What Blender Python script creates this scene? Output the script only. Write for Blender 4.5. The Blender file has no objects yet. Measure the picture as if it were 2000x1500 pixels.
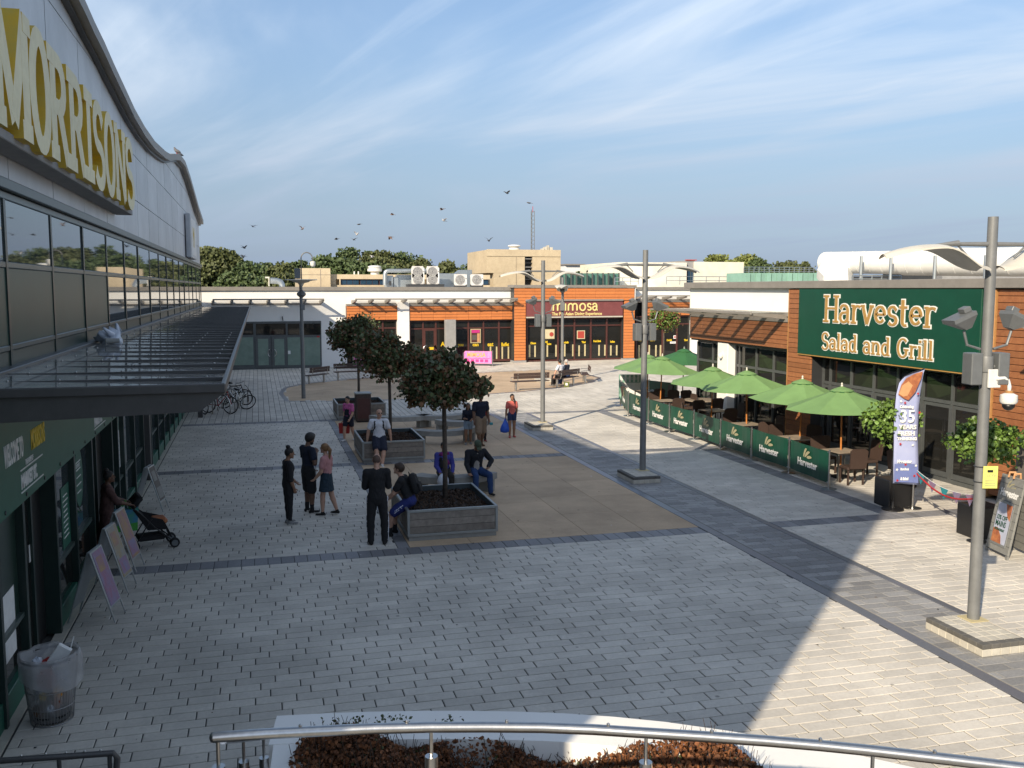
import bpy, math, random
import numpy as np
from mathutils import Vector, Matrix, Quaternion
R = math.radians
random.seed(7); rng = np.random.default_rng(11)
scene = bpy.context.scene
C = scene.collection

# ------------------------------------------------------------------ camera
FPX, CAMH = 1850.0, 4.95                      # focal length in photo pixels (2000 px wide), eye height in metres
PITCH = math.atan(186 / FPX); YAW = math.atan(500 / math.hypot(FPX, 186))
cam_d = bpy.data.cameras.new('Camera'); cam = bpy.data.objects.new('Camera', cam_d); C.objects.link(cam)
cam_d.sensor_width = 36.0; cam_d.lens = 36.0 * FPX / 2000.0
cam_d.clip_start = 0.1; cam_d.clip_end = 3000
cam.location = (0, 0, CAMH); cam.rotation_euler = (math.pi / 2 - PITCH, 0, -YAW)
scene.camera = cam

# ------------------------------------------------------------------ light
SUN_AZ, SUN_EL = R(43.3), R(28.5)             # light travels towards +X +Y and down
scene.view_settings.view_transform = 'Standard'; scene.view_settings.look = 'None'
scene.view_settings.gamma = 1.0; scene.view_settings.use_curve_mapping = False
scene.view_settings.exposure = 1.14
sl = bpy.data.lights.new('Sun', 'SUN'); sl.energy = 3.05; sl.angle = R(0.55); sl.color = (1.0, 0.86, 0.66)
so = bpy.data.objects.new('Sun', sl); C.objects.link(so)
sd = Vector((math.sin(SUN_AZ) * math.cos(SUN_EL), math.cos(SUN_AZ) * math.cos(SUN_EL), -math.sin(SUN_EL)))
so.rotation_euler = sd.to_track_quat('-Z', 'Y').to_euler(); so.location = (-30, -30, 40)

w = bpy.data.worlds.new('World'); scene.world = w; w.use_nodes = True
nt = w.node_tree; N = nt.nodes; L = nt.links; N.clear()
sky = N.new('ShaderNodeTexSky'); sky.sky_type = 'NISHITA'; sky.sun_disc = False
sky.sun_elevation = SUN_EL; sky.sun_rotation = SUN_AZ + math.pi
sky.altitude = 0; sky.air_density = 1.0; sky.dust_density = 0.6; sky.ozone_density = 2.5
tc = N.new('ShaderNodeTexCoord'); sx = N.new('ShaderNodeSeparateXYZ'); L.new(tc.outputs['Generated'], sx.inputs[0])
def wm(op, a, b):
    n = N.new('ShaderNodeMath'); n.operation = op
    for i, v in enumerate((a, b)):
        if v is None: continue
        if isinstance(v, (int, float)): n.inputs[i].default_value = v
        else: L.new(v, n.inputs[i])
    return n.outputs[0]
zc = wm('ADD', wm('MAXIMUM', sx.outputs[2], 0.0), 0.13)
cb = N.new('ShaderNodeCombineXYZ'); L.new(wm('DIVIDE', sx.outputs[0], zc), cb.inputs[0]); L.new(wm('DIVIDE', sx.outputs[1], zc), cb.inputs[1])
def cloud(scale, rot, sc, detail, lo, hi, dist):
    m0 = N.new('ShaderNodeMapping'); m0.inputs['Rotation'].default_value = (0, 0, rot); L.new(cb.outputs[0], m0.inputs[0])
    m = N.new('ShaderNodeMapping'); m.inputs['Scale'].default_value = sc; m.inputs['Location'].default_value = (rot, 3.1, 0); L.new(m0.outputs[0], m.inputs[0])
    n = N.new('ShaderNodeTexNoise'); n.inputs['Scale'].default_value = scale; n.inputs['Detail'].default_value = detail
    n.inputs['Roughness'].default_value = 0.52; n.inputs['Distortion'].default_value = dist; L.new(m.outputs[0], n.inputs[0])
    r = N.new('ShaderNodeMapRange'); r.interpolation_type = 'SMOOTHSTEP'
    r.inputs[1].default_value = lo; r.inputs[2].default_value = hi; L.new(n.outputs[0], r.inputs[0]); return r.outputs[0]
c1 = cloud(0.62, R(-119), (0.60, 1.15, 1), 8, 0.40, 0.72, 1.5)
c2 = cloud(1.5, R(-112), (0.22, 1.6, 1), 9, 0.50, 0.74, 0.8)
ctot = wm('MINIMUM', wm('ADD', wm('MULTIPLY', c1, 0.78), wm('MULTIPLY', c2, 0.40)), 0.85)
ctot = wm('ADD', wm('MULTIPLY', ctot, 0.92), 0.06)      # thin veil everywhere, streaks on top
mx = N.new('ShaderNodeMixRGB'); L.new(ctot, mx.inputs[0]); L.new(sky.outputs[0], mx.inputs[1]); mx.inputs[2].default_value = (6.2, 6.9, 7.7, 1)
hz = N.new('ShaderNodeMapRange'); hz.interpolation_type = 'SMOOTHSTEP'; hz.inputs[1].default_value = 0.34; hz.inputs[2].default_value = -0.04; hz.inputs[3].default_value = 0.0; hz.inputs[4].default_value = 0.97
L.new(sx.outputs[2], hz.inputs[0])
bw = N.new('ShaderNodeRGBToBW'); L.new(mx.outputs[0], bw.inputs[0]); hm = N.new('ShaderNodeMixRGB'); hm.blend_type = 'MULTIPLY'; hm.inputs[0].default_value = 1; L.new(wm('ADD', wm('MULTIPLY', bw.outputs[0], 0.24), 0.95), hm.inputs[1]); hm.inputs[2].default_value = (0.74, 0.97, 1.38, 1)
mz = N.new('ShaderNodeMixRGB'); L.new(hz.outputs[0], mz.inputs[0]); L.new(mx.outputs[0], mz.inputs[1]); L.new(hm.outputs[0], mz.inputs[2]); mx = mz      # hazy lower sky
bg = N.new('ShaderNodeBackground'); bg.inputs[1].default_value = 0.069; L.new(mx.outputs[0], bg.inputs[0])
wo = N.new('ShaderNodeOutputWorld'); L.new(bg.outputs[0], wo.inputs[0])

# ------------------------------------------------------------------ pixel helpers (photo pixel -> place in the scene)
_cp, _sp, _cy, _sy = math.cos(PITCH), math.sin(PITCH), math.cos(YAW), math.sin(YAW)
FW = Vector((_sy * _cp, _cy * _cp, -_sp)); RT = Vector((_cy, -_sy, 0)); UP = RT.cross(FW)
EYE = Vector((0, 0, CAMH))
def ray(x, y): return FW * FPX + RT * (x - 1000) - UP * (y - 750)
def G(x, y, z=0.0):
    d = ray(x, y); return EYE + d * ((z - CAMH) / d.z)
def AY(x, y, Y):
    d = ray(x, y); return EYE + d * (Y / d.y)
def AX(x, y, X):
    d = ray(x, y); return EYE + d * (X / d.x)
def topix(p):
    v = Vector(p) - EYE; z = v.dot(FW); return (1000 + FPX * v.dot(RT) / z, 750 - FPX * v.dot(UP) / z)

# ------------------------------------------------------------------ materials
MATS = {}
def mat(name, col, rough=0.6, metal=0.0, col2=None, nscale=6.0, bump=0.0, bscale=40.0, spec=0.5, attr=False, objrand=0.0,
        spots=0.0, trans=0.0, alpha=1.0, ior=None, emit=None, stain=0.0, coat=0.0, sheen=0.0, subs=0.0):
    m = bpy.data.materials.new(name); m.use_nodes = True; t = m.node_tree; n = t.nodes; l = t.links
    p = n['Principled BSDF']; MATS[name] = m
    p.inputs['Roughness'].default_value = rough; p.inputs['Metallic'].default_value = metal
    p.inputs['Specular IOR Level'].default_value = spec
    if ior: p.inputs['IOR'].default_value = ior
    if trans: p.inputs['Transmission Weight'].default_value = trans
    if alpha < 1: p.inputs['Alpha'].default_value = alpha
    if coat: p.inputs['Coat Weight'].default_value = coat
    if emit: p.inputs['Emission Color'].default_value = (*emit[:3], 1); p.inputs['Emission Strength'].default_value = emit[3]
    c2 = col2 or tuple(max(0, c * 0.82) for c in col)
    tcn = n.new('ShaderNodeTexCoord')
    no = n.new('ShaderNodeTexNoise'); no.inputs['Scale'].default_value = nscale; no.inputs['Detail'].default_value = 6; no.inputs['Roughness'].default_value = 0.65
    geo = n.new('ShaderNodeNewGeometry'); l.new(geo.outputs['Position'], no.inputs['Vector'])
    rp = n.new('ShaderNodeMapRange'); rp.inputs[1].default_value = 0.32; rp.inputs[2].default_value = 0.68; l.new(no.outputs[0], rp.inputs[0])
    mixc = n.new('ShaderNodeMixRGB'); mixc.inputs[1].default_value = (*c2, 1); mixc.inputs[2].default_value = (*col, 1); l.new(rp.outputs[0], mixc.inputs[0])
    out = mixc.outputs[0]
    if attr or objrand:
        if attr:
            a = n.new('ShaderNodeAttribute'); a.attribute_name = 'tone'; src = a.outputs['Fac']
        else:
            a = n.new('ShaderNodeObjectInfo'); src = a.outputs['Random']
        if attr == 'both':
            oi = n.new('ShaderNodeObjectInfo'); ad = n.new('ShaderNodeMath'); ad.operation = 'ADD'; l.new(src, ad.inputs[0]); l.new(oi.outputs['Random'], ad.inputs[1])
            wr = n.new('ShaderNodeMath'); wr.operation = 'FRACT'; l.new(ad.outputs[0], wr.inputs[0]); src = wr.outputs[0]
        amt = objrand or 0.35
        mr = n.new('ShaderNodeMapRange'); mr.inputs[3].default_value = 1 - amt; mr.inputs[4].default_value = 1 + amt * 0.6; l.new(src, mr.inputs[0])
        mm = n.new('ShaderNodeMixRGB'); mm.blend_type = 'MULTIPLY'; mm.inputs[0].default_value = 1; l.new(out, mm.inputs[1]); l.new(mr.outputs[0], mm.inputs[2]); out = mm.outputs[0]
    if stain:
        n2 = n.new('ShaderNodeTexNoise'); n2.inputs['Scale'].default_value = 0.45; n2.inputs['Detail'].default_value = 7; n2.inputs['Roughness'].default_value = 0.7; l.new(geo.outputs['Position'], n2.inputs['Vector'])
        r2 = n.new('ShaderNodeMapRange'); r2.inputs[1].default_value = 0.36; r2.inputs[2].default_value = 0.62; r2.inputs[3].default_value = 1 - stain; r2.inputs[4].default_value = 1.0; l.new(n2.outputs[0], r2.inputs[0])
        m3 = n.new('ShaderNodeMixRGB'); m3.blend_type = 'MULTIPLY'; m3.inputs[0].default_value = 1; l.new(out, m3.inputs[1]); l.new(r2.outputs[0], m3.inputs[2]); out = m3.outputs[0]
    if spots:      # trodden-in gum and drips
        vo = n.new('ShaderNodeTexVoronoi'); vo.inputs['Scale'].default_value = 1.7; l.new(geo.outputs['Position'], vo.inputs['Vector'])
        r3 = n.new('ShaderNodeMapRange'); r3.inputs[1].default_value = 0.035; r3.inputs[2].default_value = 0.06; r3.inputs[3].default_value = 1 - spots; r3.inputs[4].default_value = 1.0; l.new(vo.outputs['Distance'], r3.inputs[0])
        m4 = n.new('ShaderNodeMixRGB'); m4.blend_type = 'MULTIPLY'; m4.inputs[0].default_value = 1; l.new(out, m4.inputs[1]); l.new(r3.outputs[0], m4.inputs[2]); out = m4.outputs[0]
    l.new(out, p.inputs['Base Color'])
    if bump:
        nb = n.new('ShaderNodeTexNoise'); nb.inputs['Scale'].default_value = bscale; nb.inputs['Detail'].default_value = 5; l.new(geo.outputs['Position'], nb.inputs['Vector'])
        b = n.new('ShaderNodeBump'); b.inputs['Strength'].default_value = bump; b.inputs['Distance'].default_value = 0.02; l.new(nb.outputs[0], b.inputs['Height']); l.new(b.outputs[0], p.inputs['Normal'])
    return m
mat('stone', (0.66, 0.62, 0.55), 0.75, col2=(0.57, 0.535, 0.475), nscale=22, bump=0.25, bscale=120, attr='both', objrand=0.12, stain=0.26, spots=0.5)
mat('stone_dark', (0.25, 0.25, 0.26), 0.6, col2=(0.20, 0.20, 0.21), nscale=20, bump=0.25, bscale=120, attr='both', objrand=0.3, stain=0.2)
mat('sett', (0.36, 0.355, 0.35), 0.6, col2=(0.25, 0.25, 0.25), nscale=30, bump=0.3, bscale=150, attr='both', objrand=0.3, stain=0.25)
mat('tan', (0.62, 0.46, 0.305), 0.85, col2=(0.53, 0.39, 0.26), nscale=30, bump=0.3, bscale=160, attr='both', objrand=0.1, stain=0.28, spots=0.5)
mat('joint', (0.065, 0.065, 0.062), 0.95, nscale=30)
mat('sand', (0.30, 0.285, 0.25), 0.95, nscale=12)
mat('asphalt', (0.07, 0.07, 0.068), 0.95, nscale=2)
mat('channel', (0.17, 0.175, 0.20), 0.35, metal=0.3, nscale=20)
mat('render_white', (0.84, 0.83, 0.80), 0.85, col2=(0.80, 0.79, 0.76), nscale=1.3, bump=0.05, bscale=80, stain=0.05)
mat('coping', (0.27, 0.25, 0.225), 0.5, nscale=3, metal=0.1)
mat('orange_board', (0.60, 0.205, 0.06), 0.55, col2=(0.53, 0.175, 0.05), nscale=5, objrand=0.10, bump=0.05)
mat('brown_board', (0.33, 0.135, 0.055), 0.5, col2=(0.25, 0.095, 0.04), nscale=9, objrand=0.16, bump=0.08)
mat('oak', (0.42, 0.22, 0.08), 0.5, nscale=9)
mat('burgundy', (0.20, 0.062, 0.062), 0.4, nscale=3)
mat('frame_brown', (0.085, 0.03, 0.025), 0.4)
mat('frame_grey', (0.10, 0.108, 0.11), 0.4, metal=0.2)
mat('frame_green', (0.016, 0.032, 0.028), 0.35)
mat('rail_green', (0.06, 0.085, 0.078), 0.35)
mat('glass_dark', (0.012, 0.013, 0.013), 0.03, col2=(0.02, 0.019, 0.017), nscale=0.7, spec=0.5, ior=1.5)
mat('glass_mirror', (0.05, 0.062, 0.068), 0.025, metal=0.0, nscale=1.0, ior=3.2, spec=0.5)
mat('spandrel', (0.016, 0.06, 0.044), 0.38, nscale=1.5, ior=1.42, bump=0.02, bscale=9)
mat('spandrel_low', (0.018, 0.042, 0.032), 0.3, nscale=2)
mat('green_fascia', (0.015, 0.115, 0.075), 0.45, nscale=3)
mat('harv_green', (0.006, 0.062, 0.036), 0.4, nscale=3)
mat('panel_grey', (0.62, 0.635, 0.66), 0.42, metal=0.15, nscale=0.8, objrand=0.07, stain=0.16)
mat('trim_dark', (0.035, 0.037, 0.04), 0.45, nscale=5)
mat('sign_face', (0.80, 0.72, 0.44), 0.5, col2=(0.70, 0.62, 0.36), nscale=7, stain=0.15)
mat('sign_side', (0.75, 0.48, 0.03), 0.5, col2=(0.62, 0.46, 0.08), nscale=4)
mat('canopy_glass', (0.44, 0.44, 0.425), 0.03, col2=(0.32, 0.32, 0.31), nscale=2.2, ior=2.2, spec=0.5, stain=0.3, alpha=0.62)
mat('canopy_metal', (0.085, 0.082, 0.08), 0.45, metal=0.2)
mat('steel', (0.58, 0.57, 0.55), 0.28, metal=1.0, nscale=30, bump=0.02, bscale=200)
mat('zinc', (0.42, 0.46, 0.48), 0.42, metal=0.75, nscale=2, objrand=0.1)
mat('pole_grey', (0.20, 0.205, 0.205), 0.5, nscale=6, metal=0.2)
mat('lamp_grey', (0.16, 0.17, 0.175), 0.45, metal=0.2)
mat('lamp_shell', (0.60, 0.575, 0.51), 0.5, col2=(0.52, 0.49, 0.42), nscale=4)
mat('white_plastic', (0.78, 0.78, 0.75), 0.4)
mat('black_plastic', (0.012, 0.012, 0.013), 0.4)
mat('rubber', (0.014, 0.014, 0.014), 0.8)
mat('beige_wall', (0.54, 0.45, 0.31), 0.85, col2=(0.46, 0.375, 0.255), nscale=2.5, bump=0.1, bscale=50, stain=0.12)
mat('cream_wall', (0.78, 0.74, 0.62), 0.8, nscale=1.0)
mat('copper_green', (0.26, 0.46, 0.37), 0.6, nscale=1.4, objrand=0.15)
mat('glass_green', (0.10, 0.22, 0.18), 0.12, nscale=2, objrand=0.25, ior=1.6)
mat('blue_glass', (0.02, 0.05, 0.09), 0.06, nscale=1, ior=1.6)
mat('paper_green', (0.20, 0.27, 0.22), 0.4, col2=(0.14, 0.20, 0.165), nscale=2.2, bump=0.5, bscale=4)
mat('duct_white', (0.80, 0.80, 0.77), 0.55, col2=(0.66, 0.66, 0.63), nscale=1.5, bump=0.1, bscale=8, stain=0.12)
mat('timber_dark', (0.075, 0.045, 0.035), 0.6, col2=(0.05, 0.03, 0.024), nscale=14, bump=0.1)
mat('timber_grey', (0.27, 0.235, 0.20), 0.8, col2=(0.18, 0.15, 0.125), nscale=9, bump=0.25, bscale=35, objrand=0.2)
mat('planter_metal', (0.36, 0.37, 0.36), 0.45, metal=0.7, nscale=8)
mat('liner', (0.05, 0.065, 0.07), 0.6)
mat('soil', (0.035, 0.022, 0.016), 0.95, col2=(0.015, 0.010, 0.008), nscale=25, bump=1.0, bscale=40)
mat('bark_chip', (0.07, 0.04, 0.025), 0.9, nscale=20, attr=True, objrand=0.6)
mat('bark', (0.10, 0.08, 0.062), 0.9, col2=(0.055, 0.042, 0.034), nscale=14, bump=0.5, bscale=30)
mat('leaf_green', (0.085, 0.11, 0.04), 0.55, nscale=3, attr=True, objrand=0.5)
mat('leaf_red', (0.17, 0.085, 0.035), 0.6, nscale=3, attr=True, objrand=0.5)
mat('leaf_wood', (0.075, 0.11, 0.035), 0.65, col2=(0.055, 0.085, 0.027), nscale=0.3, attr=True, objrand=0.3)
mat('leaf_olive', (0.095, 0.11, 0.035), 0.65, col2=(0.07, 0.085, 0.027), nscale=0.3, attr=True, objrand=0.3)
mat('leaf_pale', (0.19, 0.22, 0.055), 0.65, nscale=0.3, attr=True, objrand=0.3)
mat('leaf_bay', (0.125, 0.213, 0.037), 0.45, nscale=4, attr=True, objrand=0.5)
mat('dry_leaf', (0.255, 0.098, 0.033), 0.8, col2=(0.10, 0.035, 0.014), nscale=9, attr=True, objrand=0.6)
mat('twig', (0.10, 0.065, 0.045), 0.9, nscale=12, attr=True, objrand=0.4)
mat('umbrella', (0.165, 0.295, 0.105), 0.75, nscale=2, bump=0.03, bscale=100, objrand=0.1)
mat('umbrella_dark', (0.035, 0.14, 0.045), 0.75, nscale=2)
mat('umb_pole', (0.50, 0.19, 0.045), 0.45, nscale=8)
mat('rattan', (0.055, 0.032, 0.024), 0.65, nscale=60, bump=0.5, bscale=90, objrand=0.2)
mat('table_slat', (0.33, 0.27, 0.21), 0.6, nscale=12, objrand=0.15)
mat('concrete', (0.34, 0.335, 0.31), 0.85, col2=(0.27, 0.265, 0.25), nscale=5, bump=0.15, stain=0.2)
mat('block_pale', (0.52, 0.49, 0.42), 0.85, nscale=8, bump=0.2, objrand=0.12)
mat('block_dark', (0.12, 0.115, 0.105), 0.8, nscale=8, bump=0.2, objrand=0.15)
mat('concrete_grey', (0.30, 0.30, 0.30), 0.8, nscale=4, bump=0.15)
mat('red', (0.45, 0.02, 0.02), 0.5); mat('bike_red', (0.32, 0.02, 0.02), 0.35)
mat('white_paint', (0.80, 0.80, 0.78), 0.5); mat('yellow', (0.75, 0.52, 0.02), 0.5); mat('gold', (0.42, 0.245, 0.075), 0.5, nscale=6)
mat('sign_cream', (0.80, 0.68, 0.28), 0.5); mat('wheat', (0.36, 0.33, 0.20), 0.6)
mat('pink_print', (0.75, 0.13, 0.42), 0.6, col2=(0.80, 0.28, 0.55), nscale=7); mat('magenta', (0.55, 0.03, 0.22), 0.6)
mat('print_orange', (0.80, 0.38, 0.06), 0.6); mat('bollard', (0.55, 0.47, 0.27), 0.7)
mat('flag_blue', (0.30, 0.34, 0.55), 0.7, col2=(0.36, 0.40, 0.60), nscale=2); mat('flag_deep', (0.14, 0.18, 0.40), 0.7)
mat('food', (0.45, 0.17, 0.06), 0.7, col2=(0.22, 0.06, 0.03), nscale=9); mat('food_pale', (0.55, 0.30, 0.14), 0.7, nscale=9)
mat('notice_yellow', (0.72, 0.72, 0.18), 0.5); mat('teal', (0.03, 0.26, 0.30), 0.6)
mat('board_grey', (0.22, 0.22, 0.205), 0.6, nscale=12); mat('print_blue', (0.42, 0.45, 0.56), 0.6, nscale=5)
mat('poster_a', (0.30, 0.13, 0.20), 0.6, col2=(0.20, 0.22, 0.34), nscale=5); mat('poster_b', (0.22, 0.26, 0.30), 0.6, col2=(0.33, 0.24, 0.11), nscale=5)
mat('poster_c', (0.36, 0.25, 0.10), 0.6, col2=(0.27, 0.15, 0.20), nscale=5); mat('poster_dark', (0.10, 0.09, 0.08), 0.6)
mat('poster_yellow', (0.60, 0.46, 0.10), 0.6); mat('poster_red', (0.50, 0.10, 0.14), 0.6)
mat('cream_print', (0.62, 0.55, 0.36), 0.6); mat('red_print', (0.42, 0.06, 0.04), 0.6)
mat('bag_white', (0.62, 0.66, 0.74), 0.4, bump=0.5, bscale=14); mat('bag_blue', (0.015, 0.09, 0.52), 0.4, bump=0.4, bscale=12)
mat('bag_green', (0.05, 0.32, 0.04), 0.5, nscale=9); mat('bag_print', (0.03, 0.16, 0.42), 0.5, col2=(0.05, 0.28, 0.10), nscale=5)
mat('liner_clear', (0.62, 0.62, 0.62), 0.35, alpha=0.38, bump=0.5, bscale=12, nscale=9)
mat('wire', (0.30, 0.30, 0.30), 0.4, metal=0.6); mat('rubbish_red', (0.40, 0.02, 0.015), 0.5); mat('rubbish_brown', (0.14, 0.075, 0.035), 0.8)
mat('bird_grey', (0.12, 0.12, 0.13), 0.8); mat('bird_white', (0.62, 0.60, 0.58), 0.8); mat('bird_brown', (0.20, 0.13, 0.10), 0.8)
# people
mat('skin_fair', (0.52, 0.30, 0.21), 0.55, nscale=10); mat('skin_mid', (0.28, 0.145, 0.085), 0.55, nscale=10); mat('skin_dark', (0.15, 0.075, 0.045), 0.55, nscale=10)
mat('hair_black', (0.010, 0.008, 0.007), 0.5, nscale=40, bump=0.6, bscale=120); mat('hair_brown', (0.05, 0.026, 0.014), 0.5, nscale=40, bump=0.6, bscale=120)
mat('hair_blond', (0.30, 0.16, 0.06), 0.5, col2=(0.14, 0.07, 0.03), nscale=14, bump=0.6, bscale=120); mat('hair_grey', (0.50, 0.48, 0.45), 0.6, nscale=40, bump=0.6, bscale=120)
mat('hair_short', (0.10, 0.06, 0.045), 0.7, nscale=60); mat('eye', (0.02, 0.015, 0.012), 0.3); mat('lip', (0.26, 0.09, 0.07), 0.5)
def cloth(n, c): mat(n, c, 0.9, nscale=7, bump=0.25, bscale=16)
for n_, c_ in dict(black_cloth=(0.013, 0.013, 0.015), navy=(0.010, 0.014, 0.03), pink=(0.50, 0.24, 0.24), denim_skirt=(0.02, 0.04, 0.06), white_shirt=(0.66, 0.67, 0.72),
                   shorts_navy=(0.012, 0.016, 0.035), hot_pink=(0.60, 0.13, 0.33), dungaree=(0.012, 0.015, 0.03), royal=(0.05, 0.055, 0.28), scarf=(0.17, 0.015, 0.13),
                   skirt_dark=(0.022, 0.02, 0.015), jacket=(0.010, 0.012, 0.018), shirt_grey=(0.38, 0.35, 0.32), jeans=(0.018, 0.05, 0.15), camo=(0.06, 0.08, 0.05), khaki=(0.22, 0.155, 0.105),
                   coral=(0.66, 0.15, 0.12), denim=(0.02, 0.035, 0.10), denim_light=(0.25, 0.33, 0.42), floral=(0.09, 0.045, 0.04), shoe_black=(0.010, 0.010, 0.010),
                   shoe_white=(0.62, 0.60, 0.58), shoe_grey=(0.22, 0.22, 0.22), sandal=(0.10, 0.05, 0.02), flipflop=(0.5, 0.08, 0.08), redcloth=(0.45, 0.03, 0.03), blue_short=(0.02, 0.03, 0.16)).items(): cloth(n_, c_)

# ------------------------------------------------------------------ mesh building
class MB:
    def __init__(s): s.v = []; s.f = []; s.m = []; s.cm = 0
    def add(s, vs, fs):
        o = len(s.v); s.v += [tuple(p) for p in vs]
        for f in fs: s.f.append(tuple(i + o for i in f)); s.m.append(s.cm)
        return s
    def box(s, x0, x1, y0, y1, z0, z1, b=0.0, M=None):
        if x0 > x1: x0, x1 = x1, x0
        if y0 > y1: y0, y1 = y1, y0
        if z0 > z1: z0, z1 = z1, z0
        if b <= 0:
            vs = [(x, y, z) for z in (z0, z1) for (x, y) in ((x0, y0), (x1, y0), (x1, y1), (x0, y1))]
            fs = [(3, 2, 1, 0), (4, 5, 6, 7), (0, 1, 5, 4), (1, 2, 6, 5), (2, 3, 7, 6), (3, 0, 4, 7)]
        else:
            b = min(b, (x1 - x0) / 2.2, (y1 - y0) / 2.2, (z1 - z0) / 2.2); vs = []; idx = {}
            def V(i, j, k, ax):
                p = [x1 if i else x0, y1 if j else y0, z1 if k else z0]; sgn = (-1 if i else 1, -1 if j else 1, -1 if k else 1)
                for a in range(3):
                    if a != ax: p[a] += sgn[a] * b
                key = (i, j, k, ax)
                if key not in idx: idx[key] = len(vs); vs.append(tuple(p))
                return idx[key]
            fs = [tuple(V(0, *q, 0) for q in ((0, 0), (0, 1), (1, 1), (1, 0))), tuple(V(1, *q, 0) for q in ((0, 0), (1, 0), (1, 1), (0, 1))),
                  tuple(V(q[0], 0, q[1], 1) for q in ((0, 0), (1, 0), (1, 1), (0, 1))), tuple(V(q[0], 1, q[1], 1) for q in ((0, 0), (0, 1), (1, 1), (1, 0))),
                  tuple(V(*q, 0, 2) for q in ((0, 0), (0, 1), (1, 1), (1, 0))), tuple(V(*q, 1, 2) for q in ((0, 0), (1, 0), (1, 1), (0, 1)))]
            def orient(f, out):
                a, b_, c = (Vector(vs[f[i]]) for i in range(3)); n = (b_ - a).cross(c - a)
                return f if n.dot(out) > 0 else tuple(reversed(f))
            for i in (0, 1):
                for j in (0, 1):
                    sg = (1 if i else -1, 1 if j else -1)
                    fs.append(orient((V(i, j, 0, 0), V(i, j, 0, 1), V(i, j, 1, 1), V(i, j, 1, 0)), Vector((sg[0], sg[1], 0))))
                    fs.append(orient((V(i, 0, j, 0), V(i, 0, j, 2), V(i, 1, j, 2), V(i, 1, j, 0)), Vector((sg[0], 0, sg[1]))))
                    fs.append(orient((V(0, i, j, 1), V(0, i, j, 2), V(1, i, j, 2), V(1, i, j, 1)), Vector((0, sg[0], sg[1]))))
                    for k in (0, 1):
                        fs.append(orient((V(i, j, k, 0), V(i, j, k, 1), V(i, j, k, 2)), Vector((sg[0], sg[1], 1 if k else -1))))
        if M is not None: vs = [tuple(M @ Vector(p)) for p in vs]
        return s.add(vs, fs)
    def cyl(s, p0, p1, r0, r1=None, n=12, caps=True):
        return s.tube([p0, p1], [r0, r0 if r1 is None else r1], n, caps)
    def tube(s, pts, r, n=8, caps=True, closed=False):
        pts = [Vector(p) for p in pts]; k = len(pts)
        if not isinstance(r, (list, tuple)): r = [r] * k
        vs = []; pu = None
        for i, p in enumerate(pts):
            if closed: d = pts[(i + 1) % k] - pts[i - 1]
            else: d = pts[min(i + 1, k - 1)] - pts[max(i - 1, 0)]
            d.normalize()
            u = pu - d * pu.dot(d) if pu is not None else d.cross(Vector((0, 0, 1)) if abs(d.z) < 0.95 else Vector((1, 0, 0)))
            u.normalize(); pu = u; wv = d.cross(u)
            for j in range(n):
                a = 2 * math.pi * j / n; vs.append(p + u * (r[i] * math.cos(a)) + wv * (r[i] * math.sin(a)))
        fs = []
        for i in range(k if closed else k - 1):
            i2 = (i + 1) % k
            for j in range(n):
                j2 = (j + 1) % n; fs.append((i * n + j, i * n + j2, i2 * n + j2, i2 * n + j))
        if caps and not closed: fs += [tuple(reversed(range(n))), tuple(range((k - 1) * n, k * n))]
        return s.add(vs, fs)
    def lathe(s, prof, c=(0, 0, 0), n=16):
        vs = []; k = len(prof)
        for r, z in prof:
            for j in range(n):
                a = 2 * math.pi * j / n; vs.append((c[0] + r * math.cos(a), c[1] + r * math.sin(a), c[2] + z))
        fs = [(i * n + j, i * n + (j + 1) % n, (i + 1) * n + (j + 1) % n, (i + 1) * n + j) for i in range(k - 1) for j in range(n)]
        fs += [tuple(reversed(range(n))), tuple(range((k - 1) * n, k * n))]
        return s.add(vs, fs)
    def prism(s, poly, z0, z1, M=None):          # polygon in xy extruded in z
        k = len(poly); ar = sum(poly[i][0] * poly[(i + 1) % k][1] - poly[(i + 1) % k][0] * poly[i][1] for i in range(k))
        if ar < 0: poly = list(reversed(poly))
        vs = [(x, y, z0) for x, y in poly] + [(x, y, z1) for x, y in poly]
        fs = [tuple(reversed(range(k))), tuple(range(k, 2 * k))] + [(i, (i + 1) % k, k + (i + 1) % k, k + i) for i in range(k)]
        if M is not None: vs = [tuple(M @ Vector(p)) for p in vs]
        return s.add(vs, fs)
    def mesh(s, name):
        me = bpy.data.meshes.new(name); me.from_pydata(s.v, [], s.f); return me
    def obj(s, name, mats, parent=None, smooth=False, label=None, cat=None, group=None, kind=None):
        me = s.mesh(name); o = bpy.data.objects.new(name, me); C.objects.link(o)
        for m in (mats if isinstance(mats, (list, tuple)) else [mats]): me.materials.append(MATS[m])
        if len(set(s.m)) > 1: me.polygons.foreach_set('material_index', s.m)
        if smooth: shade(me, smooth)
        if parent is not None: o.parent = parent
        return tag(o, label, cat, group, kind)
def shade(me, ang):
    if ang is True: me.polygons.foreach_set('use_smooth', [True] * len(me.polygons))
    else: me.shade_smooth() if hasattr(me, 'shade_smooth') else None; me.set_sharp_from_angle(angle=R(ang))
def tag(o, label=None, cat=None, group=None, kind=None):
    if label: o['label'] = label
    if cat: o['category'] = cat
    if group: o['group'] = group
    if kind: o['kind'] = kind
    return o
def thing(name, label=None, cat=None, loc=(0, 0, 0), rz=0.0, group=None, kind=None):
    o = bpy.data.objects.new(name, None); C.objects.link(o); o.location = loc; o.rotation_euler = (0, 0, rz); o.empty_display_size = 0.2
    return tag(o, label, cat, group, kind)
def copy_tree(o, parent=None, label=None):
    c = o.copy(); C.objects.link(c); c.parent = parent
    for ch in list(o.children): copy_tree(ch, c)
    if label: c['label'] = label
    return c
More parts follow.
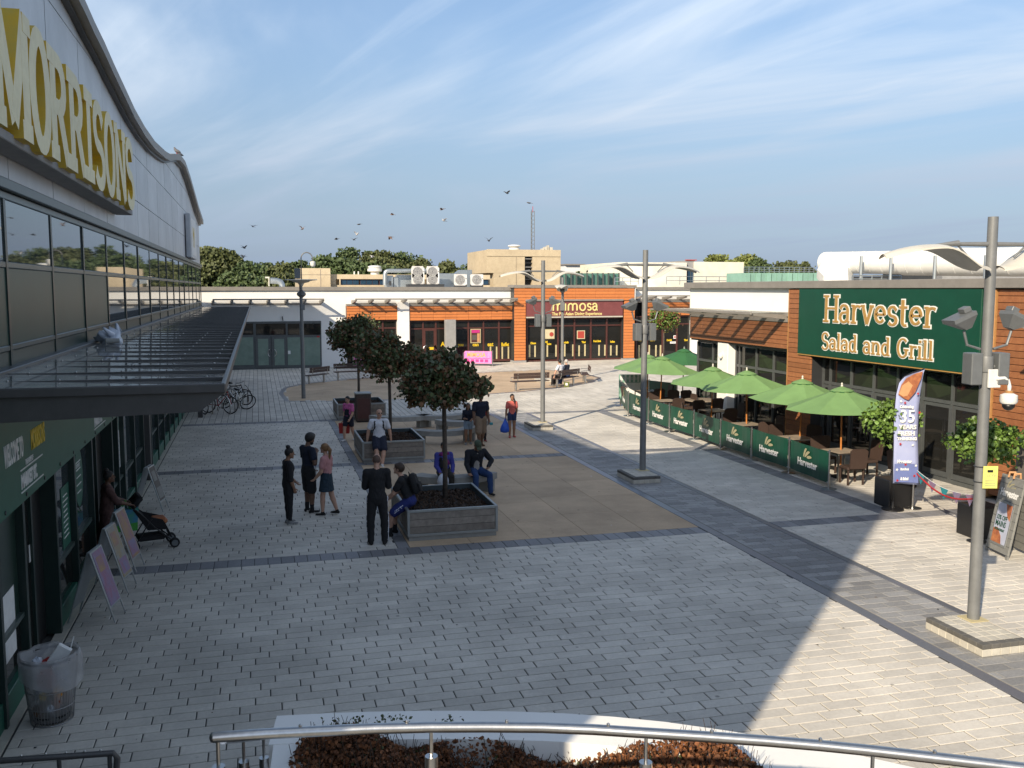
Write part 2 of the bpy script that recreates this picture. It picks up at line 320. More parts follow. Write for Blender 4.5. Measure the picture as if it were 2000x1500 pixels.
def bx(name, m, parent, x0, x1, y0, y1, z0, z1, b=0.0, M=None, **k): return MB().box(x0, x1, y0, y1, z0, z1, b, M).obj(name, m, parent, **k)
def arc(cx, cy, rx, ry, a0, a1, n=10): return [(cx + rx * math.cos(R(a0 + (a1 - a0) * i / n)), cy + ry * math.sin(R(a0 + (a1 - a0) * i / n))) for i in range(n + 1)]
def text_obj(name, body, size, m, parent, M, depth=0.004, xs=1.0, align='LEFT', bold=0.0, spacing=1.0):
    cu = bpy.data.curves.new('tmp', 'FONT'); cu.body = body; cu.size = size; cu.extrude = depth / 2; cu.resolution_u = 3; cu.offset = bold; cu.align_x = align; cu.space_character = spacing
    o = bpy.data.objects.new('tmp', cu); C.objects.link(o); bpy.context.view_layer.update()
    me = bpy.data.meshes.new_from_object(o.evaluated_get(bpy.context.evaluated_depsgraph_get())); bpy.data.objects.remove(o); bpy.data.curves.remove(cu)
    me.transform(M @ Matrix.Diagonal((xs, 1, 1, 1))); me.name = name; me.materials.clear(); me.materials.append(MATS[m])
    t = bpy.data.objects.new(name, me); C.objects.link(t); t.parent = parent; return t
def frameM(origin, xdir, ydir=(0, 0, 1)):     # matrix with local x -> xdir, local y -> ydir, z = normal
    x = Vector(xdir).normalized(); y = Vector(ydir).normalized(); z = x.cross(y); M = Matrix.Identity(4)
    for i, v in enumerate((x, y, z)): M.col[i][:3] = v
    M.translation = Vector(origin); return M
# pen-stroke lettering: strokes are swept ribbons, thick where they run upright, thin where they run level
def glyph_strokes(ch, serif=True):
    S = []; W = 0.5; s_ = []          # x 0..W, y 0..1 (cap height), x-height .64
    xh = 0.66
    def sf(x, y, h=0.10): s_.append(((x - h, y), (x + h, y)))
    if ch == 'H': W = .68; S = [[(.12, 0), (.12, 1)], [(.56, 0), (.56, 1)], [(.12, .52), (.56, .52)]]; [sf(x, y, .12) for x in (.12, .56) for y in (.025, .975)]
    elif ch == 'a': W = .5; S = [arc(.22, .43, .16, .22, 160, 0, 8) + [(.38, 0.06), (.46, 0.02)], [(.38, .40)] + arc(.22, .20, .15, .18, 80, 300, 9) + [(.38, .14)]]
    elif ch == 'r': W = .42; S = [[(.13, 0), (.13, xh)], [(.14, .45)] + arc(.29, .45, .15, .18, 150, 50, 5)]; sf(.13, .025, .11); sf(.09, xh - .02, .06)
    elif ch == 'v': W = .5; S = [[(.07, xh), (.25, 0)], [(.25, 0), (.43, xh)]]; sf(.07, xh - .02, .08); sf(.43, xh - .02, .08)
    elif ch == 'e': W = .5; S = [[(.09, .36), (.41, .36)] + arc(.25, .36, .17, .27, 0, 320, 14)]
    elif ch == 's': W = .42; S = [[(.35, .52)] + arc(.21, .48, .13, .16, 40, 270, 8)[1:] + arc(.21, .17, .14, .15, 80, -150, 9)]
    elif ch == 't': W = .36; S = [[(.15, .88), (.15, .18)] + arc(.25, .16, .10, .14, 180, 300, 5), [(.03, xh - .03), (.31, xh - .03)]]
    elif ch == 'S': W = .52; S = [[(.43, .80)] + arc(.25, .73, .18, .25, 30, 270, 10)[1:] + arc(.25, .24, .19, .24, 85, -155, 11)]
    elif ch == 'l': W = .27; S = [[(.13, 0), (.13, 1)]]; sf(.13, .025, .11); sf(.10, .975, .05)
    elif ch == 'd': W = .52; S = [[(.39, 0), (.39, 1)], arc(.24, .32, .17, .31, 55, 305, 12)]; sf(.44, .025, .06); sf(.35, .975, .06)
    elif ch == 'n': W = .55; S = [[(.12, 0), (.12, xh)], [(.12, .42)] + arc(.27, .42, .15, .22, 170, 0, 8) + [(.42, 0)]]; sf(.12, .025, .1); sf(.42, .025, .1); sf(.08, xh - .02, .05)
    elif ch == 'G': W = .66; S = [arc(.33, .5, .25, .49, 45, 315, 16), [(.52, .42), (.52, .14)]]; sf(.52, .42, .12)
    elif ch == 'i': W = .26; S = [[(.13, 0), (.13, xh)]]; s_.append(((.07, .88), (.19, .88))); s_.append(((.07, .93), (.19, .93))); sf(.13, .025, .11); sf(.09, xh - .02, .05)
    elif ch == 'M': W = .86; S = [[(.13, 0), (.13, 1)], [(.13, 1), (.43, .05)], [(.43, .05), (.73, 1)], [(.73, 0), (.73, 1)]]; [sf(x, .03, .12) for x in (.13, .73)]; sf(.07, .97, .09); sf(.79, .97, .09)
    elif ch == 'O': W = .62; S = [arc(.31, .5, .22, .5, 90, 450, 24)]
    elif ch == 'R': W = .64; S = [[(.14, 0), (.14, 1)], [(.14, .97)] + arc(.30, .735, .19, .235, 90, -90, 9) + [(.14, .50)], [(.32, .5), (.54, 0)]]; sf(.14, .03, .13); sf(.07, .97, .09); sf(.57, .03, .07)
    elif ch == 'I': W = .34; S = [[(.17, 0), (.17, 1)]]; sf(.17, .03, .14); sf(.17, .97, .14)
    elif ch == 'N': W = .70; S = [[(.13, 0), (.13, 1)], [(.13, 1), (.57, 0)], [(.57, 0), (.57, 1)]]; sf(.13, .03, .12); sf(.57, .97, .12); sf(.07, .97, .08)
    elif ch == 'm': W = .92; S = [[(.10, 0), (.10, .40)] + arc(.27, .40, .17, .24, 180, 0, 8) + [(.44, 0)], [(.44, .40)] + arc(.61, .40, .17, .24, 180, 0, 8) + [(.78, 0)]]
    elif ch == 'o': W = .62; S = [arc(.30, .32, .22, .32, 90, 450, 20)]
    elif ch == ' ': W = .34
    return S, (s_ if serif else []), W
def glyph(mb, ch, size, M, thick, thin, depth, grow=0.0, z0=0.0, ox=0.0, serif=True, xs=1.0):
    S, sfs, W = glyph_strokes(ch, serif); k = 0
    for st in S + [list(x) for x in sfs]:
        is_sf = k >= len(S); k += 1
        P = [Vector((ox + p[0] * size * xs, p[1] * size)) for p in st]; n = len(P); up = []; dn = []
        closed = n > 3 and (P[0] - P[-1]).length < 1e-4
        for i in range(n):
            if closed: d = P[(i + 1) % (n - 1)] - P[(i - 1) if i > 0 else n - 2]
            else: d = P[min(i + 1, n - 1)] - P[max(i - 1, 0)]
            d.normalize(); hw = (thin + (thick - thin) * abs(d.y) ** 1.3) * size / 2 + grow
            if is_sf: hw = thin * size * 0.5 + grow
            nn = Vector((-d.y, d.x)) * hw; e = Vector((0, 0))
            if not closed and i == 0: e = -d * grow
            if not closed and i == n - 1: e = d * grow
            up.append(P[i] + nn + e); dn.append(P[i] - nn + e)
        zt = z0 + depth + 0.0007 * k; vs = []
        for a, b in zip(up, dn): vs += [M @ Vector((a.x, a.y, z0)), M @ Vector((b.x, b.y, z0)), M @ Vector((a.x, a.y, zt)), M @ Vector((b.x, b.y, zt))]
        fs = []
        for i in range(n - 1):
            a, b = 4 * i, 4 * i + 4
            fs += [(a + 2, a + 3, b + 3, b + 2), (a, a + 2, b + 2, b), (a + 3, a + 1, b + 1, b + 3)]
        if not closed: fs += [(0, 1, 3, 2), (4 * n - 4, 4 * n - 2, 4 * n - 1, 4 * n - 3)]
        o = len(mb.v); mb.v += [tuple(v) for v in vs]
        for q, f in enumerate(fs): mb.f.append(tuple(i + o for i in f)); mb.m.append(0 if (q < 3 * (n - 1) and q % 3 == 0) else mb.cm)
    return W * size * xs
# ------------------------------------------------------------------ ground and paving
bx('ground', 'asphalt', None, -900, 900, -300, 1500, -0.6, -0.03, kind='structure')
plaza = bx('pavement', 'joint', None, -2.92, 34, -6, 64, -0.3, -0.012, kind='structure')
BANDS = (17.48, 26.75, 36.1); BH = 0.235
B_POLY = [G(*p)[:2] for p in ((553, 768), (562, 757), (600, 749), (680, 741), (760, 735), (940, 728), (1060, 722), (1130, 728), (1168, 738), (1150, 747), (1100, 756), (1010, 765), (900, 773), (760, 780), (640, 783), (565, 783))]
def inpoly(x, y, P):
    c = False; j = len(P) - 1
    for i in range(len(P)):
        if (P[i][1] > y) != (P[j][1] > y) and x < (P[j][0] - P[i][0]) * (y - P[i][1]) / (P[j][1] - P[i][1]) + P[i][0]: c = not c
        j = i
    return c
def lay(x0, x1, y0, y1, L_, W_, along='x', skip=None, off=0.5):
    """rectangles (x0,x1,y0,y1) of a stretcher bond clipped to a rectangle"""
    out = []; r = 0
    a0, a1, b0, b1 = (x0, x1, y0, y1) if along == 'x' else (y0, y1, x0, x1)
    nb = max(1, round((b1 - b0) / W_)); wb = (b1 - b0) / nb
    for r in range(nb):
        a = a0 - (L_ * off if r % 2 else 0) - L_ * 0.13 * ((r * 7) % 3)
        while a < a1:
            s, e = max(a, a0), min(a + L_, a1); a += L_
            if e - s < 0.05: continue
            q = (s, e, b0 + r * wb, b0 + (r + 1) * wb) if along == 'x' else (b0 + r * wb, b0 + (r + 1) * wb, s, e)
            if skip and skip((q[0] + q[1]) / 2, (q[2] + q[3]) / 2): continue
            out.append(q)
    return out
def stones_mesh(name, rects, gap, m, parent, zt=0.0, jit=0.0016, chamf=0.007, kind=None):
    n = len(rects); q = np.array(rects); g = gap / 2
    x0, x1, y0, y1 = q[:, 0] + g, q[:, 1] - g, q[:, 2] + g, q[:, 3] - g
    z = zt + rng.uniform(-jit, jit, n); tl = rng.uniform(-jit, jit, (n, 4)) * 0.6
    cor = [(x0, y0), (x1, y0), (x1, y1), (x0, y1)]; ci = [(1, 1), (-1, 1), (-1, -1), (1, -1)]
    V = np.zeros((n, 12, 3))
    for k in range(4):
        V[:, k] = np.stack([cor[k][0], cor[k][1], np.full(n, -0.03)], 1)
        V[:, 4 + k] = np.stack([cor[k][0], cor[k][1], z - chamf * 0.6], 1)
        V[:, 8 + k] = np.stack([cor[k][0] + ci[k][0] * chamf, cor[k][1] + ci[k][1] * chamf, z + tl[:, k]], 1)
    F = []
    for k in range(4):
        k2 = (k + 1) % 4; F += [(k, k2, 4 + k2, 4 + k), (4 + k, 4 + k2, 8 + k2, 8 + k)]
    F.append((8, 9, 10, 11)); F = np.array(F)
    AF = (F[None] + (np.arange(n) * 12)[:, None, None]).reshape(-1, 4)
    me = bpy.data.meshes.new(name); nv, nf = n * 12, len(AF)
    me.vertices.add(nv); me.vertices.foreach_set('co', V.reshape(-1)); me.loops.add(nf * 4); me.loops.foreach_set('vertex_index', AF.reshape(-1).astype(np.int32))
    me.polygons.add(nf); me.polygons.foreach_set('loop_start', np.arange(nf, dtype=np.int32) * 4); me.polygons.foreach_set('use_smooth', np.zeros(nf, dtype=bool)); me.update(calc_edges=True)
    at = me.attributes.new('tone', 'FLOAT', 'FACE'); at.data.foreach_set('value', np.repeat(rng.uniform(0, 1, n), 9).astype(np.float32))
    me.materials.append(MATS[m]); o = bpy.data.objects.new(name, me); C.objects.link(o); o.parent = parent
    return tag(o, kind=kind)
SL, SW = 0.485, 0.212
grey = []
grey += lay(-2.74, 8.80, 6.0, BANDS[0] - BH, SL, SW)
grey += lay(-2.74, 2.50, BANDS[0] + BH, BANDS[1] - BH, SL, SW) + lay(-2.74, 2.50, BANDS[1] + BH, BANDS[2] - BH, SL, SW)
grey += lay(10.44, 16.95, 3.0, BANDS[0] - BH, SL, SW)
for a, b in ((BANDS[0] + BH, BANDS[1] - BH), (BANDS[1] + BH, BANDS[2] - BH)):
    grey += lay(10.44, 13.2, a, b, SL, SW) + lay(13.66, 17.0, a, b, SL, SW)
far = lay(-2.74, 33, BANDS[2] + BH, 62.6, SL * 1.3, 0.225, along='y', skip=lambda x, y: inpoly(x, y, B_POLY))
# the nearest stones in view are single objects, the rest one part
def inview(q):
    x, y = (q[0] + q[1]) / 2, (q[2] + q[3]) / 2
    if y < 9.0 and -0.2 < x < 6: return False
    p = topix((x, y, 0)); return 5 < p[0] < 1995 and p[1] < 1495 and math.hypot(x, y)
full = [q for q in grey if q[1] - q[0] > SL - 1e-3]
cand = sorted((inview(q), q) for q in full if inview(q))[:300]
near = set(q for _, q in cand)
unit = None
for _, q in cand:
    if unit is None:
        o = stones_mesh('paving_stone', [(-SL / 2, SL / 2, -(q[3] - q[2]) / 2, (q[3] - q[2]) / 2)], 0.015, 'stone', plaza, jit=0.0); unit = o.data; wq = q[3] - q[2]
    else:
        o = bpy.data.objects.new('paving_stone', unit); C.objects.link(o); o.parent = plaza
    o.location = ((q[0] + q[1]) / 2, (q[2] + q[3]) / 2, random.uniform(-0.0016, 0.0016)); o.scale = (1, (q[3] - q[2]) / wq, 1)
    o.rotation_euler = (random.uniform(-.004, .004), random.uniform(-.003, .003), random.uniform(-.004, .004))
stones_mesh('paving_field', [q for q in grey if q not in near], 0.015, 'stone', plaza, kind='stuff')
stones_mesh('far_paving_field', far, 0.016, 'stone', plaza, kind='stuff')
# dark courses laid across and along
drk = []
for b in BANDS:
    for a0, a1 in ((-2.74, 8.80), (10.44, 16.95)):
        drk += lay(a0, a1, b - BH, b + BH, 0.235, 0.47, off=0)
drk2 = []
for a, b in ((BANDS[0] + BH, BANDS[1] - BH), (BANDS[1] + BH, BANDS[2] - BH)):
    drk2 += lay(13.2, 13.66, a, b, 0.235, 0.46, along='y', off=0) + lay(2.50, 2.73, a, b, 0.46, 0.23, along='y', off=0)
dk = sorted((inview(q), q) for q in drk if inview(q) and q[2] < 18)[:120]; dks = set(q for _, q in dk)
for _, q in dk: stones_mesh('dark_paving_stone', [q], 0.010, 'stone_dark', plaza)
stones_mesh('dark_course', [q for q in drk if q not in dks] + drk2, 0.010, 'stone_dark', plaza, kind='stuff')
# the cart way of granite setts with its drain channels
road = bx('cart_way', 'sand', None, 9.02, 10.28, 1.0, 37.6, -0.2, -0.006, kind='structure')
se = lay(9.02, 10.28, 1.0, 37.6, 0.42, 0.21); sn = sorted((inview(q), q) for q in se if inview(q) and q[1] - q[0] > 0.3)[:90]; sns = set(q for _, q in sn)
for _, q in sn: stones_mesh('sett', [q], 0.016, 'sett', road, jit=0.001, chamf=0.004)
stones_mesh('sett_field', [q for q in se if q not in sns], 0.016, 'sett', road, jit=0.001, chamf=0.004, kind='stuff')
for nm, xa, xb in (('drain_channel', 8.80, 9.02), ('drain_channel', 10.28, 10.44)):
    y = 1.0
    while y < 37.6: bx(nm, 'channel', road, xa + .012, xb - .012, y, min(y + 1.99, 37.6), -0.1, -0.002 + random.uniform(-.001, .001), 0.004); y += 2.0
# buff paving in the middle and round the far benches
tanp = bx('buff_paving', 'joint', None, 2.73, 8.80, BANDS[0] + BH, BANDS[2] - BH, -0.2, -0.008, kind='structure')
tr = []
for a, b in ((BANDS[0] + BH, BANDS[1] - BH), (BANDS[1] + BH, BANDS[2] - BH)): tr += lay(2.73, 8.80, a, b, 1.8, 1.214, along='y', off=0)
for q in tr: stones_mesh('buff_slab', [q], 0.009, 'tan', tanp, jit=0.0006, chamf=0.002)
drm = lay(2.73, 8.80, BANDS[1] - BH, BANDS[1] + BH, 0.235, 0.47, off=0)
tb = thing('buff_paving', kind='structure'); MB().prism(B_POLY, -0.2, -0.003).obj('buff_surface', 'tan', tb)
ed = MB(); cxp = sum(p[0] for p in B_POLY) / len(B_POLY); cyp = sum(p[1] for p in B_POLY) / len(B_POLY)
for i in range(len(B_POLY)):
    a, b = Vector(B_POLY[i]), Vector(B_POLY[(i + 1) % len(B_POLY)]); oa = (a - Vector((cxp, cyp))).normalized() * .22; ob = (b - Vector((cxp, cyp))).normalized() * .22
    ed.prism([tuple(a), tuple(b), tuple(b + ob), tuple(a + oa)], -0.1, 0.002)
ed.obj('edging', 'channel', tb)
# ------------------------------------------------------------------ supermarket on the left
FX = -2.9
PROF = [(0.5, 13.2), (8.6, 13.2), (9.7, 12.2), (11.2, 10.9), (12.6, 10.2), (14.2, 9.85), (15.8, 9.75), (17.34, 9.64), (17.8, 9.61), (18.81, 9.5), (19.96, 9.42), (21.26, 9.28), (22.76, 9.15), (24.51, 8.99), (26.6, 8.91), (29.15, 8.92), (32.33, 9.09), (34.22, 9.24), (36.42, 9.55), (38.91, 9.86), (41.64, 9.95), (44.61, 9.69), (47.98, 9.23), (50.66, 8.85), (54.6, 8.45)]
def prof(t):
    for (a, za), (b, zb) in zip(PROF, PROF[1:]):
        if a <= t <= b: return za + (zb - za) * (t - a) / (b - a)
    return PROF[-1][1]
TEND = 54.6
sup = thing('supermarket_building', 'long supermarket with wavy grey panelled top, mirrored upper windows and yellow lettering', 'building', (-3, 28, 0))
sup.location = (0, 0, 0)
core = MB(); pp = [(0.5, 0)] + [(t, z - .12) for t, z in PROF] + [(TEND, 0)]
k = len(pp); vs = [(-34, t, z) for t, z in pp] + [(-3.06, t, z) for t, z in pp]
core.add(vs, [tuple(range(k)), tuple(reversed(range(k, 2 * k)))] + [((i + 1) % k, i, k + i, k + (i + 1) % k) for i in range(k)])
core.obj('wall', 'trim_dark', sup)
ts = [0.52] + [t for t in [15.77 + 2.69 * i for i in range(-5, 17)] if 0.6 < t < TEND] + [TEND]
rows = [6.26, 7.2, 8.33, 9.28, 20]
for a, b in zip(ts, ts[1:]):
    for r0, r1 in zip(rows, rows[1:]):
        n = 6; top = [(a + .016 + (b - a - .032) * i / n) for i in range(n + 1)]; zt = [min(r1 - .012, prof(t) - .06) for t in top]
        if max(zt) < r0 + .04: continue
        if min(zt) < r0 + .02: top, zt = zip(*[(t, z) for t, z in zip(top, zt) if z > r0 + .02]) if sum(z > r0 + .02 for z in zt) > 1 else ((), ())
        if len(top) < 2: continue
        poly = [(top[0], r0 + .012), (top[-1], r0 + .004)] + list(zip(reversed(top), reversed(zt)))
        M = frameM((-3.05, 0, 0), (0, 1, 0)); dp = 0.14 + random.uniform(-.002, .002)
        MB().prism(poly, 0, dp, M).obj('cladding_panel', 'panel_grey', sup)
cp = MB()
def strip(mb, x0, x1, lo, hi, t0=0.5):
    P = [(t, z) for t, z in PROF]; fine = []
    for (a, za), (b, zb) in zip(P, P[1:]): fine += [(a + (b - a) * i / 3, za + (zb - za) * i / 3) for i in range(3)]
    fine.append(P[-1]); k = len(fine); vs = []
    for t, z in fine: vs += [(x0, t, z + lo), (x1, t, z + lo), (x1, t, z + hi), (x0, t, z + hi)]
    fs = []
    for i in range(k - 1):
        a, b = 4 * i, 4 * i + 4
        for j in range(4): fs.append((a + j, a + (j + 1) % 4, b + (j + 1) % 4, b + j))
    fs += [(3, 2, 1, 0), (4 * k - 4, 4 * k - 3, 4 * k - 2, 4 * k - 1)]; mb.add(vs, fs)
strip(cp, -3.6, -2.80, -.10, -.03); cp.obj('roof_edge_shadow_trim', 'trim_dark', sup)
cp = MB(); strip(cp, -3.6, -2.66, -.025, .20); cp.obj('roof_coping', 'coping', sup, smooth=40)
# glazing band
mts = [12.7 + 2.68 * i for i in range(-5, 17)]; mts = [t for t in mts if 1 < t < TEND - .3]; mts = [0.6] + mts + [TEND - .05]
def rail(name, z0, z1, x, m='frame_green', t0=0.6, t1=TEND): return bx(name, m, sup, -3.05, x, t0, t1, z0, z1, 0.01)
rail('window_head', 6.12, 6.25, -2.80); rail('window_head_trim', 6.02, 6.115, -2.88, 'rail_green')
rail('window_rail', 5.20, 5.28, -2.893, 'rail_green'); rail('window_rail', 4.20, 4.27, -2.893, 'rail_green'); rail('window_sill', 3.90, 4.0, -2.84)
for t in mts: bx('mullion', 'frame_green', sup, -3.04, -2.888, t - .05, t + .05, 4.0, 6.115)
for a, b in zip(mts, mts[1:]):
    for z0, z1, kind in ((5.285, 6.015, 'u'), (4.275, 5.195, 'm'), (4.005, 4.195, 'b')):
        m = 'glass_mirror' if kind == 'u' or (kind == 'm' and a > 20) else ('spandrel' if kind == 'm' else 'spandrel_low')
        o = bx('window_pane' if m == 'glass_mirror' else 'spandrel_panel', m, sup, -0.02, 0.02, -(b - a) / 2 + .047, (b - a) / 2 - .047, z0, z1)
        o.location = (-2.925, (a + b) / 2, 0); o.rotation_euler = (0, random.uniform(-.0015, .0015), random.uniform(-.0025, .0025))
# the big letters on their tray
sign = thing('shop_sign', 'large yellow edged cream capitals MORRISONS along the supermarket front', 'sign', (FX, 9, 6.4)); sign.location = (0, 0, 0)
bx('sign_tray', 'concrete_grey', sign, -2.89, -2.55, 10.0, 22.3, 6.54, 6.65, .01)
bx('sign_back', 'sign_side', sign, -2.89, -2.80, 10.2, 22.1, 6.65, 6.80)
edges = dict(M=[(10.55, 12.30)], O=[(12.22, 13.42), (17.80, 19.15)], R=[(13.30, 14.60), (14.58, 15.90)], I=[(15.82, 16.76)], S=[(16.70, 17.88), (20.62, 22.0)], N=[(19.08, 20.66)]); cnt = {}
for ch in 'MORRISONS':
    i = cnt.get(ch, 0); cnt[ch] = i + 1; a, b = edges[ch][i]; _, _, W = glyph_strokes(ch)
    mb = MB(); mb.cm = 1; M = frameM((-2.78, a, 6.68), (0, 1, 0)); size = 1.28; xs = (b - a) / (W * size)
    glyph(mb, ch, size, M, 0.27, 0.165, 0.33, ox=0, xs=xs); mb.obj('letter_' + ch, ['sign_face', 'sign_side'], sign)
pj = thing('projecting_sign', 'pale grey box sign with a yellow M near the far end of the supermarket', 'sign')
bx('case', 'panel_grey', pj, -2.88, -2.66, 43.6, 47.4, 6.3, 8.2, .03); bx('face', 'white_paint', pj, -2.66, -2.65, 43.9, 47.1, 6.45, 8.05)
text_obj('emblem', 'M', 1.3, 'yellow', pj, frameM((-2.645, 44.7, 6.8), (0, 1, 0)), xs=1.2)
# ground floor under the canopy
bx('fascia_board', 'green_fascia', sup, -3.05, -2.70, 6.0, 20.25, 2.45, 3.80, .01)
for i in range(9): MB().cyl((-2.70, 11.2 + i, 2.52), (-2.69, 11.2 + i, 2.52), .025, n=8).obj('fixing', 'trim_dark', sup)
fs = thing('fascia_lettering', 'white and yellow welcome lettering on the green fascia under the canopy', 'sign')
def ftext(s, t, z, size, m, xs=.62, dep=.006, bold=.012): return text_obj('lettering', s, size, m, fs, frameM((-2.697, t, z), (0, 1, 0)), dep, xs, bold=bold)
ftext('WELCOME TO', 11.28, 3.0, .33, 'white_paint', .40); ftext('MORRISONS', 12.55, 3.0, .33, 'yellow', .42)
ftext('THE HOME OF', 12.22, 2.87, .085, 'white_paint', .72, bold=.003); ftext('MARKET ST.', 11.97, 2.63, .22, 'white_paint', .70)
for z in (2.835, 2.575): bx('line', 'white_paint', fs, -2.70, -2.692, 11.95, 13.12, z, z + .015)
ftext('MARKET ST.', 17.15, 2.63, .22, 'white_paint', .70); bx('line', 'white_paint', fs, -2.70, -2.692, 17.1, 18.32, 2.575, 2.59)
gts = [6.0, 8.4, 10.2, 11.4, 12.6, 14.5, 16.0, 17.65, 20.0, 20.8, 21.7] + [23.5 + 1.8 * i for i in range(18)]
bx('door_threshold', 'block_pale', sup, -2.92, -2.76, 6, TEND, -.02, .012)
for t in gts: bx('shopfront_post', 'frame_green', sup, -3.05, -2.83, t - .05, t + .05, .012, 3.9)
for i, (a, b) in enumerate(zip(gts, gts[1:])):
    door = i in (4, 7); top = 2.44 if b < 20.1 else 3.88
    if door:
        bx('doorway_shade_panel', 'black_plastic', sup, -3.055, -3.03, a + .05, b - .05, .012, top); bx('door_leaf', 'glass_dark', sup, -3.02, -2.99, a + .05, (a + b) / 2, .02, top)  # flat black panel: the doorway's shaded depth is put in as colour
        bx('door_frame', 'frame_green', sup, -3.025, -2.95, (a + b) / 2 - .04, (a + b) / 2 + .04, .02, top); continue
    bx('kick_panel', 'green_fascia', sup, -3.04, -2.86, a + .05, b - .05, .012, .32, .006)
    bx('shop_pane', 'glass_mirror' if b > 13 and not 20 <= a < 20.5 else 'spandrel_low', sup, -2.96, -2.925, a + .05, b - .05, .98, top)
    bx('shop_pane', 'glass_mirror' if b > 21 else 'glass_dark', sup, -2.96, -2.925, a + .05, b - .05, .325, .92); bx('glazing_bar', 'rail_green', sup, -3.0, -2.87, a + .05, b - .05, .92, .98)
# printed panels stuck to the glass
def sticker(name, label, t0, t1, z0, z1, m, lines=0, oval=False, x=-2.921):
    s = thing(name, label, 'poster'); s.location = (0, 0, 0)
    if oval: MB().prism(arc((t0 + t1) / 2, (z0 + z1) / 2, (t1 - t0) / 2, (z1 - z0) / 2, 0, 345, 22), 0, .006, frameM((x, 0, 0), (0, 1, 0))).obj('panel', m, s)
    else: bx('panel', m, s, x, x + .006, t0, t1, z0, z1)
    for i in range(lines):
        z = z1 - (z1 - z0) * (i + 2) / (lines + 3); q = random.uniform(.2, .3) * (t1 - t0); bx('print_line', 'white_paint', s, x + .006, x + .008, t0 + q * .7, t1 - q, z, z + .018)
    return s
s1 = sticker('window_notice', 'oval teal green notice with white text on the entrance glass', 16.45, 17.15, 1.35, 2.35, 'green_fascia', 5, True)
text_obj('lettering', 'Community', .13, 'white_paint', s1, frameM((-2.914, 16.53, 2.02), (0, 1, 0)), .002, .6)
sticker('window_notice', 'rectangular teal green notice with many lines beside the oval one', 15.3, 15.9, 1.0, 1.95, 'green_fascia', 9)
sticker('window_notice', 'narrow teal green notice nearest the dark entrance door', 14.62, 14.95, 1.0, 1.6, 'green_fascia', 7)
s2 = sticker('poster', 'white lower and dark upper opening times poster on the green post past the doorway', 20.88, 21.6, 1.15, 2.55, 'white_paint', 0)
bx('header', 'green_fascia', s2, -2.915, -2.912, 20.92, 21.56, 1.95, 2.5); [bx('print_line', 'teal', s2, -2.915, -2.913, 21.0, 21.5, 1.3 + .1 * i, 1.33 + .1 * i) for i in range(5)]
sticker('poster', 'pale poster in the window at the left edge of the picture', 11.6, 12.3, .6, 1.4, 'white_paint', 4)
bx('door_notice', 'white_paint', None, -2.985, -2.98, 13.45, 13.6, 1.35, 1.58, label='small white notice on the dark green entrance door', cat='notice')
# ------------------------------------------------------------------ glass canopy along the supermarket
can = thing('entrance_canopy', 'long dark glazed canopy with raised ribs along the supermarket front', 'canopy')
XO, ZC, CY0, CY1 = -0.40, 3.96, 9.97, 54.8
def cz(x): return ZC - .03 + .05 * (XO - x) / 2.4
yr = CY0
ribs = []
while yr < CY1: ribs.append(yr); yr += 0.98
gp = MB(); gp.add([(FX + .06, .03, cz(FX)), (XO, .03, cz(XO)), (XO, 0.95, cz(XO)), (FX + .06, 0.95, cz(FX))] + [(FX + .06, .03, cz(FX) - .02), (XO, .03, cz(XO) - .02), (XO, 0.95, cz(XO) - .02), (FX + .06, 0.95, cz(FX) - .02)],
                  [(0, 1, 2, 3), (7, 6, 5, 4), (0, 4, 5, 1), (1, 5, 6, 2), (2, 6, 7, 3), (3, 7, 4, 0)]); gmesh = gp.mesh('glass_panel'); gmesh.materials.append(MATS['canopy_glass'])
rb = MB(); rb.box(FX + .06, XO + .02, -.022, .022, ZC - .03, ZC + .018, .006); rmesh = rb.mesh('rib'); rmesh.materials.append(MATS['canopy_metal'])
bmesh_ = MB().lathe([(.014, 0), (.014, .01), (.006, .016)], (0, 0, 0), 8).mesh('bolt'); bmesh_.materials.append(MATS['steel'])
for i, y in enumerate(ribs):
    if y + .96 < CY1:
        o = bpy.data.objects.new('glass_panel', gmesh); C.objects.link(o); o.parent = can; o.location = (0, y, 0); o.rotation_euler = (0, random.uniform(-.002, .002), 0)
    o = bpy.data.objects.new('rib', rmesh); C.objects.link(o); o.parent = can; o.location = (0, y, 0)
    for q in range(5 if y < 22 else 0):
        b = bpy.data.objects.new('bolt', bmesh_); C.objects.link(b); b.parent = o; b.location = (FX + .35 + .5 * q, 0, ZC + .018)
bx('wall_flashing', 'canopy_metal', can, FX - .1, FX + .12, CY0, CY1, ZC - .05, ZC + .06, .01)
bx('outer_trim', 'canopy_metal', can, XO + .02, XO + .07, CY0, CY1, ZC - .09, ZC + .02, .01)
for x in (-2.2, -1.3): bx('purlin', 'canopy_metal', can, x - .05, x + .05, CY0 + .12, CY1, ZC - .22, ZC - .06)
MB().prism([(FX + .12, ZC - .30), (XO - .18, ZC - .24), (XO + .06, ZC - .06), (XO + .06, ZC - .02), (FX + .12, ZC - .02)], 0, .10, frameM((0, CY0 + .06, 0), (1, 0, 0))).obj('end_beam', 'canopy_metal', can)
bx('end_gutter', 'canopy_metal', can, FX + .12, XO + .08, CY0 - .09, CY0 - .045, ZC - .05, ZC + .045, .012)
for yy in np.arange(14.2, 54, 6.0):
    MB().prism([(FX + .12, ZC - .36), (XO - .1, ZC - .16), (XO - .1, ZC - .235 + .17), (FX + .12, ZC - .235 + .17)], -.05, .05, frameM((0, yy, 0), (1, 0, 0))).obj('bracket_beam', 'canopy_metal', can)
    if yy > 36 and int(yy) % 2 == 0: bx('post', 'canopy_metal', can, -2.29, -2.11, yy - .09, yy + .09, 0, ZC - .23, .015)
